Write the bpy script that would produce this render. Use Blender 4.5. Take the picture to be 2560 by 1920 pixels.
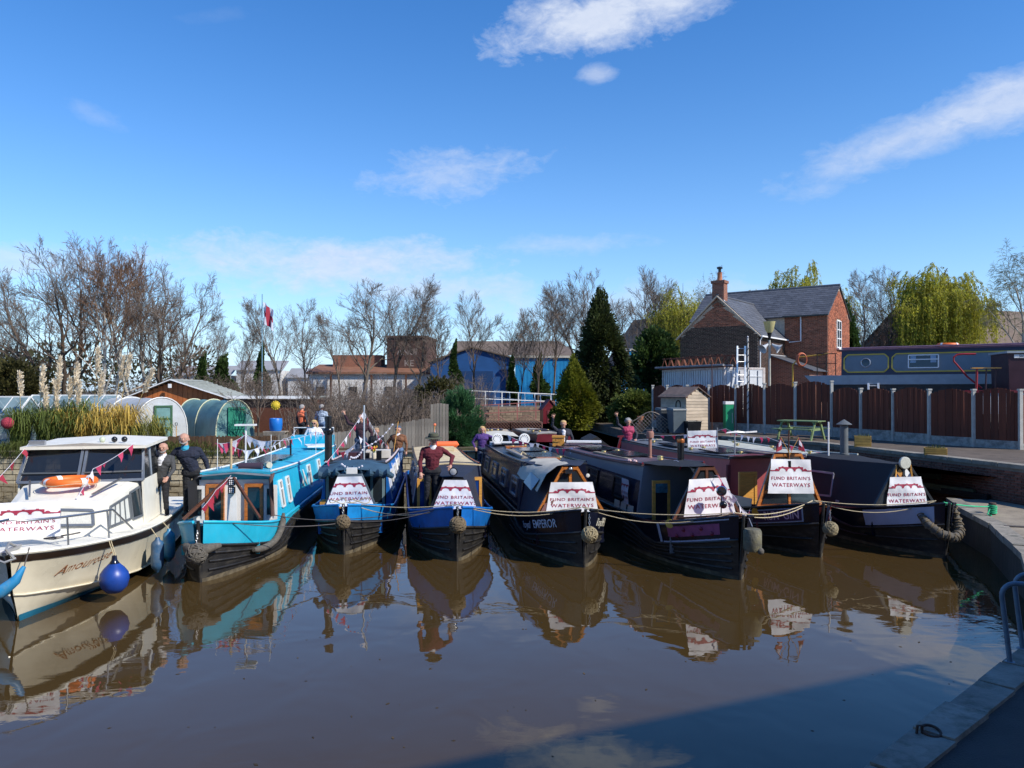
import bpy, bmesh, math, random
import numpy as np
from mathutils import Vector, Matrix, noise as mnoise
random.seed(7)
for _o in list(bpy.data.objects): bpy.data.objects.remove(_o)
SC = bpy.context.scene
COL = SC.collection
# ---------------------------------------------------------------- camera
F, H, HZ = 1930.0, 3.85, 975.0          # focal length in photo pixels, eye height over water, horizon row
cam_d = bpy.data.cameras.new('camera'); cam = bpy.data.objects.new('camera', cam_d); COL.objects.link(cam)
cam_d.sensor_width = 36; cam_d.lens = F/2560*36; cam_d.clip_start = .1; cam_d.clip_end = 3000
cam.location = (0, 0, H); cam.rotation_euler = (math.radians(90)+math.atan(15/F), 0, 0)
SC.camera = cam
SC.render.resolution_x, SC.render.resolution_y = 1024, 768
# ---------------------------------------------------------------- world, sun, exposure
SUN_EL = 40.0; SUN_DIR = Vector((.86, -.51, 0)).normalized()     # horizontal direction towards the sun
EXPOSURE = 0.46
SKY_STRENGTH, SUN_STRENGTH = .140, 3.9
SC.view_settings.view_transform = 'Standard'; SC.view_settings.look = 'None'
SC.view_settings.gamma = 1; SC.view_settings.exposure = EXPOSURE
SC.view_settings.use_curve_mapping = False
world = bpy.data.worlds.new('World'); SC.world = world; world.use_nodes = True

def build_world():
    nt = world.node_tree; N = nt.nodes; L = nt.links
    N.clear()
    def node(t, **k):
        n = N.new(t)
        for a, b in k.items(): setattr(n, a, b)
        return n
    def val(x, sock):
        if isinstance(x, (int, float)): sock.default_value = x
        else: L.new(x, sock)
    def ma(op, a, b=None, c=None, clamp=False):
        n = node('ShaderNodeMath', operation=op, use_clamp=clamp)
        val(a, n.inputs[0])
        if b is not None: val(b, n.inputs[1])
        if c is not None: val(c, n.inputs[2])
        return n.outputs[0]
    out = node('ShaderNodeOutputWorld')
    sky = node('ShaderNodeTexSky', sky_type='NISHITA', sun_disc=False)
    sky.sun_elevation = math.radians(SUN_EL)
    sky.sun_rotation = math.atan2(SUN_DIR.x, SUN_DIR.y)
    sky.air_density = 1.0; sky.dust_density = .1; sky.ozone_density = 3.5; sky.altitude = 0
    hsv = node('ShaderNodeHueSaturation'); hsv.inputs['Saturation'].default_value = 1.31; hsv.inputs['Hue'].default_value = .508
    hsv.inputs['Value'].default_value = 1.0
    L.new(sky.outputs[0], hsv.inputs['Color'])
    bg = node('ShaderNodeBackground'); bg.inputs[1].default_value = SKY_STRENGTH
    tc = node('ShaderNodeTexCoord'); sep = node('ShaderNodeSeparateXYZ'); L.new(tc.outputs['Generated'], sep.inputs[0])
    az = ma('ARCTAN2', sep.outputs[0], sep.outputs[1])
    el = ma('ARCSINE', sep.outputs[2])
    # pale blue haze low over the horizon, all the way round
    hz = ma('POWER', 2.718, ma('MULTIPLY', ma('MAXIMUM', el, 0), -1/math.radians(8.0)))
    hm = node('ShaderNodeMix', data_type='RGBA'); L.new(ma('MULTIPLY', hz, .8), hm.inputs['Factor']); L.new(hsv.outputs[0], hm.inputs['A'])
    hm.inputs['B'].default_value = (2.3, 3.9, 6.2, 1); L.new(hm.outputs['Result'], bg.inputs[0])
    comb = node('ShaderNodeCombineXYZ'); L.new(az, comb.inputs[0]); L.new(ma('MULTIPLY', el, 1.9), comb.inputs[1])
    def nz(scale, detail, rough, off=0.0, dist=0.0):
        mp = node('ShaderNodeMapping'); mp.inputs['Location'].default_value = (off, off*.7, off*1.3)
        L.new(comb.outputs[0], mp.inputs[0])
        n = node('ShaderNodeTexNoise'); n.inputs['Scale'].default_value = scale; n.inputs['Detail'].default_value = detail
        n.inputs['Roughness'].default_value = rough; n.inputs['Distortion'].default_value = dist
        L.new(mp.outputs[0], n.inputs[0]); return n.outputs[0]
    n1 = nz(15, 9, .62, 3.1, .5); n2 = nz(48, 8, .65, 1.7, .4); n3 = nz(11, 6, .55, 8.3, .6)
    nn = ma('ADD', ma('MULTIPLY', ma('SUBTRACT', n1, .5), 2.6), ma('MULTIPLY', ma('SUBTRACT', n2, .5), 1.2))
    total = None
    # azimuth, elevation (degrees), radii, tilt, strength, raggedness, softness
    clouds = [(6.2, 25.6, 8.6, 2.3, .13, .92, .55, .75), (11.0, 26.6, 5.6, 2.0, .05, .9, .5, .8), (6.3, 22.2, 1.7, .8, 0, .5, .6, .9),
              (-4.6, 15.6, 6.0, 1.9, .14, .42, 1.1, 1.0), (28.0, 16.4, 10.5, 1.9, .24, .62, .6, 1.1), (33, 17.6, 8, 2.0, .16, .72, .55, .9),
              (21.5, 13.6, 2.2, .7, .1, .25, 1.0, 1.0), (-13, 9.0, 14, 2.3, .03, .75, .8, 1.0), (-5.5, 7.4, 9, 1.6, -.03, .55, .9, 1.0),
              (4, 10.6, 7, .8, .03, .3, 1.0, 1.0), (-28.3, 17.4, 2.2, .7, -.3, .15, 1.0, 1.0), (-33, 8.0, 6, 1.2, 0, .5, .9, 1.0),
              (9, 6.5, 12, 1.5, .05, .35, 1.0, 1.0), (-21, 24.5, 3.0, .5, .2, .05, 1.0, 1.0)]
    for (a, e, ra, re, tilt, st, rg, soft) in clouds:
        dx = ma('SUBTRACT', az, math.radians(a)); dy = ma('SUBTRACT', el, math.radians(e))
        c, s = math.cos(tilt), math.sin(tilt)
        u = ma('DIVIDE', ma('ADD', ma('MULTIPLY', dx, c), ma('MULTIPLY', dy, s)), math.radians(ra))
        v = ma('DIVIDE', ma('SUBTRACT', ma('MULTIPLY', dy, c), ma('MULTIPLY', dx, s)), math.radians(re))
        r2 = ma('ADD', ma('MULTIPLY', u, u), ma('MULTIPLY', v, v))
        m = ma('ADD', ma('SUBTRACT', 1.0, ma('POWER', r2, .62)), ma('MULTIPLY', nn, rg))
        m = ma('MULTIPLY', ma('SMOOTH_MIN', ma('DIVIDE', ma('MAXIMUM', m, 0), soft), 1.0, .2), st, clamp=True)
        total = m if total is None else ma('MAXIMUM', total, m)
    # the same fair-weather scatter goes on outside the frame
    side = ma('GREATER_THAN', ma('ABSOLUTE', az), math.radians(42)); hi = ma('GREATER_THAN', el, math.radians(32))
    rest = ma('MULTIPLY', ma('MAXIMUM', side, hi), ma('MULTIPLY', ma('SUBTRACT', n3, .58), 4.0, clamp=True))
    total = ma('MAXIMUM', total, ma('MULTIPLY', rest, .4), clamp=True)
    cl = node('ShaderNodeBackground'); cl.inputs[1].default_value = 1.0
    cr = node('ShaderNodeMix', data_type='RGBA'); L.new(n2, cr.inputs['Factor'])
    cr.inputs['A'].default_value = (.42, .49, .64, 1); cr.inputs['B'].default_value = (.62, .66, .74, 1)
    L.new(cr.outputs['Result'], cl.inputs[0])
    mix = node('ShaderNodeMixShader'); L.new(total, mix.inputs[0]); L.new(bg.outputs[0], mix.inputs[1]); L.new(cl.outputs[0], mix.inputs[2])
    L.new(mix.outputs[0], out.inputs[0])
build_world()
sun_d = bpy.data.lights.new('sun', 'SUN'); sun_d.energy = SUN_STRENGTH; sun_d.angle = math.radians(.53); sun_d.color = (1, .94, .84)
sun = bpy.data.objects.new('sun', sun_d); COL.objects.link(sun)
_s = Vector((SUN_DIR.x*math.cos(math.radians(SUN_EL)), SUN_DIR.y*math.cos(math.radians(SUN_EL)), math.sin(math.radians(SUN_EL))))
sun.rotation_euler = _s.to_track_quat('Z', 'Y').to_euler(); sun.location = _s*60

# ---------------------------------------------------------------- helpers
def P(px, py, Y):                       # photo pixel + distance -> point
    return Vector(((px-1280)/F*Y, Y, H-(py-HZ)/F*Y))
def G(px, py, Z=0.0):                   # photo pixel + height of the surface it stands on -> point
    Y = (H-Z)*F/(py-HZ); return Vector(((px-1280)/F*Y, Y, Z))

class MB:
    def __init__(s): s.v = []; s.f = []; s.m = []
    def add(s, vs, fs, mi=0):
        o = len(s.v); s.v += [tuple(p) for p in vs]; s.f += [tuple(i+o for i in f) for f in fs]; s.m += [mi]*len(fs); return s
    def box(s, c, d, rz=0.0, mi=0, R=None):
        hx, hy, hz = d[0]/2, d[1]/2, d[2]/2; c = Vector(c)
        vs = [Vector((x, y, z)) for z in (-hz, hz) for y in (-hy, hy) for x in (-hx, hx)]
        if rz: R = Matrix.Rotation(rz, 3, 'Z')
        if R is not None: vs = [R @ v for v in vs]
        return s.add([v+c for v in vs], [(0,2,3,1),(4,5,7,6),(0,1,5,4),(2,6,7,3),(0,4,6,2),(1,3,7,5)], mi)
    def beam(s, a, b, w, h, up=(0,0,1), mi=0):
        a, b = Vector(a), Vector(b); d = b-a; ln = d.length; d.normalize(); up = Vector(up)
        x = d.cross(up)
        if x.length < 1e-4: x = d.cross(Vector((1,0,0)))
        x.normalize(); z = x.cross(d)
        return s.box((a+b)/2, (w, ln, h), R=Matrix((x, d, z)).transposed(), mi=mi)
    def tube(s, pts, r, n=8, mi=0, cap=True, closed=False):
        pts = [Vector(p) for p in pts]; k = len(pts)
        rs = r if isinstance(r, (list, tuple)) else [r]*k
        vs = []; fs = []; nrm = None
        for i, p in enumerate(pts):
            a = pts[i-1] if (i > 0 or closed) else p; b = pts[(i+1) % k] if (i < k-1 or closed) else p
            t = (b-a)
            if t.length < 1e-9: t = Vector((0,0,1))
            t.normalize()
            if nrm is None:
                nrm = t.cross(Vector((0,0,1)))
                if nrm.length < 1e-3: nrm = t.cross(Vector((1,0,0)))
            nrm = (nrm - t*nrm.dot(t)); nrm.normalize(); bn = t.cross(nrm)
            for j in range(n):
                an = 2*math.pi*j/n; vs.append(p + (nrm*math.cos(an)+bn*math.sin(an))*rs[i])
        for i in range(k if closed else k-1):
            for j in range(n):
                i2 = (i+1) % k; fs.append((i*n+j, i*n+(j+1) % n, i2*n+(j+1) % n, i2*n+j))
        if cap and not closed:
            fs.append(tuple(range(n-1, -1, -1))); fs.append(tuple((k-1)*n+j for j in range(n)))
        return s.add(vs, fs, mi)
    def lathe(s, prof, c=(0,0,0), n=16, mi=0, R=None):
        c = Vector(c); vs = []; fs = []; k = len(prof)
        for (r, z) in prof:
            for j in range(n):
                a = 2*math.pi*j/n; v = Vector((r*math.cos(a), r*math.sin(a), z))
                if R is not None: v = R @ v
                vs.append(v+c)
        for i in range(k-1):
            for j in range(n): fs.append((i*n+j, i*n+(j+1) % n, (i+1)*n+(j+1) % n, (i+1)*n+j))
        if prof[0][0] > 1e-5: fs.append(tuple(range(n-1, -1, -1)))
        if prof[-1][0] > 1e-5: fs.append(tuple((k-1)*n+j for j in range(n)))
        return s.add(vs, fs, mi)
    def ball(s, c, r, n=12, mi=0, R=None):
        r = (r, r, r) if isinstance(r, (int, float)) else r
        c = Vector(c); vs = []; fs = []; k = max(4, n//2)
        for i in range(k+1):
            t = math.pi*i/k
            for j in range(n):
                a = 2*math.pi*j/n; v = Vector((r[0]*math.sin(t)*math.cos(a), r[1]*math.sin(t)*math.sin(a), -r[2]*math.cos(t)))
                if R is not None: v = R @ v
                vs.append(v+c)
        for i in range(k):
            for j in range(n): fs.append((i*n+j, i*n+(j+1) % n, (i+1)*n+(j+1) % n, (i+1)*n+j))
        return s.add(vs, fs, mi)
    def prism(s, pts, d, mi=0):           # polygon pts (3-D, planar) extruded by vector d
        pts = [Vector(p) for p in pts]; d = Vector(d); n = len(pts)
        fs = [tuple(range(n-1, -1, -1)), tuple(range(n, 2*n))] + [(i, (i+1) % n, n+(i+1) % n, n+i) for i in range(n)]
        return s.add(pts+[p+d for p in pts], fs, mi)
    def loft(s, rings, closed=True, cap0=True, cap1=True, mi=0):
        n = len(rings[0]); vs = [p for r in rings for p in r]; fs = []
        for i in range(len(rings)-1):
            for j in range(n if closed else n-1): fs.append((i*n+j, i*n+(j+1) % n, (i+1)*n+(j+1) % n, (i+1)*n+j))
        if cap0: fs.append(tuple(range(n-1, -1, -1)))
        if cap1: fs.append(tuple((len(rings)-1)*n+j for j in range(n)))
        return s.add(vs, fs, mi)
    def quad(s, a, b, c, d, mi=0): return s.add([a, b, c, d], [(0, 1, 2, 3)], mi)
    def mesh(s, name, mats, smooth=False, fix=True):
        me = bpy.data.meshes.new(name); me.from_pydata(s.v, [], s.f)
        mats = mats if isinstance(mats, (list, tuple)) else [mats]
        for m in mats: me.materials.append(m)
        if len(mats) > 1: me.polygons.foreach_set('material_index', s.m)
        if fix:
            bm = bmesh.new(); bm.from_mesh(me); bmesh.ops.recalc_face_normals(bm, faces=bm.faces); bm.to_mesh(me); bm.free()
        if smooth:
            me.polygons.foreach_set('use_smooth', [True]*len(me.polygons)); me.set_sharp_from_angle(angle=math.radians(38))
        me.update(); return me
    def build(s, name, mats, parent=None, smooth=False, fix=True):
        o = bpy.data.objects.new(name, s.mesh(name, mats, smooth, fix)); COL.objects.link(o); o.parent = parent; return o

def tag(o, label, cat=None, group=None):
    o['label'] = label
    if cat: o['category'] = cat
    if group: o['group'] = group
    return o
def thing(name, label, cat, loc=(0,0,0), rz=0.0, group=None):
    o = bpy.data.objects.new(name, None); COL.objects.link(o); o.empty_display_size = .2
    o.location = loc; o.rotation_euler = (0, 0, rz); return tag(o, label, cat, group)
def struct(o): o['kind'] = 'structure'; return o
def stuff(o): o['kind'] = 'stuff'; return o
def inst(mesh, name, parent, loc=(0,0,0), rot=(0,0,0), sc=(1,1,1)):
    o = bpy.data.objects.new(name, mesh); COL.objects.link(o); o.parent = parent
    o.location = loc; o.rotation_euler = rot; o.scale = sc if isinstance(sc, (tuple, list)) else (sc,)*3; return o
def copy_tree(root, loc, rz, label=None, group=None, sc=None):
    r = root.copy(); COL.objects.link(r); r.location = loc; r.rotation_euler = (0, 0, rz)
    if sc: r.scale = (sc, sc, sc) if isinstance(sc, (int, float)) else sc
    if label: r['label'] = label
    if group: r['group'] = group
    for ch in root.children:
        c = ch.copy(); COL.objects.link(c); c.parent = r
        for g in ch.children:
            d = g.copy(); COL.objects.link(d); d.parent = c
    return r
def np_mesh(name, V, Q, mat):
    V = np.asarray(V, np.float32); Q = np.asarray(Q, np.int32); k = Q.shape[1]
    me = bpy.data.meshes.new(name); me.vertices.add(len(V)); me.vertices.foreach_set('co', V.ravel())
    me.loops.add(Q.size); me.loops.foreach_set('vertex_index', Q.ravel())
    me.polygons.add(len(Q)); me.polygons.foreach_set('loop_start', np.arange(len(Q), dtype=np.int32)*k)
    me.update(calc_edges=True); me.materials.append(mat); return me

# ---------------------------------------------------------------- materials
MATS = {}
def M(name, col, rough=.6, var=.18, scale=3.0, bump=0.0, bscale=60.0, metal=0.0, island=0.0, spec=.5, coat=0.0, stain=None, stain_scale=1.2, stain_amt=.5, stretch=(1,1,1), trans=0.0, alpha=1.0):
    if name in MATS: return MATS[name]
    m = bpy.data.materials.new(name); m.use_nodes = True; nt = m.node_tree; N = nt.nodes; L = nt.links
    b = N['Principled BSDF']; b.inputs['Roughness'].default_value = rough; b.inputs['Metallic'].default_value = metal
    b.inputs['Specular IOR Level'].default_value = spec; b.inputs['Coat Weight'].default_value = coat
    b.inputs['Alpha'].default_value = alpha
    tc = N.new('ShaderNodeTexCoord'); mp = N.new('ShaderNodeMapping'); mp.inputs['Scale'].default_value = stretch
    L.new(tc.outputs['Object'], mp.inputs[0])
    nz = N.new('ShaderNodeTexNoise'); nz.inputs['Scale'].default_value = scale; nz.inputs['Detail'].default_value = 7; nz.inputs['Roughness'].default_value = .62
    L.new(mp.outputs[0], nz.inputs[0])
    mr = N.new('ShaderNodeMapRange'); mr.inputs['From Min'].default_value = .3; mr.inputs['From Max'].default_value = .7
    mr.inputs['To Min'].default_value = 1-var; mr.inputs['To Max'].default_value = 1+var
    L.new(nz.outputs[0], mr.inputs[0])
    last = mr.outputs[0]
    if island:
        ge = N.new('ShaderNodeNewGeometry'); m2 = N.new('ShaderNodeMapRange')
        m2.inputs['To Min'].default_value = 1-island; m2.inputs['To Max'].default_value = 1+island
        oi = N.new('ShaderNodeObjectInfo'); ad = N.new('ShaderNodeMath'); ad.operation = 'ADD'; fr = N.new('ShaderNodeMath'); fr.operation = 'FRACT'
        L.new(ge.outputs['Random Per Island'], ad.inputs[0]); L.new(oi.outputs['Random'], ad.inputs[1]); L.new(ad.outputs[0], fr.inputs[0])
        L.new(fr.outputs[0], m2.inputs[0])
        mu = N.new('ShaderNodeMath'); mu.operation = 'MULTIPLY'; L.new(last, mu.inputs[0]); L.new(m2.outputs[0], mu.inputs[1]); last = mu.outputs[0]
    vm = N.new('ShaderNodeVectorMath'); vm.operation = 'SCALE'; vm.inputs[0].default_value = col[:3]; L.new(last, vm.inputs['Scale'])
    colout = vm.outputs[0]
    if stain:
        n2 = N.new('ShaderNodeTexNoise'); n2.inputs['Scale'].default_value = stain_scale; n2.inputs['Detail'].default_value = 8; n2.inputs['Roughness'].default_value = .7
        mp2 = N.new('ShaderNodeMapping'); mp2.inputs['Scale'].default_value = stretch; mp2.inputs['Location'].default_value = (4.2, 1.3, 2.7)
        L.new(tc.outputs['Object'], mp2.inputs[0]); L.new(mp2.outputs[0], n2.inputs[0])
        r2 = N.new('ShaderNodeMapRange'); r2.inputs['From Min'].default_value = .5; r2.inputs['From Max'].default_value = .72; r2.inputs['To Max'].default_value = stain_amt
        L.new(n2.outputs[0], r2.inputs[0])
        mx = N.new('ShaderNodeMix'); mx.data_type = 'RGBA'; L.new(r2.outputs[0], mx.inputs['Factor']); L.new(colout, mx.inputs['A']); mx.inputs['B'].default_value = (*stain, 1)
        colout = mx.outputs['Result']
    L.new(colout, b.inputs['Base Color'])
    if rough < .95 and var:
        rr = N.new('ShaderNodeMapRange'); rr.inputs['To Min'].default_value = max(.02, rough-.12); rr.inputs['To Max'].default_value = min(1, rough+.15)
        L.new(nz.outputs[0], rr.inputs[0]); L.new(rr.outputs[0], b.inputs['Roughness'])
    if bump:
        nb = N.new('ShaderNodeTexNoise'); nb.inputs['Scale'].default_value = bscale; nb.inputs['Detail'].default_value = 5; L.new(mp.outputs[0], nb.inputs[0])
        bp = N.new('ShaderNodeBump'); bp.inputs['Strength'].default_value = bump; bp.inputs['Distance'].default_value = .02
        L.new(nb.outputs[0], bp.inputs['Height']); L.new(bp.outputs[0], b.inputs['Normal'])
    if trans:
        tr = N.new('ShaderNodeBsdfTranslucent'); L.new(colout, tr.inputs[0]); mxs = N.new('ShaderNodeMixShader'); mxs.inputs[0].default_value = trans
        o = N['Material Output']; L.new(b.outputs[0], mxs.inputs[1]); L.new(tr.outputs[0], mxs.inputs[2]); L.new(mxs.outputs[0], o.inputs[0])
    MATS[name] = m; return m

def glass(name, col=(.02,.03,.04), rough=.04, alpha=1.0, spec=.8):
    return M(name, col, rough, var=.05, spec=spec, alpha=alpha)
black_hull = M('black_bitumen', (.017,.0165,.017), .5, .35, 4, .3, 30, stain=(.10,.088,.068), stain_scale=3.2, stain_amt=.65, stretch=(1,1,3))
black_paint = M('black_paint', (.010,.011,.014), .22, .2, 3, stain=(.05,.05,.05), stain_amt=.25)
grey_metal = M('grey_metal', (.45,.46,.48), .35, .15, 5, metal=.7)
chrome = M('chrome', (.7,.7,.72), .15, .05, metal=1)
white_paint = M('white_paint', (.78,.78,.76), .45, .07, 4, stain=(.45,.42,.36), stain_amt=.25)
varnish = M('varnished_wood', (.46,.155,.032), .3, .35, 5, stretch=(1,1,6), coat=.3)
pine = M('pine_wood', (.68,.34,.075), .35, .25, 5, stretch=(1,1,6), coat=.3)
dark_wood = M('dark_wood', (.10,.035,.016), .4, .3, 6, stretch=(1,1,6))
win_glass = glass('window_glass', (.018,.024,.03))
inside_shade = M('painted_interior_shade', (.006,.006,.007), .9, .1)  # near-black colour stands for the shade inside open boat fronts
rope_m = M('rope_cream', (.50,.42,.27), .85, .2, 30, .5, 90)
rope_brown = M('rope_fender', (.15,.115,.07), .9, .35, 14, .6, 70)
rope_grey = M('rope_grey', (.11,.10,.085), .9, .35, 14, .6, 70)
canvas_black = M('canvas_black', (.012,.013,.017), .75, .3, 3, .3, 200)
canvas_navy = M('canvas_navy', (.018,.024,.045), .7, .25, 3, .3, 200)
canvas_blue = M('canvas_blue', (.028,.075,.125), .75, .3, 2.5, .3, 150)
canvas_maroon = M('canvas_maroon', (.12,.018,.026), .75, .25, 3, .3, 150)
banner_white = M('banner_white', (.82,.82,.84), .55, .05, 3, trans=.12)
banner_red = M('banner_red', (.33,.022,.06), .6, .08, 3)
# ================================================================ THE SETTING
def water_mat():
    m = bpy.data.materials.new('canal_water'); m.use_nodes = True; nt = m.node_tree; N = nt.nodes; L = nt.links
    b = N['Principled BSDF']; b.inputs['Roughness'].default_value = .015; b.inputs['IOR'].default_value = 1.5
    b.inputs['Specular IOR Level'].default_value = .5
    tc = N.new('ShaderNodeTexCoord')
    n0 = N.new('ShaderNodeTexNoise'); n0.inputs['Scale'].default_value = .25; n0.inputs['Detail'].default_value = 5; L.new(tc.outputs['Object'], n0.inputs[0])
    mx = N.new('ShaderNodeMix'); mx.data_type = 'RGBA'; L.new(n0.outputs[0], mx.inputs['Factor'])
    mx.inputs['A'].default_value = (.050,.031,.011,1); mx.inputs['B'].default_value = (.072,.045,.016,1)
    L.new(mx.outputs['Result'], b.inputs['Base Color'])
    def nz(scale, st, detail):
        mp = N.new('ShaderNodeMapping'); mp.inputs['Scale'].default_value = st; L.new(tc.outputs['Object'], mp.inputs[0])
        n = N.new('ShaderNodeTexNoise'); n.inputs['Scale'].default_value = scale; n.inputs['Detail'].default_value = detail; n.inputs['Distortion'].default_value = .6
        L.new(mp.outputs[0], n.inputs[0]); return n.outputs[0]
    a = nz(.9, (1, .8, 1), 2); c = nz(3.2, (.6, 1.5, 1), 3); patch = nz(.16, (1, 1.6, 1), 2)
    mr = N.new('ShaderNodeMapRange'); mr.inputs['From Min'].default_value = .5; mr.inputs['From Max'].default_value = .68
    mr.inputs['To Min'].default_value = .18; mr.inputs['To Max'].default_value = 1.0; L.new(patch, mr.inputs[0])
    m1 = N.new('ShaderNodeMath'); m1.operation = 'MULTIPLY'; L.new(c, m1.inputs[0]); L.new(mr.outputs[0], m1.inputs[1])
    m2 = N.new('ShaderNodeMath'); m2.operation = 'MULTIPLY_ADD'; L.new(m1.outputs[0], m2.inputs[0]); m2.inputs[1].default_value = .22; L.new(a, m2.inputs[2])
    bp = N.new('ShaderNodeBump'); bp.inputs['Strength'].default_value = 1.0; bp.inputs['Distance'].default_value = .011
    L.new(m2.outputs[0], bp.inputs['Height']); L.new(bp.outputs[0], b.inputs['Normal'])
    return m
struct(MB().quad((-70,-14,0), (40,-14,0), (40,62,0), (-70,62,0)).build('water', water_mat()))

soil = M('garden_soil', (.085,.062,.038), .95, .4, 1.2, .6, 14, stain=(.07,.09,.03), stain_scale=.8, stain_amt=.7)
gravel = M('yard_gravel', (.105,.08,.06), .95, .35, 2.0, .7, 30, stain=(.07,.06,.05), stain_scale=1.0)
concrete = M('old_concrete', (.27,.225,.165), .9, .25, 2.2, .5, 25, stain=(.12,.105,.08), stain_scale=1.4, stain_amt=.7)
tarmac = M('quay_tarmac', (.040,.040,.040), .9, .3, 3, .5, 60, stain=(.05,.055,.04), stain_scale=.7)
coping_m = M('coping_stone', (.24,.215,.175), .85, .3, 3, .5, 25, island=.12, stain=(.055,.06,.035), stain_scale=3.5, stain_amt=.85)
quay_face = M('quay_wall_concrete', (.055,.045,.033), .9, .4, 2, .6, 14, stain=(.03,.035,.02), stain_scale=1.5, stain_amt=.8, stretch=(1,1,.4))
stone_m = M('cream_stone', (.47,.39,.25), .9, .22, 4, .6, 20, island=.2, stain=(.20,.16,.10), stain_scale=2.4, stain_amt=.6)
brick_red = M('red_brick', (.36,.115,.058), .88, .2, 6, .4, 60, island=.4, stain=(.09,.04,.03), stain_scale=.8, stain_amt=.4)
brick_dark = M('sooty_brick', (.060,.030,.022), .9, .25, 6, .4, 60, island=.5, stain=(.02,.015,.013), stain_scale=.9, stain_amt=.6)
brick_wall_m = M('retaining_brick', (.16,.06,.04), .9, .25, 6, .4, 60, island=.35, stain=(.04,.035,.03), stain_scale=1.0, stain_amt=.6)
mortar = M('mortar', (.58,.47,.35), .95, .2, 8, .3, 60)
mortar_grey = M('mortar_grey', (.20,.17,.14), .95, .2, 8, .3, 60)

GZ = 1.45      # garden level
ground_pts = [(-900,31.9),(-1.5,31.9),(-1.2,34),(-2.2,57),(4.2,57),(4.8,45),(5.6,36.0),(9.4,33.9),(12.2,29.7),(13.95,20.8),(14.8,17),(60,16),(900,16),(900,1400),(-900,1400)]
def sheet(name, pts, z, mat, skirt=None):
    bm = bmesh.new(); vs = [bm.verts.new((x, y, z)) for x, y in pts]; f = bm.faces.new(vs)
    bmesh.ops.triangulate(bm, faces=[f])
    if f.is_valid and f.normal.z < 0: pass
    if skirt is not None:
        lo = [bm.verts.new((x, y, skirt)) for x, y in pts]
        for i in range(len(pts)):
            j = (i+1) % len(pts); bm.faces.new((vs[i], vs[j], lo[j], lo[i]))
    bmesh.ops.recalc_face_normals(bm, faces=bm.faces)
    if skirt is None:
        for f in bm.faces:
            if f.normal.z < 0: f.normal_flip()
    me = bpy.data.meshes.new(name); bm.to_mesh(me); bm.free(); me.materials.append(mat)
    o = bpy.data.objects.new(name, me); COL.objects.link(o); return o
struct(sheet('ground', ground_pts, GZ, soil, -.5))
TZ = 1.82      # right-hand terrace
terr = [(4.6,57.5),(5.2,45.2),(5.7,36.1),(9.5,33.8),(12.1,29.5),(13.85,20.5),(14.5,17.2),(44,17.2),(44,90),(4.6,90)]
struct(sheet('terrace', terr, TZ, gravel, 1.0))
PZ = 2.44      # yard behind the board fence
struct(sheet('boatyard', [(7.5,60),(7.5,42.3),(11.0,37.9),(13.2,36.4),(15.1,33.3),(17.2,29.6),(19.3,25.2),(60,20),(120,24),(120,120),(11,120)], PZ, gravel, 1.5))

# near quay
QZ = .80
quay_edge = [(-9,-5.0),(-3.2,.6),(2.92,6.25),(3.6,6.87),(4.88,8.02),(6.04,9.1),(7.9,11.6),(9.4,14.2),(10.9,17.6),(11.5,19.8),(12.2,21.6)]
qp = quay_edge+[(13.4,21.6),(14.2,17.6),(44,17.6),(44,-30),(-9,-30)]
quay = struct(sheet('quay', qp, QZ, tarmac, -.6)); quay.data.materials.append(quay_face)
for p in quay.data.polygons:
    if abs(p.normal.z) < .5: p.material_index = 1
# sunlit concrete apron at the far end of the quay, and coping stones along its edge
def offset_edge(pts, d):
    out = []
    for i, p in enumerate(pts):
        a = Vector(pts[max(i-1, 0)]); b = Vector(pts[min(i+1, len(pts)-1)]); t = (b-a).normalized(); n = Vector((t.y, -t.x))
        out.append((p[0]+n.x*d, p[1]+n.y*d))
    return out
inner = offset_edge(quay_edge, 1.9)
MB_ = MB()
ap = [quay_edge[i] for i in range(6, 11)] + [(13.3,21.5),(13.9,18),(13.9,14.5),(12,11.2),(9.6,10.4)]
struct(sheet('concrete_apron', ap, QZ+.006, concrete))
cum = [Vector(p) for p in quay_edge]
def walk(pts, step):
    res = []; 
    for i in range(len(pts)-1):
        a, b = Vector(pts[i]), Vector(pts[i+1]); n = max(1, round((b-a).length/step))
        for k in range(n): res.append((a.lerp(b, k/n), a.lerp(b, (k+1)/n)))
    return res
rr = random.Random(3)
for a, b in walk(quay_edge[1:], .95):
    t = (b-a).normalized(); n = Vector((t.y, -t.x)); g = .012
    q = [a+t*g-n*.04, b-t*g-n*.04, b-t*g+n*.30, a+t*g+n*.30]; dz = rr.uniform(-.014, .016); q = [v+Vector((rr.uniform(-.02,.02), rr.uniform(-.02,.02))) for v in q]
    MB().prism([(v.x, v.y, QZ-.10) for v in q], (rr.uniform(-.008,.008), rr.uniform(-.008,.008), .135+dz)).build('coping_stone', coping_m, quay)
# mooring ring on the coping
mr_ = MB(); c0 = Vector((3.66, 6.80, QZ+.045))
mr_.tube([c0+Vector((.075*math.cos(a)+.02, .075*math.sin(a), .012+.02*math.sin(a))) for a in [i*math.pi/9 for i in range(18)]], .013, 8, closed=True)
mr_.tube([c0+Vector((-.11,0,-.02)), c0+Vector((-.10,0,.06)), c0+Vector((-.06,0,.06)), c0+Vector((-.06,0,-.02))], .012, 8)
tag(mr_.build('mooring_ring', M('rusty_iron', (.06,.035,.025), .8, .35, 12, .5, 60), None, True), 'rusty iron mooring ring on the shaded quay coping', 'ring')
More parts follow.
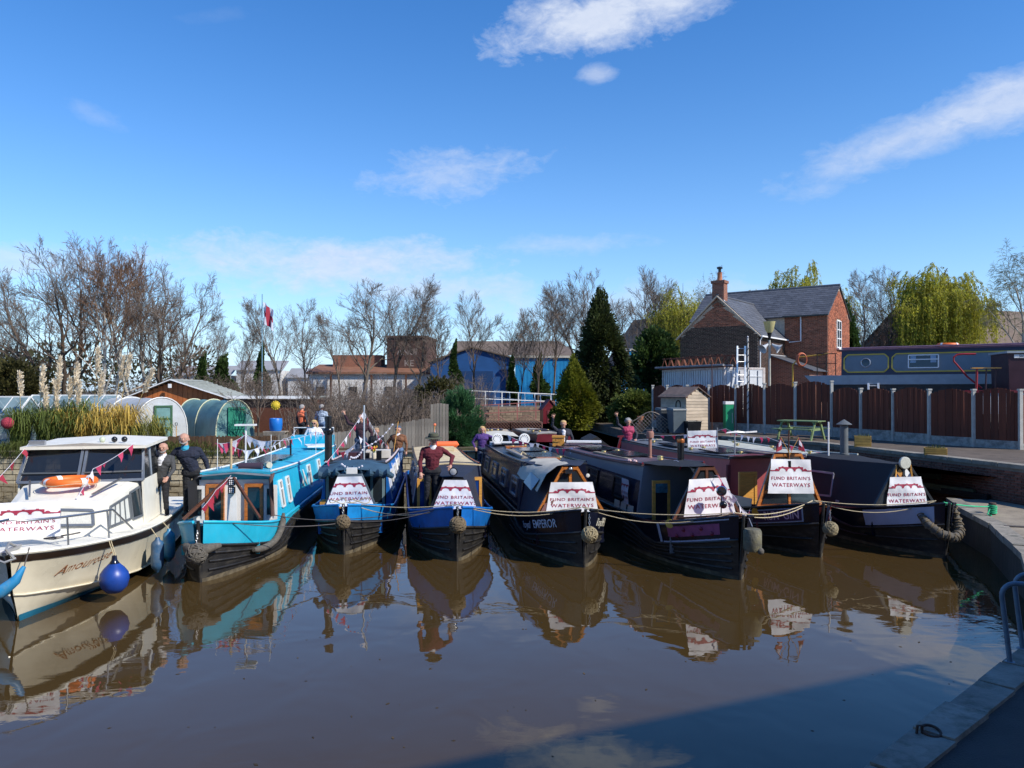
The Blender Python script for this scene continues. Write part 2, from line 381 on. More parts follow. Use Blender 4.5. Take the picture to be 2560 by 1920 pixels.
# blue tubular ladder handrails at the quay edge
def handrail(p, d, lab):
    t = thing('ladder_handrail', lab, 'handrail', (p[0], p[1], QZ+.03)); mm = M('blue_grey_paint', (.11,.17,.23), .4, .25, 6, stain=(.2,.2,.2))
    d = Vector((d[0], d[1], 0)).normalized(); z = Vector((0,0,1))
    pts = [Vector((0,0,0)), z*.72]
    for k in range(1, 7):
        a = k/6*math.pi/2; pts.append(z*(.72+.16*math.sin(a))+d*(.16*(1-math.cos(a))))
    e = pts[-1]+d*.55; pts.append(e)
    for k in range(1, 7):
        a = k/6*math.pi/2; pts.append(e+d*(.16*math.sin(a))-z*(.16*(1-math.cos(a))))
    pts.append(Vector((pts[-1].x, pts[-1].y, 0)))
    MB().tube([v+Vector((-.10,.03,0))*v.z for v in pts], .027, 10).build('rail', mm, t, True)
    for q in (pts[0], pts[-1]): MB().lathe([(.06,0),(.06,.012),(.03,.016)], q, 12).build('base_flange', mm, t, True)
handrail((5.52,8.58), (.9,-.35), 'blue painted tubular handrail of quay ladder, its foot by coping corner')
handrail((5.95,9.02), (.9,-.35), 'blue painted tubular handrail standing behind its twin at the quay ladder')

# building behind the viewpoint whose shadow falls on the water
C0 = Vector((19.0, 4.0)); fd = Vector((-.911,-.412)); dd = Vector((.412,-.911))
q = [C0, C0+fd*46, C0+fd*46+dd*13, C0+dd*13]
wb = thing('warehouse', 'tall brick canal warehouse standing on the quay behind the viewpoint', 'warehouse', (0,0,0))
MB().prism([(v.x, v.y, QZ) for v in q], (0,0,11.0)).build('wall', brick_red, wb)
MB().prism([(v.x-.05*dd.x, v.y-.05*dd.y, QZ+11.0) for v in q], (0,0,.2)).build('roof', M('lead_grey', (.2,.2,.21), .7), wb)

# ---- cream stone bank wall on the left (stones one by one)
bw = thing('stone_bank_wall', 'cream stone wall along the garden bank behind the boat sterns', 'wall', (0,0,0))
MB().box((-16,32.05,.55), (29,.3,1.6)).build('core', mortar_grey, bw)
rr = random.Random(11); zc = -.1; ci = 0
while zc < 1.12:
    hh = rr.uniform(.2, .27); x = -23-rr.uniform(0, .4)
    while x < -1.6:
        ln = rr.uniform(.3, .62); ln = min(ln, -1.5-x)
        o = MB().box((0,0,0), (ln-.03, .12, hh-.03)).build('stone', stone_m, bw); o.location = (x+ln/2, 31.86+rr.uniform(-.025,.02), zc+hh/2); o.rotation_euler = (rr.uniform(-.02,.02), 0, rr.uniform(-.02,.02))
        x += ln
    zc += hh; ci += 1
MB().box((-16,31.93,zc+.03), (29,.5,.06)).build('capping', concrete, bw)

# ---- grey paling fence on top of the wall
fence_wood = M('weathered_grey_wood', (.27,.235,.19), .9, .3, 5, .5, 40, island=.28, stretch=(1,1,.25), stain=(.12,.10,.08), stain_scale=2, stain_amt=.5)
pf = thing('paling_fence', 'weathered grey wooden paling fence on the bank behind the mast boat', 'fence', (0,31.98,zc+.06))
x = -9.7; rr = random.Random(5)
while x < -3.4:
    t = (x+9.7)/6.5; top = .62+.75*max(0, (t-.25)/.75) + rr.uniform(-.03,.03)
    w = rr.uniform(.105,.14)
    o = MB().box((0,0,top/2), (w-.012,.03,top)).build('paling', fence_wood, pf); o.location = (x+w/2, rr.uniform(-.012,.012), 0); o.rotation_euler = (0, rr.uniform(-.012,.012), 0)
    x += w
while x < -2.75:
    w = .125; top = 1.95-.15*abs(x+3.05)
    o = MB().box((0,0,top/2), (w-.012,.03,top)).build('paling', fence_wood, pf); o.location = (x+w/2, rr.uniform(-.012,.012), 0); x += w
for zz in (.25,): MB().box((-6.3,.05,zz), (6.9,.06,.09)).build('rail', fence_wood, pf)
for k in range(4): MB().box((-9.5+k*2.2,.1,.35), (.1,.09,.7)).build('post', fence_wood, pf)
# brown reed fence further left
reed = M('brown_reed', (.11,.06,.03), .9, .35, 8, .5, 60, island=.35, stretch=(1,1,.2))
rf = thing('reed_fence', 'low brown split-reed fence behind the man in the navy jumper', 'fence', (0,31.95,zc+.06))
x = -16.5; rr = random.Random(6); mbr = [MB() for _ in range(8)]
while x < -9.75:
    w = rr.uniform(.05,.09); k = int((x+16.5)/6.8*8); hgt = .58+rr.uniform(-.03,.03)
    mbr[min(k,7)].box((x+w/2, rr.uniform(-.01,.01), hgt/2), (w-.006,.025,hgt)); x += w
for m_ in mbr: m_.build('reed_panel', reed, rf)
# ---- right retaining wall with coping, bricks one by one near the quay
def brick_field(parent, o, U, width, z0, z1, mat, inside=None, L_=.225, Hh=.075, depth=.04, sep=300, name='brick', nrm=None, seed=1):
    """bricks laid proud of a wall; the first `sep` are single objects, the rest one joined part"""
    U = Vector((U[0], U[1], 0)).normalized(); nn = Vector(nrm) if nrm is not None else Vector((U.y, -U.x, 0)); r = random.Random(seed)
    o = Vector(o); rows = int((z1-z0)/Hh); rest = MB(); cnt = 0; items = []
    for i in range(rows):
        z = z0+i*Hh; u = -(L_/2 if i % 2 else 0)
        while u < width:
            a, b = max(u, 0), min(u+L_, width); u += L_
            if b-a < .05: continue
            if inside and not (inside((a+b)/2, z+Hh/2) and inside(a+.01, z+Hh) and inside(b-.01, z+Hh)): continue
            items.append((a, b, z))
    items.sort(key=lambda t: 0 if t[1]-t[0] > L_-.01 else 1)
    full = MB().box((0,0,0), (L_-.018, depth, Hh-.018)).mesh(name, mat); rz = math.atan2(U.y, U.x)
    r.shuffle(items)
    for (a, b, z) in items:
        c = o+U*((a+b)/2)+Vector((0,0,z+Hh/2))+nn*r.uniform(-.004,.006)
        if cnt < sep and b-a > L_-.01:
            ob = bpy.data.objects.new(name, full); COL.objects.link(ob); ob.parent = parent; ob.location = c; ob.rotation_euler = (0,0,rz); cnt += 1
        else: rest.box(c, (b-a-.018, depth, Hh-.018), rz=rz)
    if rest.v: stuff(rest.build(name, mat, parent, fix=False))
rw = thing('retaining_wall', 'dark brick retaining wall with pale stone coping below the board fence', 'wall', (0,0,0))
wp = [Vector((13.55,20.3)), Vector((11.75,29.3)), Vector((9.15,33.6))]
for i in range(2):
    a, b = wp[i], wp[i+1]; t = (b-a).normalized(); n = Vector((-t.y, t.x)); n = n if n.x < 0 else -n
    MB().prism([(a.x-n.x*.3,a.y-n.y*.3,-.2),(a.x,a.y,-.2),(b.x,b.y,-.2),(b.x-n.x*.3,b.y-n.y*.3,-.2)], (0,0,1.95)).build('wall_core', mortar_grey, rw)
    if i == 0: brick_field(rw, (b.x+n.x*.005, b.y+n.y*.005, 0), (a-b), (b-a).length, .02, 1.72, brick_wall_m, nrm=(n.x,n.y,0), depth=.03, seed=4)
    for s, e in walk([a, b], .9):
        q = [s+t*.01+n*.06, e-t*.01+n*.06, e-t*.01-n*.34, s+t*.01-n*.34]
        MB().prism([(v.x,v.y,1.75) for v in q], (0,0,.11)).build('coping_stone', coping_m, rw)
# ---- concrete-post board fence
fence_brown = M('brown_fence_stain', (.120,.033,.017), .85, .4, 3, .4, 50, island=.26, stretch=(1,1,.15))
conc_post = M('concrete_post', (.45,.44,.40), .9, .18, 5, .4, 40, stain=(.2,.19,.16), stain_amt=.4)
gravel_brd = M('gravel_board', (.30,.30,.28), .9, .45, 5, .5, 30, stain=(.05,.05,.05), stain_scale=3, stain_amt=.7)
bf = thing('board_fence', 'dark brown arched panel fence with concrete posts above the coping', 'fence', (0,0,0))
fpx = [(2700,27.0),(2551,26.3),(2434,27.6),(2323,29.0),(2233,30.6),(2152,32.0),(2079,33.4),(1988,34.6),(1911,35.8),(1839,37.2),(1772,38.2),(1718,39.2),(1668,40.3),(1632,41.3)]
fz = {0: 1.62, 1: 1.70, 2: 1.75, 3: 1.80, 4: 1.84, 5: 1.84}
fpos = []
for i, (px, Y) in enumerate(fpx): fpos.append(Vector(((px-1280)/F*Y, Y, fz.get(i, 1.86))))
tops = [3.77,3.77,3.77,3.78,3.79,3.82,4.14,4.10,4.06,4.00,4.0,4.0,4.0,4.0]
board_h = {}
for i, p in enumerate(fpos):
    o = MB().box((0,0,(tops[i]-p.z+.12)/2), (.11,.11,tops[i]-p.z+.12)).box((0,0,tops[i]-p.z+.15),(.15,.15,.06)).build('concrete_post', conc_post, bf)
    o.location = p-Vector((0,0,.06))
    if i == len(fpos)-1: break
    q = fpos[i+1]; d = q-p; ln = Vector((d.x,d.y)).length; u = Vector((d.x,d.y,0))/ln; rz = math.atan2(u.y, u.x)
    bz = min(p.z, q.z)
    o = MB().box((0,0,0), (ln-.13,.05,.42)).build('gravel_board', gravel_brd, bf); o.location = (p+q)/2; o.location.z = bz+.19; o.rotation_euler = (0,0,rz)
    top0 = min(tops[i], tops[i+1])+(-.03,.02,-.01,.03,0,-.02,.015)[i % 7] if i != 5 else tops[5]-.0
    if i >= 6: top0 -= .02
    nb = max(6, int((ln-.13)/.125)); w = (ln-.13)/nb
    for k in range(nb):
        s = .065+w*(k+.5); f = (s/ln-.5)*2; arch = .24*(1-f*f)
        hb = top0-.10+arch-(bz+.40)
        key = round(hb, 2)
        if (key, round(w,3)) not in board_h: board_h[(key, round(w,3))] = MB().box((0,0,key/2), (w-.006,.022,key)).mesh('board', fence_brown)
        ob = inst(board_h[(key, round(w,3))], 'board', bf, p+u*s, (0,0,rz)); ob.location.z = bz+.40-(.012 if (k*7+i*3) % 5 == 0 else 0); ob.rotation_euler.y = .006*math.sin(k*2.7+i); ob.location += Vector((-u.y,u.x,0))*(.008 if k % 2 else -.004)
# ================================================================ BUILDINGS
slate = M('roof_slate', (.085,.09,.105), .6, .2, 6, .3, 50, island=.22, stain=(.13,.13,.12), stain_scale=1.5, stain_amt=.35)
tile_brown = M('roof_tiles_brown', (.16,.115,.085), .85, .25, 3, .4, 30, stain=(.09,.085,.06), stain_scale=.6)
lead = M('lead_flashing', (.42,.42,.43), .6, .15)
upvc = M('white_upvc', (.80,.80,.79), .35, .04)
def tex_mat(name, kind, c1, c2, scale, rough=.85, **k):
    """brick or corrugation material for surfaces too far off to pick pieces apart"""
    m = bpy.data.materials.new(name); m.use_nodes = True; nt = m.node_tree; N = nt.nodes; L = nt.links; b = N['Principled BSDF']; b.inputs['Roughness'].default_value = rough
    tc = N.new('ShaderNodeTexCoord')
    if kind == 'brick':
        sp = N.new('ShaderNodeSeparateXYZ'); L.new(tc.outputs['Object'], sp.inputs[0]); ad = N.new('ShaderNodeMath'); ad.operation = 'ADD'
        L.new(sp.outputs[0], ad.inputs[0]); L.new(sp.outputs[1], ad.inputs[1]); cb = N.new('ShaderNodeCombineXYZ'); L.new(ad.outputs[0], cb.inputs[0]); L.new(sp.outputs[2], cb.inputs[1])
        t = N.new('ShaderNodeTexBrick'); t.inputs['Scale'].default_value = scale; t.inputs['Color1'].default_value = (*c1,1); t.inputs['Color2'].default_value = tuple(x*.6 for x in c1)+(1,)
        t.inputs['Mortar'].default_value = (*c2,1); t.inputs['Mortar Size'].default_value = .012; t.inputs['Brick Width'].default_value = .45; t.inputs['Row Height'].default_value = .15
        L.new(cb.outputs[0], t.inputs[0]); col = t.outputs[0]
    else:
        nz = N.new('ShaderNodeTexNoise'); nz.inputs['Scale'].default_value = scale; nz.inputs['Detail'].default_value = 6; L.new(tc.outputs['Object'], nz.inputs[0])
        mx = N.new('ShaderNodeMix'); mx.data_type = 'RGBA'; L.new(nz.outputs[0], mx.inputs['Factor']); mx.inputs['A'].default_value = (*c1,1); mx.inputs['B'].default_value = (*c2,1); col = mx.outputs['Result']
    L.new(col, b.inputs['Base Color']); return m
far_brick = tex_mat('far_red_brick', 'brick', (.30,.095,.05), (.34,.27,.2), 2.0)
far_brick_dark = tex_mat('far_dark_brick', 'brick', (.105,.045,.032), (.15,.11,.085), 2.0)

def slate_field(parent, o, U, V, w, ln, mat, sw=.33, sl=.24, sep=300, seed=1, inside=None):
    U = Vector(U).normalized(); V = Vector(V).normalized(); n = U.cross(V); n = n if n.z > 0 else -n; o = Vector(o); r = random.Random(seed)
    R = Matrix((U, V, n)).transposed(); eu = R.to_euler(); me = MB().box((0,0,0), (sw-.008, sl+.06, .014)).mesh('slate', mat); rest = MB(); items = []
    for i in range(int(ln/sl)):
        u = -(sw/2 if i % 2 else 0)
        while u < w:
            a, b = max(u, 0), min(u+sw, w); u += sw
            if b-a < .06 or (inside and not inside((a+b)/2, (i+.5)*sl)): continue
            items.append((a, b, i))
    r.shuffle(items); cnt = 0; tilt = Matrix.Rotation(-.045, 3, 'X')
    for a, b, i in items:
        c = o+U*((a+b)/2)+V*((i+.5)*sl)+n*(.02+r.uniform(0,.004))
        if cnt < sep and b-a > sw-.01:
            ob = inst(me, 'slate', parent, c, (R @ tilt).to_euler()); cnt += 1
        else: rest.box(c, (b-a-.008, sl+.06, .014), R=R @ tilt)
    if rest.v: stuff(rest.build('slate', mat, parent, fix=False))

def brick_house():
    A = (18.9, 46.2, PZ); t = thing('brick_house', 'red brick house with slate roofs, sooty gable wing and tall chimney', 'house', A, math.atan2(-.6, .8))
    b = PZ; E, Rg = 8.44-b, 10.35-b; we, wr = 7.08-b, 9.35-b
    x0, x1, y1 = -8.6, 0.0, 5.1; wx0, wx1, wy = -7.3, -2.54, -4.76; wc = (wx0+wx1)/2
    wall = MB()
    wall.prism([(x0,0,0),(x0,y1,0),(x0,y1,E),(x0,y1/2,Rg-.08),(x0,0,E)], (x1-x0,0,0))
    wall.prism([(wx0,wy,0),(wx1,wy,0),(wx1,wy,we),(wc,wy,wr-.08),(wx0,wy,we)], (0,-wy+1.2,0))
    wall.build('wall', [mortar], t)
    inG = lambda u, z: z < we-.02 + (wr-.1-we)*(1-abs(u-(wx1-wx0)/2)/((wx1-wx0)/2))
    gh = we+.55
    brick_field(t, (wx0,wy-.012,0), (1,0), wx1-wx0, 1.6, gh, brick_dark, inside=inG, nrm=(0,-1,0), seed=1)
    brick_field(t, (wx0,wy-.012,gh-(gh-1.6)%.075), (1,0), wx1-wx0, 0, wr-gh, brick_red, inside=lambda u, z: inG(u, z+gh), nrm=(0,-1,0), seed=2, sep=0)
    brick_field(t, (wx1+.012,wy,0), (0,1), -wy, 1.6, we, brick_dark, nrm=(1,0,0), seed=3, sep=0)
    brick_field(t, (wx1,-.012,0), (1,0), -wx1, 1.5, E, brick_red, nrm=(0,-1,0), seed=4, sep=0)
    win = (2.0, 2.95, 6.5-b, 8.15-b)
    def inE(u, z):
        if win[0]-.05 < u < win[1]+.05 and win[2] < z < win[3]+.1: return False
        return z < E + (Rg-.1-E)*(1-abs(u-y1/2)/(y1/2))
    brick_field(t, (x1+.012,0,0), (0,1), y1, 1.4, Rg, brick_red, inside=inE, nrm=(1,0,0), seed=5, sep=0)
    # roofs
    def roof(pts, th, nm='roof'): MB().prism(pts, (0,0,th)).build(nm, slate, t)
    ov = .18; sl = (Rg-E)/(y1/2)
    roof([(x0-.15,-ov,E-sl*ov),(x1+.1,-ov,E-sl*ov),(x1+.1,y1/2,Rg),(x0-.15,y1/2,Rg)], .05)
    roof([(x0-.15,y1/2,Rg),(x1+.1,y1/2,Rg),(x1+.1,y1+ov,E-sl*ov),(x0-.15,y1+ov,E-sl*ov)], .05)
    slw = (wr-we)/((wx1-wx0)/2); yr = y1/2*(wr-E)/(Rg-E)
    roof([(wx1+ov,wy-.12,we-slw*ov),(wx1+ov,0,we-slw*ov),(wc,yr,wr),(wc,wy-.12,wr)], .05)
    roof([(wx0-ov,0,we-slw*ov),(wx0-ov,wy-.12,we-slw*ov),(wc,wy-.12,wr),(wc,yr,wr)], .05)
    v = Vector((0, y1/2+ov, Rg-E+sl*ov)); slate_field(t, (x0-.15,-ov,E-sl*ov+.05), (1,0,0), v, x1-x0+.25, v.length, slate, seed=2, inside=lambda u, w_: True)
    v = Vector((-(wx1-wx0)/2-ov, 0, wr-we+slw*ov)); slate_field(t, (wx1+ov,wy-.12,we-slw*ov+.05), (0,1,0), v, -wy+.12, v.length, slate, seed=3, sep=0)
    MB().tube([(x0-.15,y1/2,Rg+.06),(x1+.1,y1/2,Rg+.06)], .09, 8).build('ridge_tiles', slate, t)
    MB().tube([(wc,wy-.12,wr+.05),(wc,yr,wr+.05)], .08, 8).build('ridge_tiles', slate, t)
    brg = MB(); brg.beam((wx0-ov-.02,wy-.14,we-slw*ov-.02),(wc,wy-.14,wr),.06,.16,(0,1,0)); brg.beam((wc,wy-.14,wr),(wx1+ov+.02,wy-.14,we-slw*ov-.02),.06,.16,(0,1,0)); brg.build('verge', mortar, t)
    # chimney
    ch = MB().box((wc,wy+.28,(wr+.9)/2+3.2), (.72,.56,wr+.9-6.4)).build('chimney', far_brick, t)
    MB().box((wc,wy+.28,wr+.86), (.84,.68,.16)).build('chimney_cap', far_brick, ch)
    MB().lathe([(.17,0),(.15,.1),(.13,.45),(.16,.5)], (wc,wy+.28,wr+.94), 12).build('chimney_pot', M('terracotta', (.45,.17,.08), .8), ch, True)
    MB().lathe([(.09,0),(.09,.22),(.17,.24),(.17,.34),(.1,.36)], (wc,wy+.28,wr+1.42), 10).build('cowl', black_paint, ch, True)
    MB().beam((wc+.36,wy-.02,wr-.25),(wc+.55,wy-.02,wr-.55),.14,.05).build('flashing', lead, ch)
    # gutters, downpipe
    g = MB(); g.beam((wx1+ov+.05,wy-.1,we-slw*ov),(wx1+ov+.05,-.05,we-slw*ov),.1,.08); g.tube([(wx1+ov+.05,wy+.1,we-slw*ov),(wx1+.08,wy+.1,we-.4),(wx1+.08,wy+.1,.6)], .035, 8)
    g.tube([(wx1+1.0,-.12,E-.1),(wx1+1.0,-.12,we-.25),(wx1+.3,-.12,we-.3)], .04, 8); g.build('gutter', upvc, t)
    MB().beam((wx1-.05,-.26,E-.08),(.1,-.26,E-.08),.1,.08).build('gutter', black_paint, t)
    # window in the lit gable
    w = MB().box((.01,(win[0]+win[1])/2,(win[2]+win[3])/2), (.06,win[1]-win[0],win[3]-win[2])).build('window', win_glass, t)
    fr = MB()
    for yy in (win[0],win[1],(win[0]+win[1])/2): fr.box((.03,yy,(win[2]+win[3])/2),(.07,.07,win[3]-win[2]))
    for zz in (win[2],win[3],win[3]-.55,win[2]+.55): fr.box((.03,(win[0]+win[1])/2,zz),(.065,win[1]-win[0],.06))
    fr.build('frame', upvc, w); MB().box((.08,(win[0]+win[1])/2,win[2]-.09),(.2,win[1]-win[0]+.2,.1)).build('sill', upvc, w)
    # lean-to with its own slates
    lw = MB().prism([(wx1+.03,-2.9,0),(wx1+2.3,-2.9,0),(wx1+2.3,-2.9,5.0-b),(wx1+.03,-2.9,5.85-b)], (0,2.85,0)).build('lean_to', far_brick, t)
    MB().prism([(wx1+.03,-3.05,5.87-b),(wx1+2.55,-3.05,4.93-b),(wx1+2.55,-.03,4.93-b),(wx1+.03,-.03,5.87-b)], (0,0,.05)).build('lean_to_roof', slate, lw)
    MB().box((wx1+.08,-1.5,5.93-b),(.12,3.0,.05)).build('lead_flashing', lead, lw)
brick_house()

def far_house(name, lab, p, rz, w, d, e, r, wallm, roofm, win=(), chim=False):
    t = thing(name, lab, 'house', p, rz)
    MB().prism([(0,0,0),(w,0,0),(w,0,e),(w/2,0,r-.1),(0,0,e)], (0,d,0)).build('wall', wallm, t)
    sl = (r-e)/(w/2); o = .25
    MB().prism([(-o,-.2,e-sl*o),(w/2,-.2,r),(w/2,-.2,r+.1),(-o,-.2,e-sl*o+.1)], (0,d+.4,0)).build('roof', roofm, t)
    MB().prism([(w+o,-.2,e-sl*o),(w/2,-.2,r),(w/2,-.2,r+.1),(w+o,-.2,e-sl*o+.1)], (0,d+.4,0)).build('roof', roofm, t)
    for (x, y, z, ww, hh) in win:
        if y is None: q = MB().box((x,-.02,z),(ww,.06,hh)).build('window', win_glass, t); f = MB().box((x,-.03,z+hh/2),(ww+.1,.08,.07)).box((x,-.03,z-hh/2),(ww+.1,.08,.07)).box((x,-.035,z),(.06,.06,hh)); f.build('frame', upvc, q)
        else: q = MB().box((-.02,y,z),(.06,ww,hh)).build('window', win_glass, t); MB().box((-.03,y,z+hh/2),(.08,ww+.1,.07)).box((-.03,y,z-hh/2),(.08,ww+.1,.07)).build('frame', upvc, q)
    if chim: MB().box((w/2,d*.4,r+.5),(.7,.6,1.6)).build('chimney', wallm, t)
    return t
far_house('red_brick_house', 'plain red brick gable house half hidden behind ivy-clad tree', (17.2,84,1.5), math.radians(28), 8.5, 12, 5.6, 11.0, far_brick, tile_brown)
far_house('brick_terrace_house', 'long brick house with brown tiled roof behind the big willow', (33.5,74,1.5), math.radians(-72), 9, 22, 6.4, 9.8, far_brick, tile_brown, chim=False)
far_house('tiled_bungalow', 'low house with grey-brown tiled roof at the feet of the weeping birch', (44.5,70,1.5), math.radians(-68), 8, 14, 4.6, 8.2, far_brick, tile_brown)
# blue industrial sheds
blue_dark = M('dark_blue_cladding', (.010,.075,.24), .6, .18, .6)
blue_lt = M('light_blue_cladding', (.03,.36,.70), .5, .12, 1.2)
def blue_shed():
    t = thing('blue_warehouse', 'dark blue gabled industrial shed with brown sheet roof behind the trees', 'warehouse', P(1180,1020,88).xy.to_3d()+Vector((0,0,1.5)))
    w = 9.5; x0, x1 = -4.75, 4.75
    MB().prism([(x0,0,0),(x1,0,0),(x1,0,5.9),(0,0,7.1),(x0,0,5.5)], (0,24,0)).build('wall', blue_dark, t)
    MB().prism([(x0-.3,-.3,5.45),(0,-.3,7.15),(0,24,7.15),(x0-.3,24,5.45)], (0,0,.15)).build('roof', tile_brown, t)
    MB().prism([(x1+.3,-.3,5.85),(0,-.3,7.15),(0,24,7.15),(x1+.3,24,5.85)], (0,0,.15)).build('roof', tile_brown, t)
    MB().box((.6,-.06,2.3),(3.6,.1,4.4)).build('roller_door', M('blue_roller_door', (.01,.045,.14), .5, .08, 2), t)
    t2 = thing('light_blue_shed', 'light blue corrugated shed front with pale gutter under long brown roof', 'shed', P(1288,1020,87).xy.to_3d()+Vector((0,0,1.5)))
    w = 6.2; r = MB(); n = 40
    for i in range(n): r.box((w*(i+.5)/n, 0, 3.0), (w/n*.55,.08,6.0))
    MB().box((w/2,.09,3.0),(w,.12,6.0)).build('wall', blue_lt, t2); r.build('corrugation', blue_lt, t2)
    MB().box((w/2,-.1,6.1),(w+.3,.35,.25)).build('gutter', M('pale_gutter', (.5,.48,.42), .7), t2)
    MB().prism([(.0,.3,6.2),(w+.3,.3,6.2),(w+.9,10,7.7),(0,10,7.7)], (0,0,.12)).build('roof', tile_brown, t2); MB().prism([(-10,26,7.2),(w+2.5,26,7.6),(w+1.0,34,9.9),(-9,34,9.9)], (0,0,.12)).build('rear_roof', tile_brown, t2)
    MB().prism([(w+.1,.2,0),(w+2.2,3,0),(w+2.2,3,6.6),(w+.1,.2,6.0)], (.3,6,0)).build('side_wall', blue_dark, t2)
    t3 = thing('cyan_shed', 'small cyan corrugated shed peeping out beside the ivy tree', 'shed', P(1560,1010,80).xy.to_3d()+Vector((0,0,1.5)))
    MB().box((.9,1,3.2),(2.3,2,6.4)).build('wall', blue_lt, t3); MB().box((.9,1,6.5),(2.5,2.2,.25)).build('roof', white_paint, t3)
    rb = MB()
    for i in range(14): rb.box((-.2+i*.165,-.02,3.2),(.08,.05,6.4))
    rb.build('corrugation', blue_lt, t3)
blue_shed()
def bakery():
    t = thing('brick_bakery', 'old dark brick building with faded painted lettering behind bare trees', 'building', P(960,1020,95).xy.to_3d()+Vector((0,0,1.5)), math.radians(-4))
    MB().box((2.75,4,6.0),(4.8,8,5.6)).build('wall', far_brick_dark, t)
    MB().box((2.75,4,8.9),(5.0,8.3,.25)).build('parapet', far_brick_dark, t)
    def txt(s, x, z, sz):
        me = text_mesh(s, sz); o = bpy.data.objects.new('lettering', me); COL.objects.link(o); o.parent = t; me.materials.append(M('faded_white_paint', (.30,.25,.22), .9, .3, 6)); o.location = (x,-.012,z); o.rotation_euler = (math.radians(90),0,0)
    txt('ANUI', 2.85, 7.0, 1.05); txt('KE', 3.1, 5.6, 1.05)
    w = thing('white_workshop', 'long white rendered workshop under a brown roof behind the scrub', 'building', P(775,1020,92).xy.to_3d()+Vector((0,0,1.5)))
    MB().box((7.2,3,2.1),(14.6,6,4.3)).build('wall', M('white_render', (.74,.72,.70), .8, .08, 1), w)
    MB().box((13.2,-.03,1.2),(2.6,.1,2.4)).build('grey_door', M('grey_door', (.16,.17,.19), .6), w)
    MB().prism([(-.4,-.4,4.25),(15,-.4,4.25),(15,6,5.4),(-.4,6,5.4)], (0,0,.2)).build('roof', M('brown_roof', (.22,.10,.055), .8, .3, 1), w)
    MB().box((4.8,5.5,5.9),(6,3,1.6)).build('brick_upstand', far_brick, w)
    for x in (1.2,5.2,9.4): MB().box((x,-.05,2.2),(.9,.12,1.1)).build('window', win_glass, w)
    for x in (2.6,7.4,11.5): MB().box((x,-.5,2.1),(.22,.22,4.2)).build('pillar', dark_wood, w)
    t = thing('distant_houses', 'far row of low pale buildings with grey roofs behind left-hand trees', 'building', P(430,1015,120).xy.to_3d()+Vector((0,0,1.5)))
    for k, (x, ww, hh) in enumerate(((0,9,4.6),(10,7,5.4),(18,10,4.2))):
        MB().box((x+ww/2,3,hh/2),(ww,6,hh)).build('wall', M('pale_render', (.60,.58,.55), .8, .1, 1), t)
        MB().prism([(x-.3,-.3,hh),(x+ww+.3,-.3,hh),(x+ww+.3,3,hh+1.5),(x-.3,3,hh+1.5)], (0,0,.12)).build('roof', M('grey_sheet_roof', (.28,.28,.29), .7, .15, 1), t)
        for j in range(2): MB().box((x+ww*(.3+.4*j),-.03,hh*.55),(1.2,.08,1.2)).build('window', win_glass, t)

def text_mesh(s, size, bold=.012, align='CENTER', space=1.0):
    cu = bpy.data.curves.new('txt', 'FONT'); cu.body = s; cu.size = size; cu.align_x = align; cu.align_y = 'CENTER'; cu.offset = bold*size; cu.space_character = space; cu.resolution_u = 3; cu.fill_mode = 'FRONT'
    ob = bpy.data.objects.new('txt', cu); COL.objects.link(ob); dg = bpy.context.evaluated_depsgraph_get(); dg.update()
    me = bpy.data.meshes.new_from_object(ob.evaluated_get(dg)); bpy.data.objects.remove(ob); bpy.data.curves.remove(cu); return me
bakery()

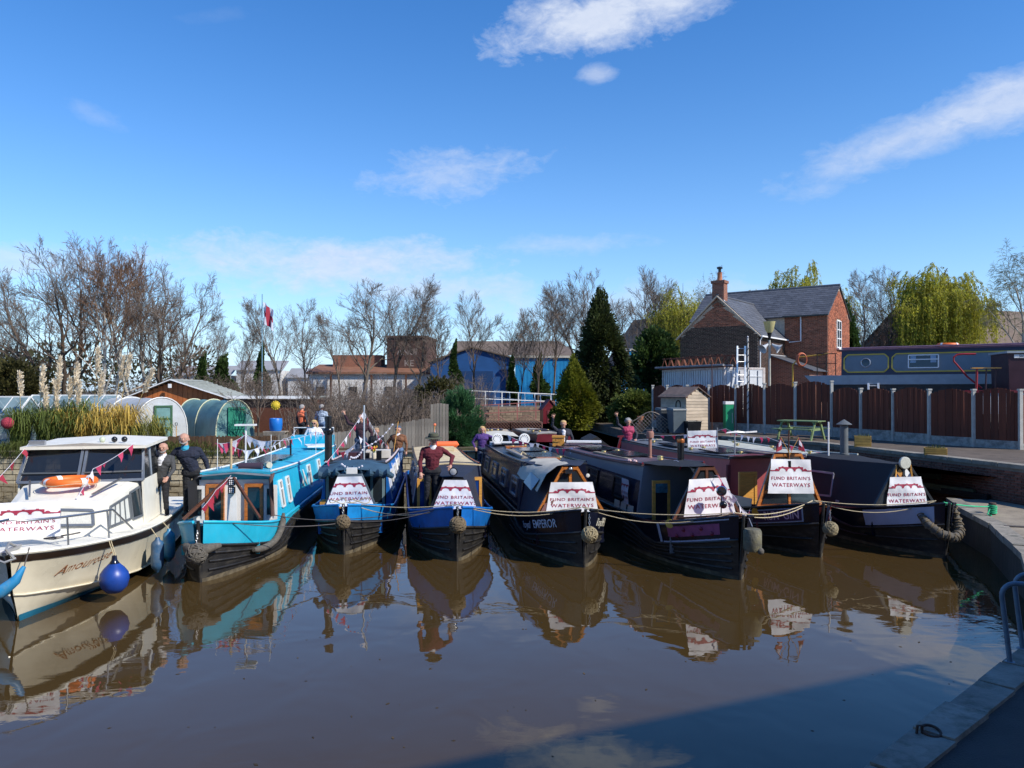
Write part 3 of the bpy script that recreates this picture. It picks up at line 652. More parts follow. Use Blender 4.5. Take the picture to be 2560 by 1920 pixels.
# ---- shipping container, trusses, ladder, lamp
def container():
    c = Vector((10.62, 38.6, PZ)); ex = Vector((.944,.33)); t = thing('shipping_container', 'white rust-streaked shipping container behind the board fence', 'container', c, math.atan2(.33,.944))
    cw = M('container_white', (.62,.64,.66), .55, .1, 3, stain=(.22,.07,.03), stain_scale=1.6, stain_amt=.6, stretch=(1,1,.3)); W, Ln, Hh = 2.44, 6.06, 2.55
    MB().box((W/2,Ln/2,Hh/2),(W-.16,Ln-.1,Hh-.06)).build('body', cw, t)
    for s, x in ((0,.04),(1,W-.04)):
        r = MB(); n = 26
        for i in range(n): r.box((x,.14+(Ln-.28)*(i+.5)/n,Hh/2),(.07,(Ln-.28)/n*.55,Hh-.22))
        r.build('corrugated_side', cw, t)
    f = MB()
    for x in (.06,W-.06):
        for y in (.06,Ln-.06): f.box((x,y,Hh/2),(.13,.13,Hh))
    for z in (.06,Hh-.05):
        for x in (.06,W-.06): f.box((x,Ln/2,z),(.11,Ln-.26,.11))
        for y in (.06,Ln-.06): f.box((W/2,y,z),(W-.26,.11,.11))
    f.build('frame', M('container_frame', (.55,.50,.47), .6, .2, 5, stain=(.25,.07,.03), stain_scale=3, stain_amt=.7), t)
    for k in range(2):
        d = MB().box((.14+ (W-.28)*(.25+.5*k), .03, Hh/2), ((W-.28)/2-.02,.05,Hh-.26)).build('door', cw, t)
        for x in (-.28,.22): MB().tube([(.14+(W-.28)*(.25+.5*k)+x,-.02,.15),(.14+(W-.28)*(.25+.5*k)+x,-.02,Hh-.15)], .02, 6).build('lock_bar', grey_metal, d)
        for z in (.7,1.5,2.1): MB().box((.14+(W-.28)*(.25+.5*k),-.005,z),((W-.28)/2-.1,.03,.05)).build('door_rib', cw, d)
    # rusty roof trusses on top
    tr = thing('steel_trusses', 'stack of rusty triangulated steel trusses lying on the container', 'truss', c+Vector((0,0,Hh)), math.atan2(.33,.944)); rs = M('rust', (.16,.055,.03), .9, .3, 8, .4, 60)
    for k in range(3):
        y0 = .5; m_ = MB(); x = -.1+k*.45
        m_.beam((x,-.2,.04),(x,6.2,.04),.05,.06); m_.beam((x+.03,.1,.62),(x+.03,5.9,.62),.04,.05)
        for j in range(9):
            a = .1+j*.65; m_.beam((x,a,.05),(x,a+.33,.64),.04,.04); m_.beam((x,a+.33,.64),(x,a+.65,.05),.04,.04)
        m_.build('truss', rs, tr)
    MB().tube([(-.25,-.3,.1),(-.3,6.3,.12)], .06, 8).tube([(.2,-.4,.08),(.1,6.0,.1)], .05, 8).build('pipe', M('dull_pipe', (.2,.2,.21), .6), tr)
container()
def ladder(label, a, b, w, mat, rungs, sidev):
    a, b = Vector(a), Vector(b); t = thing('ladder', label, 'ladder', a); d = b-a; s = Vector(sidev).normalized()*w/2
    for q in (-1, 1): MB().beam(s*q, d+s*q, .05, .08, s).build('stile', mat, t)
    for k in range(rungs): MB().tube([d*((k+.6)/rungs)-s, d*((k+.6)/rungs)+s], .018, 6).build('rung', mat, t)
alu = M('aluminium', (.62,.62,.62), .35, .12, 6, metal=.6)
ladder('aluminium extension ladder leaning upright against white container end', (11.25,38.0,PZ-.02), (11.45,38.55,6.05), .42, alu, 11, (1,.2,0))
def lamp_post():
    p = P(1924,960,38.0); p.z = PZ; t = thing('lamp_post', 'tall yard lamp with yellow cone lantern and two horn loudspeakers', 'lamp', p)
    Ht = 7.6-PZ; MB().tube([(0,0,0),(0,0,Ht-1.3)], [.07,.05], 10).build('post', M('post_cream', (.42,.40,.34), .6, .15), t, True)
    MB().lathe([(.04,0),(.06,.15),(.1,.35),(.12,.42)], (0,0,Ht-1.35), 14).build('lamp_neck', black_paint, t, True)
    MB().lathe([(.12,0),(.2,.14),(.28,.52),(.29,.55)], (0,0,Ht-.93), 18).build('lantern', M('yellowed_plastic', (.62,.56,.28), .4, .1, trans=.3), t, True)
    for s in (-1, 1):
        R = Vector((s*.75,-.35,-.55)).normalized().to_track_quat('Z','Y').to_matrix()
        MB().lathe([(.05,0),(.07,.12),(.13,.3),(.24,.42),(.25,.44),(.2,.4),(.08,.2)], (s*.1,-.05,Ht-1.5), 16, R=R).build('loudspeaker', M('speaker_grey', (.42,.44,.46), .5), t, True)
lamp_post()
# ---- garden shed
def shed():
    p = P(1742,1076,36.6); p.z = TZ; t = thing('garden_shed', 'small weathered grey shiplap garden shed beside the wheelie bins', 'shed', p, math.radians(30))
    sw = M('pale_shiplap', (.44,.36,.27), .85, .25, 4, .4, 40, island=.15, stretch=(.3,1,1)); w, d, e, r = 1.35, 1.75, 1.75, 2.15
    MB().prism([(-w/2,0,0),(w/2,0,0),(w/2,0,e-.02),(0,0,r-.04),(-w/2,0,e-.02)], (0,d,0)).build('core', dark_wood, t)
    n = 14
    for i in range(n):
        z = i*.15; z2 = z+.152
        hw = w/2 if z2 <= e else w/2*(r-z2)/(r-e)
        if hw > .08: MB().prism([(-hw-.01,-.03,z),(hw+.01,-.03,z),(hw+.01,-.012,z2),(-hw-.01,-.012,z2)], (0,.012,0)).build('board', sw, t)
        if z2 < e+.1:
            for s in (-1, 1): MB().prism([(s*(w/2+.032),0,z),(s*(w/2+.032),d,z),(s*(w/2+.014),d,z2),(s*(w/2+.014),0,z2)], (-s*.012,0,0)).build('board', sw, t)
    sl = (r-e)/(w/2)
    for s in (-1, 1): MB().prism([(0,-.12,r),(s*(w/2+.14),-.12,e-sl*.14),(s*(w/2+.14),d+.1,e-sl*.14),(0,d+.1,r)], (0,0,.04)).build('roof', M('roofing_felt', (.14,.10,.085), .9, .3, 4), t)
    MB().tube([(-w/2-.04, .5+.16*math.cos(a), 1.3+.24*math.sin(a)) for a in [i*math.pi/8 for i in range(16)]], .025, 6, closed=True).build('wreath_plaque', black_paint, t, True)
shed()
# ---- greenhouse, polytunnels, summerhouse in the garden
poly_w = M('polythene_white', (.62,.65,.67), .35, .12, 2, .3, 12, trans=.25)
poly_g = M('polythene_green', (.17,.33,.32), .4, .25, 2, .3, 12, trans=.2)
green_paint = M('green_paint', (.03,.10,.045), .55, .25, 6)
frame_white = M('frame_white', (.75,.75,.73), .4, .08)
def polytunnel(lab, p, rz, w, h, ln, skin, door, fr):
    t = thing('polytunnel', lab, 'polytunnel', p, rz); n = 16
    def arch(y, k=1.0): return [Vector((-w/2*k*math.cos(math.pi*i/n)*(1.0 if 0 < i < n else 1), y, .0 if i in (0,n) else h*k*(math.sin(math.pi*i/n))**.62)) for i in range(n+1)]
    rings = []
    for j in range(9):
        y = ln*j/8; sag = 1-.025*(j % 2); rings.append(arch(y, sag))
    MB().loft(rings, closed=False, cap0=False, cap1=False).build('cover', skin, t, True)
    MB().add(arch(.0, .99), [tuple(range(n+1))]).build('end_sheet', skin, t); MB().add(arch(ln, .99), [tuple(range(n+1))]).build('end_sheet', skin, t)
    for j in (0, 4, 8): MB().tube([v+Vector((0,-.01,0)) for v in arch(ln*j/8, 1.012)], .028, 6, cap=False).build('hoop', fr, t, True)
    dw, dh = .72, h*.84
    d = MB().box((.05,-.05,dh/2),(dw,.03,dh)).build('door', door[1], t); f = MB()
    for x in (.05-dw/2,.05+dw/2): f.box((x,-.07,dh/2),(.09,.05,dh))
    for z in (.05,dh*.42,dh*.66,dh-.05): f.box((.05,-.07,z),(dw-.09,.05,.08))
    f.beam((.05-dw/2,-.075,dh*.42),(.05+dw/2,-.075,.1),.05,.07,(0,1,0)); f.build('door_frame', door[0], d)
def wp_(px, py, Y, z): v = P(px, py, Y); v.z = z; return v
polytunnel('white polythene tunnel with green framed door behind the pampas grass', wp_(404,1100,34.0,GZ), math.radians(50), 2.35, 2.05, 6.0, poly_w, (green_paint, poly_g), frame_white)
polytunnel('green polythene tunnel with solid green door beside leaning garden tree', wp_(588,1100,34.4,GZ), math.radians(44), 1.75, 1.95, 4.6, poly_g, (M('emerald_paint', (.01,.19,.12), .5), M('emerald_paint', (.01,.19,.12), .5)), M('hoop_cream', (.6,.6,.4), .5))
def greenhouse(lab, p, rz, w, ln, e, r):
    t = thing('greenhouse', lab, 'greenhouse', p, rz); gl = M('greenhouse_glass', (.24,.34,.36), .08, .25, 1.5, spec=.8, alpha=.72); f = MB(); k = int(ln/.65)
    for i in range(k+1):
        x = ln*i/k; th = .028 if 0 < i < k else .06
        f.beam((x,0,0),(x,0,e),th,th); f.beam((x,w,0),(x,w,e),th,th); f.beam((x,0,e),(x,w/2,r),th,th); f.beam((x,w,e),(x,w/2,r),th,th)
    for z, y in ((e,0),(e,w),(r,w/2),(.03,0),(.03,w)): f.beam((0,y,z),(ln,y,z),.06,.06)
    f.build('frame', frame_white, t)
    for i in range(k):
        a, b = ln*i/k+.03, ln*(i+1)/k-.03
        MB().quad((a,.01,.05),(b,.01,.05),(b,.01,e),(a,.01,e)).build('pane', gl, t); MB().quad((a,.02,e+.02),(b,.02,e+.02),(b,w/2,r),(a,w/2,r)).build('pane', gl, t); MB().quad((a,w-.02,e+.02),(b,w-.02,e+.02),(b,w/2,r),(a,w/2,r)).build('pane', gl, t)
    for x in (.01,ln-.01): MB().add([(x,0,.05),(x,w,.05),(x,w,e),(x,w/2,r),(x,0,e)], [(0,1,2,3,4)]).build('end_pane', gl, t)
greenhouse('white framed glass greenhouse behind tall pampas plumes', wp_(45,1110,35.5,GZ), math.radians(3), 2.4, 4.0, 1.45, 2.15)
greenhouse('aluminium greenhouse with roof vent at the garden edge, red ball beside it', wp_(-90,1110,33.0,GZ), math.radians(3), 2.0, 2.2, 1.35, 2.1)
def summerhouse():
    t = thing('summerhouse', 'orange-brown boarded summerhouse with white bargeboards and grey roof', 'summerhouse', wp_(332,1090,43,GZ), math.radians(4))
    w, e, r = 4.9, 2.05, 2.95; ob = M('orange_boards', (.42,.125,.03), .6, .15, 4, island=.12)
    MB().prism([(0,.05,0),(w,.05,0),(w,.05,e),(w/2-.3,.05,r-.08),(0,.05,e)], (0,5,0)).build('wall', dark_wood, t)
    n = 18
    for i in range(n):
        x = w*(i+.5)/n; zt = e+(r-.1-e)*(x/(w/2-.3) if x < w/2-.3 else (w-x)/(w/2+.3)); MB().box((x,0,(1.5+zt)/2),(w/n-.02,.04,zt-1.5)).build('board', ob, t)
    rfm = M('grey_green_roof', (.30,.32,.29), .75, .2, 2)
    MB().prism([(-.25,-.3,e-.1),(w/2-.3,-.3,r),(w/2-.3,5,r),(-.25,5,e-.1)], (0,0,.07)).build('roof', rfm, t)
    MB().prism([(w+.25,-.3,e-.1),(w/2-.3,-.3,r),(w/2-.3,5,r),(w+.25,5,e-.1)], (0,0,.07)).build('roof', rfm, t)
    bb = MB(); bb.beam((-.28,-.34,e-.08),(w/2-.3,-.34,r+.03),.05,.16,(0,1,0)); bb.beam((w/2-.3,-.34,r+.03),(w+.28,-.34,e-.08),.05,.16,(0,1,0)); bb.build('bargeboard', upvc, t)
    MB().box((w+2.6,2.2,e-.05),(5.0,4.6,.08)).build('flat_roof', rfm, t); MB().box((w+2.6,-.12,e-.06),(5.0,.06,.16)).build('fascia', upvc, t); MB().box((w+2.6,2,.9),(4.8,3.6,1.85)).build('annexe_wall', dark_wood, t)
    for k in range(9): MB().box((w/2+.1+k*.28, 2.3, r-.02-k*.098),(.03,5.2,.06)).build('roof_batten', rfm, t)
    MB().box((w/2-.3,-.4,r-.32),(.16,.1,.22)).build('lamp', upvc, t)
summerhouse()
# ================================================================ VEGETATION
bark_brown = M('bark_brown', (.085,.060,.042), .95, .35, 6, .5, 40)
bark_grey = M('bark_grey', (.135,.11,.085), .95, .3, 6, .5, 40)
bark_birch = M('bark_birch', (.42,.38,.32), .85, .35, 5, .4, 30, stain=(.06,.05,.04), stain_scale=4, stain_amt=.9, stretch=(1,1,3))
twig_m = M('twigs', (.15,.115,.09), .95, .25, 2, island=.25)
twig_red = M('twigs_catkins', (.17,.095,.055), .95, .25, 2, island=.3)
def leafm(name, col, island=.45, trans=.3, var=.35, scale=1.2): return M(name, col, .6, var, scale, island=island, trans=trans, spec=.3)
ivy_m = leafm('ivy_leaves', (.052,.092,.022)); yew_m = leafm('yew_needles', (.055,.145,.055)); gold_m = leafm('golden_conifer', (.16,.17,.015))
dark_con = leafm('dark_conifer', (.045,.058,.016), .6); willow_m = leafm('willow_leaves', (.40,.38,.04), .35, .45); shrub_m = leafm('shrub_leaves', (.12,.15,.03)); olive_m = leafm('scrub_leaves', (.07,.065,.02))
brown_leaf = leafm('dry_leaves', (.20,.085,.025))

def bare_tree(seed, h, spread=.55, tr=.22, levels=4, kids=(7,6,6,5), droop=0.0, first=.22, stems=1, up=.5, minr=.013):
    r = random.Random(seed); trunk, tw = MB(), MB()
    def grow(p, d, ln, rad, lv):
        ns = (7,5,4,3,2)[min(lv,4)]; pts = [p.copy()]; rs = [rad]; dd = d.copy(); q = p.copy()
        for i in range(ns):
            wob = .10 if lv == 0 else .2
            dd = (dd+Vector((r.gauss(0,wob), r.gauss(0,wob), r.gauss(0,wob*.7)))+Vector((0,0,(up*.16 if lv else .05)-(droop*.5 if lv >= 3 else 0)))).normalized()
            q = q+dd*ln/ns; pts.append(q.copy()); rs.append(max(minr*.7, rad*(1-.72*(i+1)/ns)))
        sides = (8,6,4,3,3)[min(lv,4)]
        (trunk if lv <= 1 else tw).tube(pts, rs, sides, cap=False)
        if lv >= levels: return
        nk = kids[lv]
        for k in range(nk):
            t = first+(1-first)*((k+r.random())/nk) if lv == 0 else .25+.75*((k+r.random())/nk)
            x = t*ns; i = min(int(x), ns-1); pp = pts[i].lerp(pts[i+1], x-i); tan = (pts[i+1]-pts[i]).normalized()
            az = r.uniform(0, 2*math.pi) if lv else 2.4*k+r.uniform(-.4,.4)
            side = Vector((math.cos(az), math.sin(az), 0)); side = (side-tan*side.dot(tan)).normalized()
            sp = spread*r.uniform(.75,1.25)*(1.25-.5*t if lv == 0 else 1)
            nd = (tan*math.cos(sp)+side*math.sin(sp)).normalized()
            l2 = ln*((.62-.32*t) if lv == 0 else r.uniform(.42,.62)*(1.1-.35*t))
            grow(pp, nd, l2, max(minr, rs[i]*(.55 if lv == 0 else .6)), lv+1)
    for s_ in range(stems):
        a = 2*math.pi*s_/max(stems,1)+r.random(); lean = .0 if stems == 1 else .2
        grow(Vector((math.cos(a)*.25*(stems > 1), math.sin(a)*.25*(stems > 1), -.1)), Vector((math.cos(a)*lean, math.sin(a)*lean, 1)).normalized(), h*r.uniform(.85,1.0), tr, 0)
    return trunk, tw

TREES = {}
def tree_kind(key, bark, tm, **k):
    a, b = bare_tree(**k)
    # straighten the height to exactly h
    zmax = max(v[2] for v in b.v); s = k['h']/zmax
    for m_ in (a, b): m_.v = [(x*s, y*s, z*s) for x, y, z in m_.v]
    TREES[key] = (a.mesh('trunk', bark, True, fix=False), b.mesh('crown', tm, fix=False), k['h'])
tree_kind('lime1', bark_grey, twig_m, seed=1, h=14, spread=.62, tr=.26, kids=(11,8,7,6))
tree_kind('lime2', bark_grey, twig_m, seed=2, h=14, spread=.5, tr=.24, kids=(10,8,7,6), first=.3)
tree_kind('tall', bark_brown, twig_m, seed=3, h=15, spread=.42, tr=.2, kids=(11,7,7,5), first=.35)
tree_kind('thin', bark_brown, twig_m, seed=4, h=11, spread=.4, tr=.13, kids=(10,6,6,5), first=.2)
tree_kind('ash', bark_brown, twig_m, seed=5, h=11.5, spread=.6, tr=.22, kids=(7,7,6,5), stems=3, first=.3, up=.6)
tree_kind('birch', bark_birch, twig_red, seed=8, h=12, spread=.5, tr=.17, kids=(12,7,6,5), first=.22, stems=2, droop=.12)
tree_kind('wbirch', bark_birch, M('birch_twig_buds', (.16,.15,.075), .9, .25, 2, island=.3), seed=9, h=12, spread=.7, tr=.2, kids=(11,8,7,5), first=.3, droop=.55, up=.3)
def tree(key, lab, px, top, Y, group=None, gz=None, rz=None, wide=1.0, cat='tree', name='bare_tree'):
    gz = GZ if gz is None else gz
    a, b, h = TREES[key]; ht = (H-(top-HZ)/F*Y)-gz; s = ht/h; v = P(px, 1000, Y); r = random.Random(int(px*7+Y))
    t = thing(name, lab, cat, (v.x, v.y, gz), rz if rz is not None else r.uniform(0,6.28), group)
    t.scale = (s*wide, s*wide, s)
    inst(a, 'trunk', t); inst(b, 'crown', t); return t
G1 = 'bare trees in a row beyond the gardens'
L1 = 'leafless grey tree in the far row behind the gardens and sheds'
TL = ['slim leafless tree left of the ivy-wrapped trees by the summerhouse', 'narrow leafless tree rising behind the ivy-wrapped trees', 'slim leafless tree just left of the flag pole', 'rounded leafless tree just right of the flag pole', 'leafless tree above the left end of the white workshop', 'broad tall leafless tree in front of the white workshop roof', 'leafless tree standing before the lettered brick block',
      'leafless tree between lettered brick block and dark blue gable', 'thin leafless tree at the left eave of the dark blue gable', 'leafless tree before the apex of the dark blue gable', 'thin leafless tree before the right slope of the dark blue gable', 'narrow leafless tree at the left edge of the light blue cladding', 'leafless tree before the middle of the light blue cladding', 'leafless tree right behind the golden conifer', 'tall leafless tree rising behind the dark conical conifer',
      'tallest leafless tree, between dark conifer and ivy-smothered stump', 'leafless tree behind the ivy-smothered stump', 'thin leafless tree by the forked ivy trunk', 'low leafless tree far behind the workshop roof']
for i, (k, px, top, Y, wd) in enumerate([('thin',480,795,74,.9),('tall',540,775,80,.7),('thin',600,800,80,.9),('lime2',700,738,82,.9),('lime1',765,745,84,.75),
      ('lime1',905,688,78,1.05),('lime2',985,690,82,1.0),('lime1',1040,735,80,.8),('thin',1100,760,78,1.0),('tall',1188,716,76,.95),('thin',1262,778,74,1.0),('tall',1300,765,79,.7),('tall',1385,690,74,.95),('lime2',1450,698,78,.85),
      ('tall',1525,660,74,1.0),('tall',1565,655,77,1.1),('tall',1618,690,73,.8),('thin',1345,740,70,1.1),('lime2',850,770,90,.7)]):
    tree(k, TL[i], px, top, Y, G1, wide=wd)
for px, top, Y, lab in ((2140,665,62,'spreading leafless tree behind the ivy column next to the house gable'),(2215,655,66,'leafless forked tree between ivy column and big willow'),(1780,722,78,'low leafless tree crown showing above the slate ridge')):
    tree('lime1', lab, px, top, Y, gz=2.0, wide=.85)
tree('ash', 'leafless many-stemmed tree with long left limbs behind the greenhouse', 172, 592, 47, rz=.6, wide=1.0)
tree('birch', 'birch with russet catkins and pale trunk behind the pampas plumes', 272, 585, 46, rz=1.1, wide=.9)
tree('birch', 'tall russet-topped birch right of its pale-stemmed neighbour', 352, 590, 49, rz=3.4, wide=.85)
tree('ash', 'leafless many-stemmed tree leaning long limbs over the summerhouse', 405, 640, 48, rz=2.7, wide=.8)
tree('wbirch', 'weeping birch with hanging budding twigs at the boatyard end', 2535, 598, 56, gz=PZ, wide=.85, name='weeping_birch')
tree('wbirch', 'slender weeping birch crown rising behind the house chimney', 1778, 660, 92, wide=.55, name='weeping_birch', rz=1.0)
tree('lime1', 'small budding tree at the far left end of the garden', 20, 742, 50, wide=.8, rz=2.0)

def quads(C, D, W_, Ln, seed=0):
    """leaf quads: centres, directions, widths, lengths"""
    rg = np.random.default_rng(seed); n = len(C); D = D/np.linalg.norm(D, axis=1, keepdims=True)
    R = rg.normal(size=(n,3)); S = np.cross(D, R); S /= np.linalg.norm(S, axis=1, keepdims=True)+1e-9
    a = C-S*W_[:,None]/2; b = C+S*W_[:,None]/2; e = D*Ln[:,None]
    V = np.stack([a, b, b+e*.9, a+e], 1).reshape(-1,3); Q = np.arange(4*n).reshape(-1,4); return V, Q
def blob_pts(n, rad, seed, clumps=60, shell=.55, csize=.28, z0=0.0, shape=None):
    rg = np.random.default_rng(seed); u = rg.normal(size=(clumps,3)); u /= np.linalg.norm(u, axis=1, keepdims=True)
    cc = u*(shell+(1-shell)*rg.random((clumps,1))**.6); k = rg.integers(0, clumps, n)
    w = rg.normal(size=(n,3)); w /= np.linalg.norm(w, axis=1, keepdims=True)
    p = cc[k]+w*csize*rg.random((n,1))**.45*(.6+.8*rg.random((clumps,1))[k])
    if shape is not None: p = shape(p)
    out = p.copy(); out /= np.linalg.norm(out, axis=1, keepdims=True)+1e-9
    return p*np.array(rad), out*.8+w*.7, rg
def cone_shape(p):
    z = np.clip((p[:,2]+1)/2, 0, 1.2); a = np.arctan2(p[:,1], p[:,0])
    k = np.clip(1.02-.72*np.clip(z, 0, 1)**1.6, .16, 1)*(1+.16*np.sin(3*a+9*z)+.12*np.sin(5*a-14*z)); q = p.copy(); q[:,0] *= k; q[:,1] *= k; q[:,0] += .12*np.sin(5*z); return q
def ivy_shape(p):
    z = np.clip((p[:,2]+1)/2, 0, 1.2); a = np.arctan2(p[:,1], p[:,0]); q = p.copy(); k = (.62+.38*np.sin(8*z+1.3)*np.cos(5*z))*(1+.3*np.sin(2*a+11*z)); k = k*np.clip(1.25-z*.7,.3,1.2); q[:,0] = q[:,0]*k+.22*np.sin(6*z); q[:,1] = q[:,1]*k; return q
def bush(name, lab, cat, loc, rad, n, leaf, mat, seed, clumps=60, shape=None, up=0.0, lw=.5, csize=.28, stem=True, group=None, shell=.55, spikes=90):
    t = thing(name, lab, cat, loc, 0, group); p, d, rg = blob_pts(n, rad, seed, clumps, shell, csize, shape=shape); p[:,2] += rad[2]*.98
    if spikes:
        ns = spikes; dr = rg.normal(size=(ns,3)); dr /= np.linalg.norm(dr, axis=1, keepdims=True); m2 = n//5; i2 = rg.integers(0, ns, m2); tt = .72+.5*rg.random(m2)*(.6+.4*rg.random(ns)[i2]); q = dr[i2]*tt[:,None]+rg.normal(size=(m2,3))*.035
        q = (shape(q) if shape is not None else q)*np.array(rad); q[:,2] += rad[2]*.98; p = np.concatenate([p, q]); d = np.concatenate([d, dr[i2]+rg.normal(size=(m2,3))*.35]); n = len(p)
    p[:,2] = np.maximum(p[:,2], .03); d = d+np.array([0,0,up])
    V, Q = quads(p, d, leaf*lw*rg.uniform(.6,1.3,n), leaf*rg.uniform(.6,1.4,n), seed)
    o = bpy.data.objects.new('foliage', np_mesh('foliage', V, Q, mat)); COL.objects.link(o); o.parent = t
    if stem:
        s = MB(); r = random.Random(seed)
        s.tube([(0,0,-.05),(.03,0,rad[2]*.6),(0,.02,rad[2]*1.5)], [.09*rad[0]+.02,.06*rad[0]+.02,.02], 7)
        for k in range(7):
            a = r.uniform(0,6.28); zz = rad[2]*r.uniform(.2,1.1); s.tube([(0,0,zz),(rad[0]*.7*math.cos(a),rad[1]*.7*math.sin(a),zz+rad[2]*.35)], [.035,.012], 5)
        s.build('trunk' if cat == 'tree' else 'stem', bark_brown, t, True)
    return t
def at(px, py, Y, z): v = P(px, py, Y); v.z = z; return v
bush('yew_bush', 'dense dark green yew bush at the end of the paling fence', 'bush', at(1150,1100,33.2,GZ-.25), (.88,.85,1.32), 26000, .085, yew_m, 1, 90, up=.9, lw=.28, csize=.22)
bush('conifer_tree', 'tall dark conical conifer behind the waving woman', 'tree', at(1508,1060,48.5,TZ), (1.62,1.62,3.75), 36000, .17, dark_con, 2, 46, cone_shape, up=-.1, lw=.4, csize=.40, shell=.8)
bush('golden_conifer', 'golden yellow-green conifer hugging the left of the dark conical one', 'tree', at(1440,1050,46.5,TZ-.3), (1.15,1.1,1.95), 20000, .14, gold_m, 3, 30, cone_shape, up=.6, lw=.35, csize=.42, shell=.8)
bush('ivy_tree', 'stumpy tree wholly smothered in ivy left of the brick house', 'tree', at(1635,1000,58,TZ), (1.75,1.6,3.1), 22000, .2, ivy_m, 4, 110, up=0, lw=.7, csize=.26)
bush('variegated_shrub', 'pale variegated rounded shrub in front of the board fence end', 'bush', at(1590,1050,43,TZ), (1.35,1.1,.95), 15000, .12, shrub_m, 5, 60, lw=.55)
bush('dry_shrub', 'rusty brown dry shrub against the board fence end', 'bush', at(1644,1045,43.5,TZ), (.55,.4,.75), 1800, .12, brown_leaf, 6, 25, lw=.4)
bush('round_shrub', 'clipped yellow-green ball shrub beside the little red hut', 'bush', at(1398,1042,50,GZ), (.62,.6,.62), 5000, .09, gold_m, 7, 40)
bush('round_shrub', 'smaller clipped yellow-green shrub in front of the golden conifer', 'bush', at(1425,1052,47,GZ), (.55,.5,.5), 4200, .09, gold_m, 8, 40)
bush('ivy_column', 'dark ivy-clad tree column right of the house gable', 'tree', at(2122,960,56,2.2), (1.3,1.2,3.75), 20000, .2, ivy_m, 9, 90, cone_shape, lw=.7)
bush('ivy_hedge', 'dark ivy hedge mass behind the grey boat cabin', 'bush', at(2180,940,58,2.2), (2.6,1.2,2.15), 14000, .22, ivy_m, 10, 70, lw=.7)
bush('ivy_hedge', 'ragged dark hedge below the big willow', 'bush', at(2300,930,60,2.2), (3.2,1.3,1.85), 14000, .22, olive_m, 11, 70, lw=.7)
bush('ivy_hedge', 'ragged dark hedge between big willow and weeping birch', 'bush', at(2440,925,60,2.2), (2.8,1.3,1.55), 9000, .22, olive_m, 12, 60, lw=.7)
bush('ivy_clad_tree', 'ivy-wrapped tree beside the summerhouse roof', 'tree', at(560,1000,66,GZ), (1.25,1.2,2.5), 11000, .22, ivy_m, 13, 24, ivy_shape, lw=.7, csize=.36, shell=.4)
bush('ivy_clad_tree', 'slim ivy-wrapped tree left of its fuller neighbour by the summerhouse', 'tree', at(510,1000,70,GZ), (.8,.8,2.7), 8000, .2, ivy_m, 14, 24, ivy_shape, lw=.7, csize=.36, shell=.4)
bush('ivy_clad_tree', 'ivy-wrapped trunk below the English flag', 'tree', at(655,1000,72,GZ), (.75,.75,3.0), 8000, .2, ivy_m, 15, 24, ivy_shape, lw=.7, csize=.36, shell=.4)
bush('ivy_clad_tree', 'ivy-wrapped trunk in front of the dark blue gable', 'tree', at(1138,1000,75,GZ), (.8,.8,3.3), 8000, .2, ivy_m, 16, 24, ivy_shape, lw=.7, csize=.36, shell=.4)
bush('ivy_clad_tree', 'forked ivy trunk in front of the light blue cladding', 'tree', at(1350,1000,72,GZ), (1.0,.8,2.5), 9000, .2, ivy_m, 17, 24, ivy_shape, lw=.7, csize=.36, shell=.4)
bush('ivy_clad_tree', 'thin ivy trunk at the left edge of the light blue cladding', 'tree', at(1282,1000,73,GZ), (.5,.5,2.6), 5000, .2, ivy_m, 18, 24, ivy_shape, lw=.7, csize=.36, shell=.4)
bush('laurel_bush', 'big olive-green bush at far left behind the greenhouse', 'bush', at(20,1060,44,GZ), (2.6,1.6,1.9), 14000, .16, olive_m, 19, 80, lw=.6)
bush('laurel_bush', 'olive bush above the paling fence next to the yew', 'bush', at(1092,1040,44,GZ), (1.25,1.0,1.5), 9000, .13, olive_m, 20, 60, lw=.5)
bush('hedge_bush', 'ivy hedge behind the brick house eaves on the right', 'bush', at(2420,905,75,2.0), (5,1.5,1.8), 9000, .26, ivy_m, 21, 60, lw=.7)

def scrub(name, lab, area, n, h, seed, mat, leafy=0):
    """a tangle of thin bare stems that reads as one mass"""
    r = random.Random(seed); m_ = MB(); (x0, x1, y0, y1) = area
    for k in range(n):
        p = Vector((r.uniform(x0,x1), r.uniform(y0,y1), GZ-.03)); hh = h*r.uniform(.45,1.05); a = r.uniform(0,6.28); ln = r.uniform(.1,.6)*hh
        d = Vector((math.cos(a)*ln, math.sin(a)*ln, hh)); mid = p+d*.55+Vector((r.gauss(0,.12),r.gauss(0,.12),.1*hh))
        m_.tube([p, mid, p+d], [.02,.012,.006], 3, cap=False)
        for j in range(5):
            t = r.uniform(.3,1); s = p+d*t; e = s+Vector((r.gauss(0,.35),r.gauss(0,.35),r.uniform(-.1,.45)))*hh*.35; m_.tube([s,(s+e)/2+Vector((0,0,.05)),e], [.009,.007,.004], 3, cap=False)
    o = stuff(m_.build(name, mat, None, fix=False)); return tag(o, lab, 'scrub')
scrub('bramble_scrub', 'tangle of bare brown scrub stems on the bank behind the paling fence', (-11,-2.4,35.5,43), 650, 2.4, 21, twig_m)
scrub('hedge_scrub', 'long mass of leafless brown scrub in front of the white workshop', (-30,-2,56,68), 1300, 3.6, 22, twig_m)
scrub('undergrowth', 'dark leafless undergrowth behind greenhouse and summerhouse', (-38,-16,50,60), 700, 3.2, 23, bark_brown)
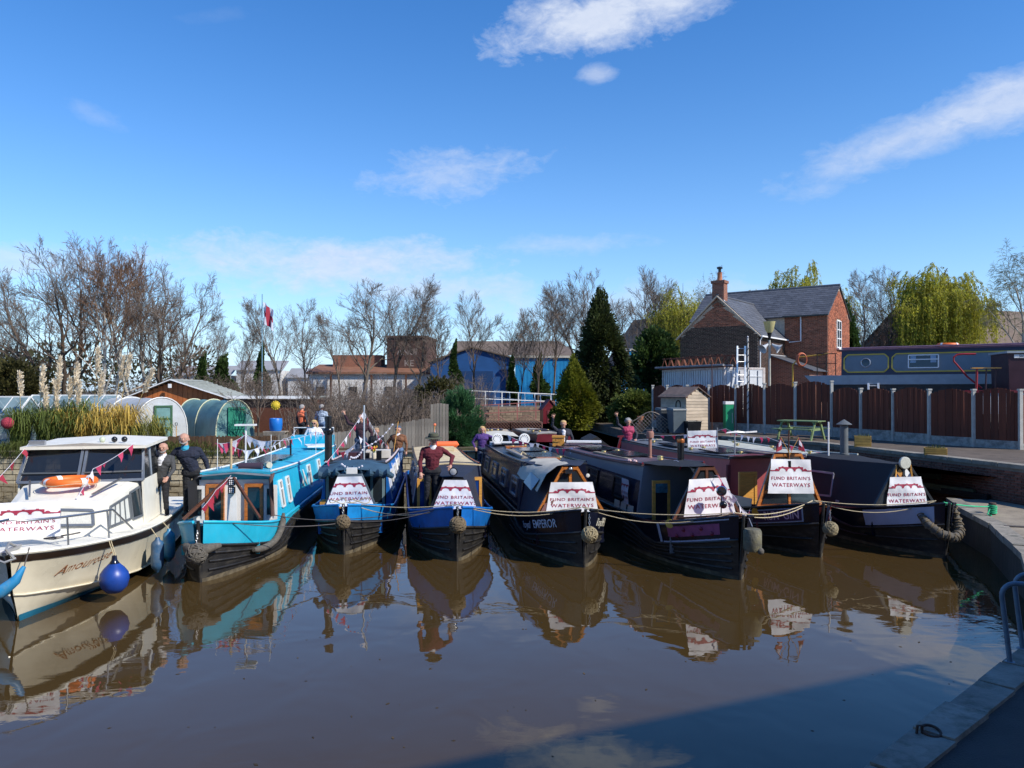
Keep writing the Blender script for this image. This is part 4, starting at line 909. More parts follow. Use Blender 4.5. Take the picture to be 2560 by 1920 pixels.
# ground cover on the garden bank
# willows
def willow(lab, px, top, Y, gz, w, seed, dens=1.0, thin=False):
    v = P(px, 1000, Y); ht = (H-(top-HZ)/F*Y)-gz; t = thing('willow_tree', lab, 'tree', (v.x, v.y, gz)); r = random.Random(seed); rg = np.random.default_rng(seed)
    tr = MB(); tr.tube([(0,0,-.1),(.1,.1,ht*.2),(0,.2,ht*.34)], [.34,.28,.24], 8); st = MB(); Cs = []; Ds = []; heads = []
    def dome(rr_): return ht*(.99-.42*(rr_/w)**2.2)
    for k in range(14):
        a = 2.4*k+r.uniform(-.3,.3); rr_ = w*math.sqrt((k+.5)/14)*.8; e = Vector((math.cos(a)*rr_, math.sin(a)*rr_, dome(rr_)*r.uniform(.86,.98)))
        limb = [Vector((0,.15,ht*.3)), Vector((e.x*.35,e.y*.35,ht*.3+(e.z-ht*.3)*.6)), Vector((e.x*.75,e.y*.75,e.z*.97)), e]; tr.tube(limb, [.17,.11,.06,.03], 5)
        for j in range(9):
            a2 = r.uniform(0,6.28); q = limb[1].lerp(limb[3], r.uniform(.1,1)); l2 = w*r.uniform(.15,.4); f = q+Vector((math.cos(a2)*l2, math.sin(a2)*l2, r.uniform(-.02,.10)*ht)); st.tube([q,(q+f)/2+Vector((0,0,.25)),f], [.03,.02,.012], 3, cap=False); heads.append((q+f)/2); heads.append(f)
    for k in range(int(1500*dens)):
        p = heads[r.randrange(len(heads))]+Vector((r.gauss(0,.3),r.gauss(0,.3),r.gauss(0,.25))); ln = r.choice((.12,.2,.3,.45))*ht*r.uniform(.6,1.2); ln = min(ln, p.z-1.0)
        if ln < .4: continue
        out = Vector((p.x,p.y,0)); out = out.normalized()*r.uniform(.05,.45) if out.length > .1 else Vector((0,0,0)); j = Vector((r.gauss(0,.18),r.gauss(0,.18),0))
        pts = [p, p+out*.6+j*.3+Vector((0,0,-.12*ln)), p+out+j*.7+Vector((0,0,-ln*.5)), p+out*1.05+j+Vector((0,0,-ln))]
        st.tube(pts, [.011,.010,.008,.005], 3, cap=False)
        for q_ in range(int(ln*(15 if not thin else 5))):
            s = r.random()*3; i = min(int(s), 2); q = pts[i].lerp(pts[i+1], s-i); Cs.append((q.x+r.gauss(0,.06), q.y+r.gauss(0,.06), q.z)); Ds.append((r.gauss(0,.6), r.gauss(0,.6), -1))
    tr.build('trunk', bark_brown, t, True)
    c = st.build('crown', M('willow_twigs', (.22,.20,.04), .8, .2, island=.25), t, fix=False)
    n = len(Cs); V, Q = quads(np.array(Cs), np.array(Ds), np.full(n,.05)*rg.uniform(.7,1.3,n), np.full(n,.17)*rg.uniform(.6,1.3,n), seed)
    o = bpy.data.objects.new('leaves', np_mesh('leaves', V, Q, willow_m)); COL.objects.link(o); o.parent = c
willow('large spreading willow in yellow-green spring leaf behind the grey boat', 2345, 650, 62, 2.0, 4.8, 1, 1.25)
willow('yellow-green willow crown above the slate roof ridge', 2005, 664, 78, 2.0, 5.2, 2, 1.2)
willow('yellow-green willow left of the house beyond the ivy tree', 1695, 700, 70, 1.6, 3.2, 3, .7, True)
# pampas grass
def pampas():
    t = thing('pampas_grass', 'big clump of yellowing pampas grass with tall cream plumes', 'grass clump', at(195,1110,32.6,GZ)); r = random.Random(4); rg = np.random.default_rng(4)
    for nm, n, cx, w, mat, hh in (('green_blades', 2200, -1.2, 1.45, leafm('pampas_green', (.13,.17,.035), .4), 1.75), ('straw_blades', 2600, .65, 1.75, leafm('pampas_straw', (.60,.42,.09), .35), 1.6), ('mixed_blades', 1500, 2.2, 1.3, leafm('pampas_green2', (.22,.22,.05), .4), 1.15)):
        m_ = MB(); tus = [(cx+w*(q/3.5-1)*.8+r.uniform(-.15,.15), r.uniform(-.3,.4), r.uniform(.75,1.15)) for q in range(8)]
        for k in range(n):
            tx, ty, ts = tus[r.randrange(8)]; a = r.uniform(0,6.28); b = Vector((tx+r.gauss(0,.10), ty+r.gauss(0,.08), -.05)); ln = hh*ts*r.uniform(.45,1.2); o = Vector((math.cos(a), math.sin(a)*.8, 0))*ln*(r.random()**.7)*.75; s = Vector((-o.y,o.x,0)); s = s.normalized()*.013 if s.length > 1e-4 else Vector((.013,0,0))
            pts = [b, b+o*.28+Vector((0,0,ln*.62)), b+o*.72+Vector((0,0,ln*.92)), b+o*1.15+Vector((0,0,ln*r.uniform(.45,.95)))]
            for i in range(3): m_.quad(pts[i]-s, pts[i]+s, pts[i+1]+s*(.9-.28*i), pts[i+1]-s*(.9-.28*i))
        stuff(m_.build(nm, mat, t, fix=False))
    pl = M('pampas_plume', (.82,.72,.55), .9, .15, 8, trans=.12); stm = M('pampas_stem', (.50,.36,.13), .8, .2)
    # plume: base px, tip px, tip row, plume length in m
    for (bx, tx, ty, L_) in ((60,47,935,.95),(100,104,918,1.3),(112,112,972,1.0),(140,147,897,1.35),(148,136,955,1.3),(180,190,912,1.05),(184,196,960,.9),(235,243,874,1.05),(238,252,938,.95),(278,306,895,1.0),(290,322,892,1.05),(310,378,928,1.0),(170,174,950,.8)):
        b = P(bx, 1110, 32.6); e = P(tx, ty, 32.4); o0 = t.location; b.z = GZ+.1; b = b-o0; e = e-o0; d = (e-b)
        MB().tube([b, b+d*.5+Vector((-.03,0,.02)), e-d.normalized()*L_*.5], [.014,.012,.008], 5).build('stem', stm, t)
        n = 420; u = rg.random(n); dn = np.array(d.normalized()); base = np.array(e)-dn*L_
        C = base+np.outer(u*L_, dn)+rg.normal(size=(n,3))*.032*np.sin(np.pi*np.clip(u,.08,.95))[:,None]; D = dn*1.0+rg.normal(size=(n,3))*.32+np.array([.35,0,-.1])
        V, Q = quads(C, D, np.full(n,.03), np.full(n,.2)*rg.uniform(.6,1.2,n)); ob = bpy.data.objects.new('plume', np_mesh('plume', V, Q, pl)); COL.objects.link(ob); ob.parent = t
pampas()
tag(MB().ball(at(19,1058,31.6,2.5), .24, 20).build('flower_ball', M('red_flower_ball', (.30,.03,.05), .9, .6, 22, .9, 25), None, True), 'dull red flower ball hanging beside the greenhouse', 'ornament')
# crooked garden tree by the green tunnel
tree('thin', 'crooked leafless fruit tree in front of the green tunnel', 648, 905, 33.4, wide=1.5, rz=.4)
tree('thin', 'small leafless fruit tree behind the waving man', 815, 935, 35, wide=1.6, rz=1.9)
tree('ash', 'leafless thorny shrub above the grey palings', 985, 950, 36, wide=1.3, rz=.9)
# ================================================================ NARROWBOATS
scum_m = M('waterline_scum', (.13,.105,.065), .9, .5, 7, .4, 40, stain=(.03,.03,.028), stain_scale=3, stain_amt=.9)
class Boat:
    def __init__(s, name, label, stem, ang, L, band, cabin, roof, c0=2.9, c1=None, yc=1.3, top=1.2, bandh=.42, rail=None, zr=1.70, hull=None, gz=.78, strakes=3, cap=None):
        s.root = thing(name, label, 'boat', (stem[0], stem[1], 0), -math.radians(ang))
        s.L, s.c0, s.c1, s.yc, s.topz, s.gz, s.zr0, s.bandh = L, c0, c1 or L-1.6, yc, top, gz, zr, bandh
        s.band, s.cab, s.roofm = band, cabin, roof; s.hullm = hull or black_hull
        s.hull(); s.deck(); s.cabin(rail or band); s.strakes(strakes, cap or band)
    def W(s, x, y, z): return s.root_matrix() @ Vector((x, y, z))
    def root_matrix(s): return Matrix.Translation(s.root.location) @ Matrix.Rotation(s.root.rotation_euler.z, 4, 'Z')
    def bt(s, y):
        b = 1.04*min(1, max(0, (y+.02)/1.9))**.52
        if y > s.L-1.2: b *= math.sqrt(max(.25, 1-((y-s.L+1.2)/1.35)**2))
        return max(b, .03)
    def bw(s, y):
        b = 1.02*min(1, max(0, y/2.7))**.66
        if y > s.L-2.0: b *= max(.2, 1-((y-s.L+2)/2.3)**2)
        return max(b, .02)
    def g(s, y): return s.gz+(s.topz-s.gz)*max(0, 1-y/3.1)**1.7
    def sb(s, y): return s.g(y)-(.10+(s.bandh-.10)*min(1, max(0, (3.4-y)/1.3))**.8)
    def hb(s, y, z):
        k = min(1, max(0, z/s.g(y)))**.9; return s.bw(y)+(s.bt(y)-s.bw(y))*k
    def yo(s, y, z): return y-(.16*min(1, max(0, z/s.topz))*max(0, 1-y/.9))     # raked stem
    def side(s, sd, y, z, off=0): return Vector((sd*(s.hb(y, z)+off), s.yo(y, z)-off*1.0*max(0, 1-y/1.9), z))
    def ys(s): return [0,.08,.2,.4,.65,.95,1.3,1.7,2.1,2.6,3.2,4]+[4+(s.L-5.2)*k/5 for k in range(1,6)]+[s.L-.9,s.L-.6,s.L-.3,s.L-.1,s.L]
    def hull(s):
        rings = []
        for y in s.ys():
            sb = s.sb(y); zs = [sb, sb*.72, sb*.45, sb*.2, 0, -.4]; rings.append([s.side(-1,y,z) for z in zs]+[s.side(1,y,z) for z in reversed(zs)])
        MB().loft(rings, closed=False, cap0=False, cap1=True).build('hull', s.hullm, s.root, True)
        m_ = MB()
        for sd in (-1, 1): m_.loft([[s.side(sd,y,s.sb(y),.004), s.side(sd,y,(s.sb(y)+s.g(y))/2,.004), s.side(sd,y,s.g(y),.004)] for y in s.ys()], closed=False, cap0=False, cap1=False)
        m_.build('bow_band', s.band, s.root, True)
        for sd in (-1, 1): MB().loft([[s.side(sd,y,-.03,.006), s.side(sd,y,.03,.006), s.side(sd,y,.075+.02*math.sin(y*3.1),.006)] for y in s.ys()], closed=False, cap0=False, cap1=False).build('waterline_scum', scum_m, s.root, True)
        # steel stem post
        MB().tube([(0, s.yo(0,z)-.01, z) for z in (-.3,0,.4,.8,s.topz+.03)], .035, 8).build('stem_post', s.hullm, s.root, True)
    def strakes(s, n, cap):
        for sd in (-1, 1):
            MB().tube([s.side(sd,y,s.g(y),.0)+Vector((0,0,.012)) for y in s.ys()], .032, 6).build('gunwale', cap, s.root, True)
            MB().tube([s.side(sd,y,s.sb(y)-.01,.012) for y in s.ys()], .028, 6).build('rubbing_strake', s.hullm, s.root, True)
            for k in range(n):
                f = (k+1)/(n+1); MB().tube([s.side(sd,y,s.sb(y)*(1-f*.92),.01) for y in s.ys()[1:12]], .022, 6).build('rubbing_strake', s.hullm, s.root, True)
    def deck(s, mat=None):
        m_ = MB(); yy = [0,.1,.25,.45,.7,1.0,s.yc+.05]
        m_.loft([[(-s.bt(y)+.03, s.yo(y,s.g(y))+.03, s.g(y)-.035), (0, s.yo(y,s.g(y))+.03, s.g(y)-.015), (s.bt(y)-.03, s.yo(y,s.g(y))+.03, s.g(y)-.035)] for y in yy], closed=False, cap0=False, cap1=False)
        m_.build('foredeck', mat or s.band, s.root)
        w = s.bt(s.yc)-.05; MB().box((0,s.yc+.06,(s.g(s.yc)+.3)/2-.05),(2*w,.04,s.g(s.yc)-.32)).build('well_bulkhead', s.cab, s.root)
        MB().box((0,(s.yc+s.c0)/2+.1,.28),(1.7,s.c0-s.yc,.04)).build('well_floor', black_paint, s.root)
        MB().box((0,(s.c1+s.L)/2-.2,.68),(1.5,s.L-s.c1-.3,.05)).build('stern_deck', s.roofm, s.root)
    def zr(s, y): return s.zr0+.15*max(0, 1-(y-s.c0)/6)**2
    def cw(s, y, z): return .95-.15*(z-s.gz)/(s.zr0-s.gz)
    def cabin(s, rail):
        yy = [s.c0+(s.c1-s.c0)*k/8 for k in range(9)]
        MB().loft([[(-.95,y,s.g(y)-.05),(-s.cw(y,s.zr(y)),y,s.zr(y)),(0,y,s.zr(y)+.05),(s.cw(y,s.zr(y)),y,s.zr(y)),(.95,y,s.g(y)-.05)] for y in yy]).build('cabin', s.cab, s.root)
        MB().loft([[(-.83,y,s.zr(y)-.01),(-.83,y,s.zr(y)+.025),(-.4,y,s.zr(y)+.065),(0,y,s.zr(y)+.08),(.4,y,s.zr(y)+.065),(.83,y,s.zr(y)+.025),(.83,y,s.zr(y)-.01)] for y in yy]).build('roof', s.roofm, s.root)
        for sd in (-1, 1):
            MB().tube([(sd*.80,y,s.zr(y)+.06) for y in yy], .026, 6).build('handrail', rail, s.root, True)
    def spt(s, sd, y, z, off): return Vector((sd*(s.cw(y, z)+off), y, z))
    def window(s, sd, y0, y1, z0, z1, fm=None, pane=None, mull=True):
        o = .012; p = lambda y, z, k=o: s.spt(sd, y, z, k)
        w = MB().prism([p(y0,z0),p(y1,z0),p(y1,z1),p(y0,z1)], (sd*-.03,0,0)).build('window', pane or win_glass, s.root); f = MB()
        for a, b in (((y0,z0),(y1,z0)),((y1,z0),(y1,z1)),((y1,z1),(y0,z1)),((y0,z1),(y0,z0))): f.beam(p(*a,o+.008), p(*b,o+.008), .045, .04, (sd,0,.15))
        if mull: f.beam(p(y0,z0+(z1-z0)*.68,o+.006), p(y1,z0+(z1-z0)*.68,o+.006), .03, .03, (sd,0,.15))
        f.build('frame', fm or grey_metal, w)
    def panel(s, sd, y0, y1, z0, z1, mat, name='painted_panel', off=.006): MB().prism([s.spt(sd,y0,z0,off),s.spt(sd,y1,z0,off),s.spt(sd,y1,z1,off),s.spt(sd,y0,z1,off)], (sd*-.02,0,0)).build(name, mat, s.root)
    def door(s, x, w, z0, z1, fm, pane=None, y=None, solid=.0):
        y = s.c0-.03 if y is None else y
        d = MB().box((x,y,(z0+z1)/2),(w,.04,z1-z0)).build('door', fm, s.root)
        MB().box((x,y-.022,z0+(z1-z0)*(.56+solid/2)),(w-.14,.012,(z1-z0)*(.72-solid))).build('pane', pane or win_glass, d)
        f = MB()
        for k in (-1, 1): f.box((x+k*(w/2-.035),y-.03,(z0+z1)/2),(.07,.03,z1-z0))
        for z in (z0+.05,z1-.04): f.box((x,y-.03,z),(w-.14,.03,.08))
        f.build('door_frame', fm, d); return d
    def cratch(s, fm, bw=None, tw=.22, zt=None, board=None, panes=True, cross=.45):
        bw = bw or s.bt(s.yc)-.04; zt = zt or s.zr(s.c0)+.06; zb = s.g(s.yc)-.0; y = s.yc; s.cb = (bw, tw, zb, zt)
        t = MB().prism([(-bw,y,zb),(bw,y,zb),(tw,y+.08,zt),(-tw,y+.08,zt)], (0,.025,0)).build('cratch_board', board or fm, s.root); f = MB()
        f.beam((-bw,y-.01,zb),(-tw,y+.07,zt),.06,.075,(0,1,0)); f.beam((bw,y-.01,zb),(tw,y+.07,zt),.06,.075,(0,1,0)); f.beam((-bw,y-.012,zb+.03),(bw,y-.012,zb+.03),.06,.075,(0,1,0)); f.beam((-tw,y+.066,zt-.03),(tw,y+.066,zt-.03),.06,.075,(0,1,0))
        zc = zb+(zt-zb)*cross; hc = bw+(tw-bw)*cross; f.beam((-hc,y+.02,zc),(hc,y+.02,zc),.05,.06,(0,1,0)); f.beam((0,y-.004,zb),(0,y+.064,zt),.06,.07,(0,1,0)); f.build('cratch_frame', fm, t)
        if panes:
            for sd in (-1, 1):
                MB().prism([(sd*.05,y+.02,zc+.05),(sd*(hc-.08),y+.02,zc+.05),(sd*(tw-.02),y+.055,zt-.1),(sd*.05,y+.055,zt-.1)], (0,-.012,0)).build('pane', win_glass, t)
                MB().prism([(sd*.05,y-.012,zb+.09),(sd*(bw-.13),y-.012,zb+.09),(sd*(hc-.08),y+.015,zc-.05),(sd*.05,y+.015,zc-.05)], (0,-.012,0)).build('pane', win_glass, t)
        return t
    def cover(s, mat, top=True, left=True, right=True, back=0.0):
        bw, tw, zb, zt = s.cb; n = 8; r = random.Random(int(s.L*10))
        def at_(k):      # outline at fraction k from board to cabin
            y = s.yc+.06+(s.c0+.25-s.yc)*k; sag = -.03*math.sin(math.pi*k); e = lambda a, b: a+(b-a)*k
            zc = s.zr(s.c0)
            return [Vector((-e(bw+.02,.97), y, s.g(s.yc+(s.c0-s.yc)*k)-.02)), Vector((-e((bw+tw)/2,.90), y, e((zb+zt)/2,1.25))), Vector((-e(tw+.03,.84), y, e(zt+.02,zc+.05)+sag)), Vector((0, y, e(zt+.04,zc+.10)+sag)),
                    Vector((e(tw+.03,.84), y, e(zt+.02,zc+.05)+sag)), Vector((e((bw+tw)/2,.90), y, e((zb+zt)/2,1.25))), Vector((e(bw+.02,.97), y, s.g(s.yc+(s.c0-s.yc)*k)-.02))]
        A = [at_(k/n) for k in range(n+1)]
        for a in A:
            for v in a: v += Vector((r.uniform(-.008,.008), 0, r.uniform(-.008,.008)))
        if top: MB().loft([a[2:5] for a in A], closed=False, cap0=False, cap1=False).build('cratch_cover', mat, s.root, True)
        if left: MB().loft([a[0:3] for a in A], closed=False, cap0=False, cap1=False).build('cratch_cover', mat, s.root, True)
        if right: MB().loft([a[4:7] for a in A], closed=False, cap0=False, cap1=False).build('cratch_cover', mat, s.root, True)
        return A
    def headlamp(s, y, z, r=.1, mat=None):
        h = MB().lathe([(.03,-.14),(r*.8,-.1),(r,-.02),(r,.02),(r*.9,.03)], (0,y,z), 16, R=Matrix.Rotation(math.radians(90),3,'X')).build('headlamp', mat or black_paint, s.root, True)
        MB().lathe([(r*.72,0),(r*.5,.012),(0,.018)], (0,y-.03,z), 16, R=Matrix.Rotation(math.radians(90),3,'X')).build('lens', M('lamp_lens', (.30,.31,.32), .05, .1, spec=.9), h, True)
    def vent(s, x, y): MB().lathe([(.045,0),(.045,.05),(.085,.055),(.075,.09),(0,.105)], (x,y,s.zr(y)+.06), 12).build('mushroom_vent', M('brass', (.55,.40,.15), .3, .1, metal=.8), s.root, True)
    def chimney(s, x, y, h, r=.075, band=None, cone=False, mat=None):
        z = s.zr(y)+.05; c = MB().lathe([(r*1.25,0),(r*1.25,.05),(r,.06),(r,h),(r*.85,h),(r*.85,h-.03)], (x,y,z), 14).build('chimney', mat or black_paint, s.root, True)
        if band: MB().lathe([(r+.004,h-.14),(r+.012,h-.12),(r+.012,h-.06),(r+.004,h-.04)], (x,y,z), 14).build('chimney_band', band, c, True)
        if cone: MB().lathe([(r*1.9,h+.02),(r*1.95,h+.03),(.01,h+.17)], (x,y,z), 14).build('chimney_cowl', mat or black_paint, c, True)
    def solar(s, x, y, w, l): MB().box((x,y,s.zr(y)+.12),(w,l,.035)).box((x,y,s.zr(y)+.137),(w+.04,l+.04,.02)).build('solar_panel', M('solar_panel', (.012,.016,.03), .12, .1, 6), s.root)
    def roofbox(s, x, y, w, l, h, mat, name='roof_box', rz=0): return MB().box((x,y,s.zr(y)+.07+h/2),(w,l,h), rz=rz).build(name, mat, s.root)
    def pole(s, x, y, h, r=.018, mat=None, name='pole'): return MB().tube([(x,y,s.zr(y)+.05),(x,y,s.zr(y)+.05+h)], r, 8).build(name, mat or white_paint, s.root, True)
    def bowtext(s, sd, txt, ym, size, dz, mat, width=None, name='lettering', slant=0.0, off=.012):
        me = text_mesh(txt, size); xs = [v.co.x for v in me.vertices]; w = max(xs)-min(xs); k = (width/w) if width else 1
        for v in me.vertices:
            u, q = v.co.x*k+slant*v.co.y, v.co.y; y = ym-u if sd < 0 else ym+u; y = max(.02, y); z = (s.g(y)+s.sb(y))/2+dz+q; v.co = s.side(sd, y, z, off)
        me.materials.append(mat); o = bpy.data.objects.new(name, me); COL.objects.link(o); o.parent = s.root; return o
    def bowpanel(s, sd, y0, y1, a, b, mat, name='bow_panel', off=.008):
        yy = [y0+(y1-y0)*k/12 for k in range(13)]; z = lambda y, f: s.sb(y)+(s.g(y)-s.sb(y))*f
        MB().loft([[s.side(sd,y,z(y,a),off), s.side(sd,y,z(y,(a+b)/2),off), s.side(sd,y,z(y,b),off)] for y in yy], closed=False, cap0=False, cap1=False).build(name, mat, s.root, True)

def banner(label, Mx, W_=1.17, H_=.80, hw0=None, hw1=None, seed=1, group=None, wr=.019):
    """white cloth with bridge motif and two lines of lettering; Mx maps (u right, v up, n outwards) to world"""
    hw0 = hw0 if hw0 is not None else W_/2; hw1 = hw1 if hw1 is not None else W_/2
    Mx = Mx @ Matrix.Rotation(math.radians(1.6*math.sin(seed*2.3)), 4, 'Z'); t = bpy.data.objects.new('banner', None); COL.objects.link(t); t.matrix_world = Mx; tag(t, label, 'banner', group)
    hw = lambda v: hw0+(hw1-hw0)*(v/H_)
    off = lambda u, v: wr*(.8*math.sin(5.3*u+seed*1.7+3*v*math.sin(seed))+.5*math.sin((9+seed % 4)*v+(4-seed % 7)*u+seed)+.9*mnoise.noise(Vector((u*4,v*4,seed*3.1)))+.45*mnoise.noise(Vector((u*11+v*5,v*7-u*6,seed*1.3))))
    nu, nv = 24, 16; V = []; Fq = []
    for j in range(nv+1):
        v = H_*j/nv
        for i in range(nu+1): u = hw(v)*(2*i/nu-1); V.append((u, v, off(u, v)))
    for j in range(nv):
        for i in range(nu): a = j*(nu+1)+i; Fq.append((a, a+1, a+nu+2, a+nu+1))
    MB().add(V, Fq).build('cloth', banner_white, t, True)
    mb = MB(); n = 96; b0 = .66*H_; c3 = .27*W_
    for i in range(n):
        u0, u1 = W_*(i/n-.5)*.97, W_*((i+1)/n-.5)*.97; um = (u0+u1)/2
        if abs(um) < c3:
            k = (um+c3)/(2*c3)*3; f = (k-int(k)-.5)*2; top = .115*H_+ (.02*H_ if abs((um/c3*3) % 2-1) > .75 else 0); bot = .075*H_*math.sqrt(max(0, 1-(f/.78)**2)) if abs(f) < .78 else -.012*H_
        else:
            top = .022*H_+.05*H_*max(0, math.sin((abs(um)-c3)/(W_*.485-c3)*math.pi*2.5)); bot = -.012*H_
        mb.quad((u0,b0+bot,0),(u1,b0+bot,0),(u1,b0+top,0),(u0,b0+top,0))
    prints = [('bridge_print', mb.mesh('t', banner_red, fix=False), 0, 0, 1, 1)]
    for txt, v0, wd, ht in (("FUND BRITAIN'S", .44, .84, .095), ("WATERWAYS", .245, .82, .105)):
        me = text_mesh(txt, .1, .006, space=1.12); xs = [v.co.x for v in me.vertices]; yv = [v.co.y for v in me.vertices]; w = max(xs)-min(xs); h = max(yv)-min(yv)
        prints.append(('lettering', me, -(max(xs)+min(xs))/2*wd*W_/w, v0*H_, wd*W_/w, ht*H_*1.05/h))
    for nm, me, du, dv, sx, sy in prints:
        bm = bmesh.new(); bm.from_mesh(me)
        for v in bm.verts: v.co = Vector((v.co.x*sx+du, v.co.y*sy+dv, 0))
        for sd in (-1, 1): bmesh.ops.bisect_plane(bm, geom=bm.verts[:]+bm.edges[:]+bm.faces[:], plane_co=(sd*hw0,0,0), plane_no=Vector((sd, -(hw1-hw0)/H_, 0)), clear_outer=True)
        for v in bm.verts: v.co.z = off(v.co.x, v.co.y)+.006
        bm.to_mesh(me); bm.free(); me.name = nm; me.materials.clear(); me.materials.append(banner_red); o = bpy.data.objects.new(nm, me); COL.objects.link(o); o.parent = t
    return t
def frame_at(boat, x, y, z, tilt=0.0, yaw=0.0):
    Rm = Matrix(((1,0,0),(0,0,-1),(0,1,0))).to_4x4()      # u->x, v->z, n->-y
    return boat.root_matrix() @ Matrix.Translation((x,y,z)) @ Matrix.Rotation(yaw,4,'Z') @ Matrix.Rotation(tilt,4,'X') @ Rm

def rope_ball(label, p, r, mat, group='rope ball fenders on the bows', wings=False):
    t = thing('rope_fender', label, 'fender', p, 0, group); rr_ = random.Random(int(p[0]*100))
    MB().ball((0,0,0), r*.93, 16).build('core', mat, t, True); s = MB()
    for k in range(20):
        ax = Vector((rr_.gauss(0,1),rr_.gauss(0,1),rr_.gauss(0,1))).normalized(); a = ax.orthogonal().normalized(); b = ax.cross(a); h = rr_.uniform(-.55,.55); q = math.sqrt(1-h*h)
        s.tube([(ax*h+(a*math.cos(i*math.pi/9)+b*math.sin(i*math.pi/9))*q)*r*(1+.03*math.sin(i*2.1+k)) for i in range(18)], r*.085, 5, closed=True)
    s.build('woven_strand', mat, t, True)
    ch = MB()
    for k in range(5):
        c = Vector((0,.03*k*.3,r+.03+k*.05)); ch.tube([c+(Vector((math.cos(a)*.018,0,math.sin(a)*.03)) if k % 2 else Vector((0,math.cos(a)*.018,math.sin(a)*.03))) for a in [i*math.pi/4 for i in range(8)]], .006, 4, closed=True)
    ch.build('chain', grey_metal, t, True)
    if wings:
        for sd in (-1, 1): MB().tube([(sd*r*.6,.05,r*.3),(sd*r*1.2,.12,r*.5),(sd*r*1.75,.3,r*.55)], [r*.5,r*.45,r*.25], 10).build('rope_arm', mat, t, True)
    return t
def rope(label, pts, r=.012, mat=None, sag=.0, group=None, name='mooring_rope'):
    P_ = [Vector(p) for p in pts]; out = []
    for i in range(len(P_)-1):
        n = 12
        for k in range(n): t = k/n; out.append(P_[i].lerp(P_[i+1], t)-Vector((0,0,sag*4*t*(1-t))))
    out.append(P_[-1]); o = MB().tube([v-P_[0] for v in out], r, 6).build(name, mat or rope_m, None, True); o.location = P_[0]; return tag(o, label, 'rope', group)
pink = M('bunting_pink', (.55,.05,.13), .7, .1, trans=.3); bwhite = M('bunting_white', (.75,.75,.82), .7, .06, trans=.3); bred = M('bunting_red', (.42,.03,.06), .7, .1, trans=.3)
def bunting(label, pts, n, size=.2, sag=.12, seed=1, mats=None):
    mats = mats or [pink, bwhite, bwhite, bred]; P_ = [Vector(p) for p in pts]; t = thing('bunting', label, 'bunting', P_[0]); r = random.Random(seed); path = []
    for i in range(len(P_)-1):
        for k in range(10): f = k/10; path.append(P_[i].lerp(P_[i+1], f)-Vector((0,0,sag*4*f*(1-f)))-P_[0])
    path.append(P_[-1]-P_[0]); MB().tube(path, .006, 4).build('string', bwhite, t)
    m = len(path)-1
    for k in range(n):
        x = (k+.5)/n*m; i = min(int(x), m-1); a = path[i].lerp(path[i+1], x-i); d = (path[i+1]-path[i]).normalized(); h = size*r.uniform(.8,1.15); w = d*size*.42
        sw = Vector((r.gauss(0,.25),r.gauss(0,.35),-1)).normalized()*h; mid = a+sw*.5+Vector((r.gauss(0,.02),r.gauss(0,.04),0))
        MB().add([a-w, a+w, mid+w*.5, a+sw, mid-w*.5], [(0,1,2,4),(4,2,3)]).build('flag', mats[r.randrange(len(mats))], t)
    return t
# ---------------------------------------------------------------- the eight moored boats
turq = M('turquoise_paint', (.02,.45,.66), .3, .12, 2, stain=(.10,.40,.52), stain_amt=.3)
turq_roof = M('turquoise_roof', (.025,.40,.58), .45, .2, 3, stain=(.2,.3,.35), stain_amt=.4)
blue_band = M('azure_paint', (.012,.24,.62), .35, .2, 3, stain=(.02,.12,.3), stain_amt=.5); royal = M('royal_blue_paint', (.010,.15,.52), .35, .2, 3, stain=(.02,.07,.25), stain_amt=.5)
navy = M('navy_paint', (.008,.011,.030), .16, .2, 2); navy2 = M('midnight_paint', (.007,.009,.02), .18, .2, 2)
cream_roof = M('cream_roof', (.62,.50,.30), .7, .14, 3, .3, 80); grey_roof = M('grey_roof', (.10,.11,.125), .55, .25, 3, stain=(.22,.22,.21), stain_amt=.4)
dark_roof = M('dark_roof', (.028,.032,.042), .4, .3, 3, stain=(.12,.12,.13), stain_amt=.4); maroon = M('maroon_paint', (.15,.018,.028), .3, .18, 2); pinkmar = M('faded_maroon', (.36,.075,.08), .45, .2, 2)
steel_grey = M('steel_grey_paint', (.20,.22,.25), .35, .12, 2); slate_blue = M('slate_blue_paint', (.36,.42,.58), .35, .1, 2); pale_green = M('pale_roof', (.50,.50,.42), .6, .15, 3)

# --- 2: turquoise boat
b2 = Boat('turquoise_narrowboat', 'bright turquoise narrowboat with open front deck beside the cream cruiser', (-6.24,15.5), -5, 15.0, turq, turq, turq_roof, c0=2.65, yc=1.35, top=1.22, bandh=.44, rail=white_paint, zr=1.74, cap=turq)
r = b2.root
MB().box((0,b2.c0-.02,1.2),(1.66,.03,1.1)).build('front_bulkhead', white_paint, r)
for x in (-.46,.42): b2.door(x, .42, .42, 1.66, varnish, y=b2.c0-.06)
b2.door(.80, .30, .75, 1.62, white_paint, y=b2.c0-.05); b2.door(-.82, .26, .75, 1.62, white_paint, y=b2.c0-.05)
MB().prism([(-.10,2.2,.5),(.14,2.2,.5),(.10,2.25,1.84),(-.08,2.25,1.84)], (0,.04,0)).build('centre_post', white_paint, r)
for z in (1.74,1.56):
    q = MB().box((.02,2.18,z),(.15,.06,.15)).build('work_lamp', black_paint, r); l = MB()
    for i in range(3):
        for j in range(3): l.ball((.02+(i-1)*.04,2.148,z+(j-1)*.04),.016,8)
    l.build('lens', M('led_lens', (.8,.8,.82), .1, .05), q, True)
brown_cv = M('canvas_brown', (.10,.055,.045), .7, .25, 4, .4, 120)
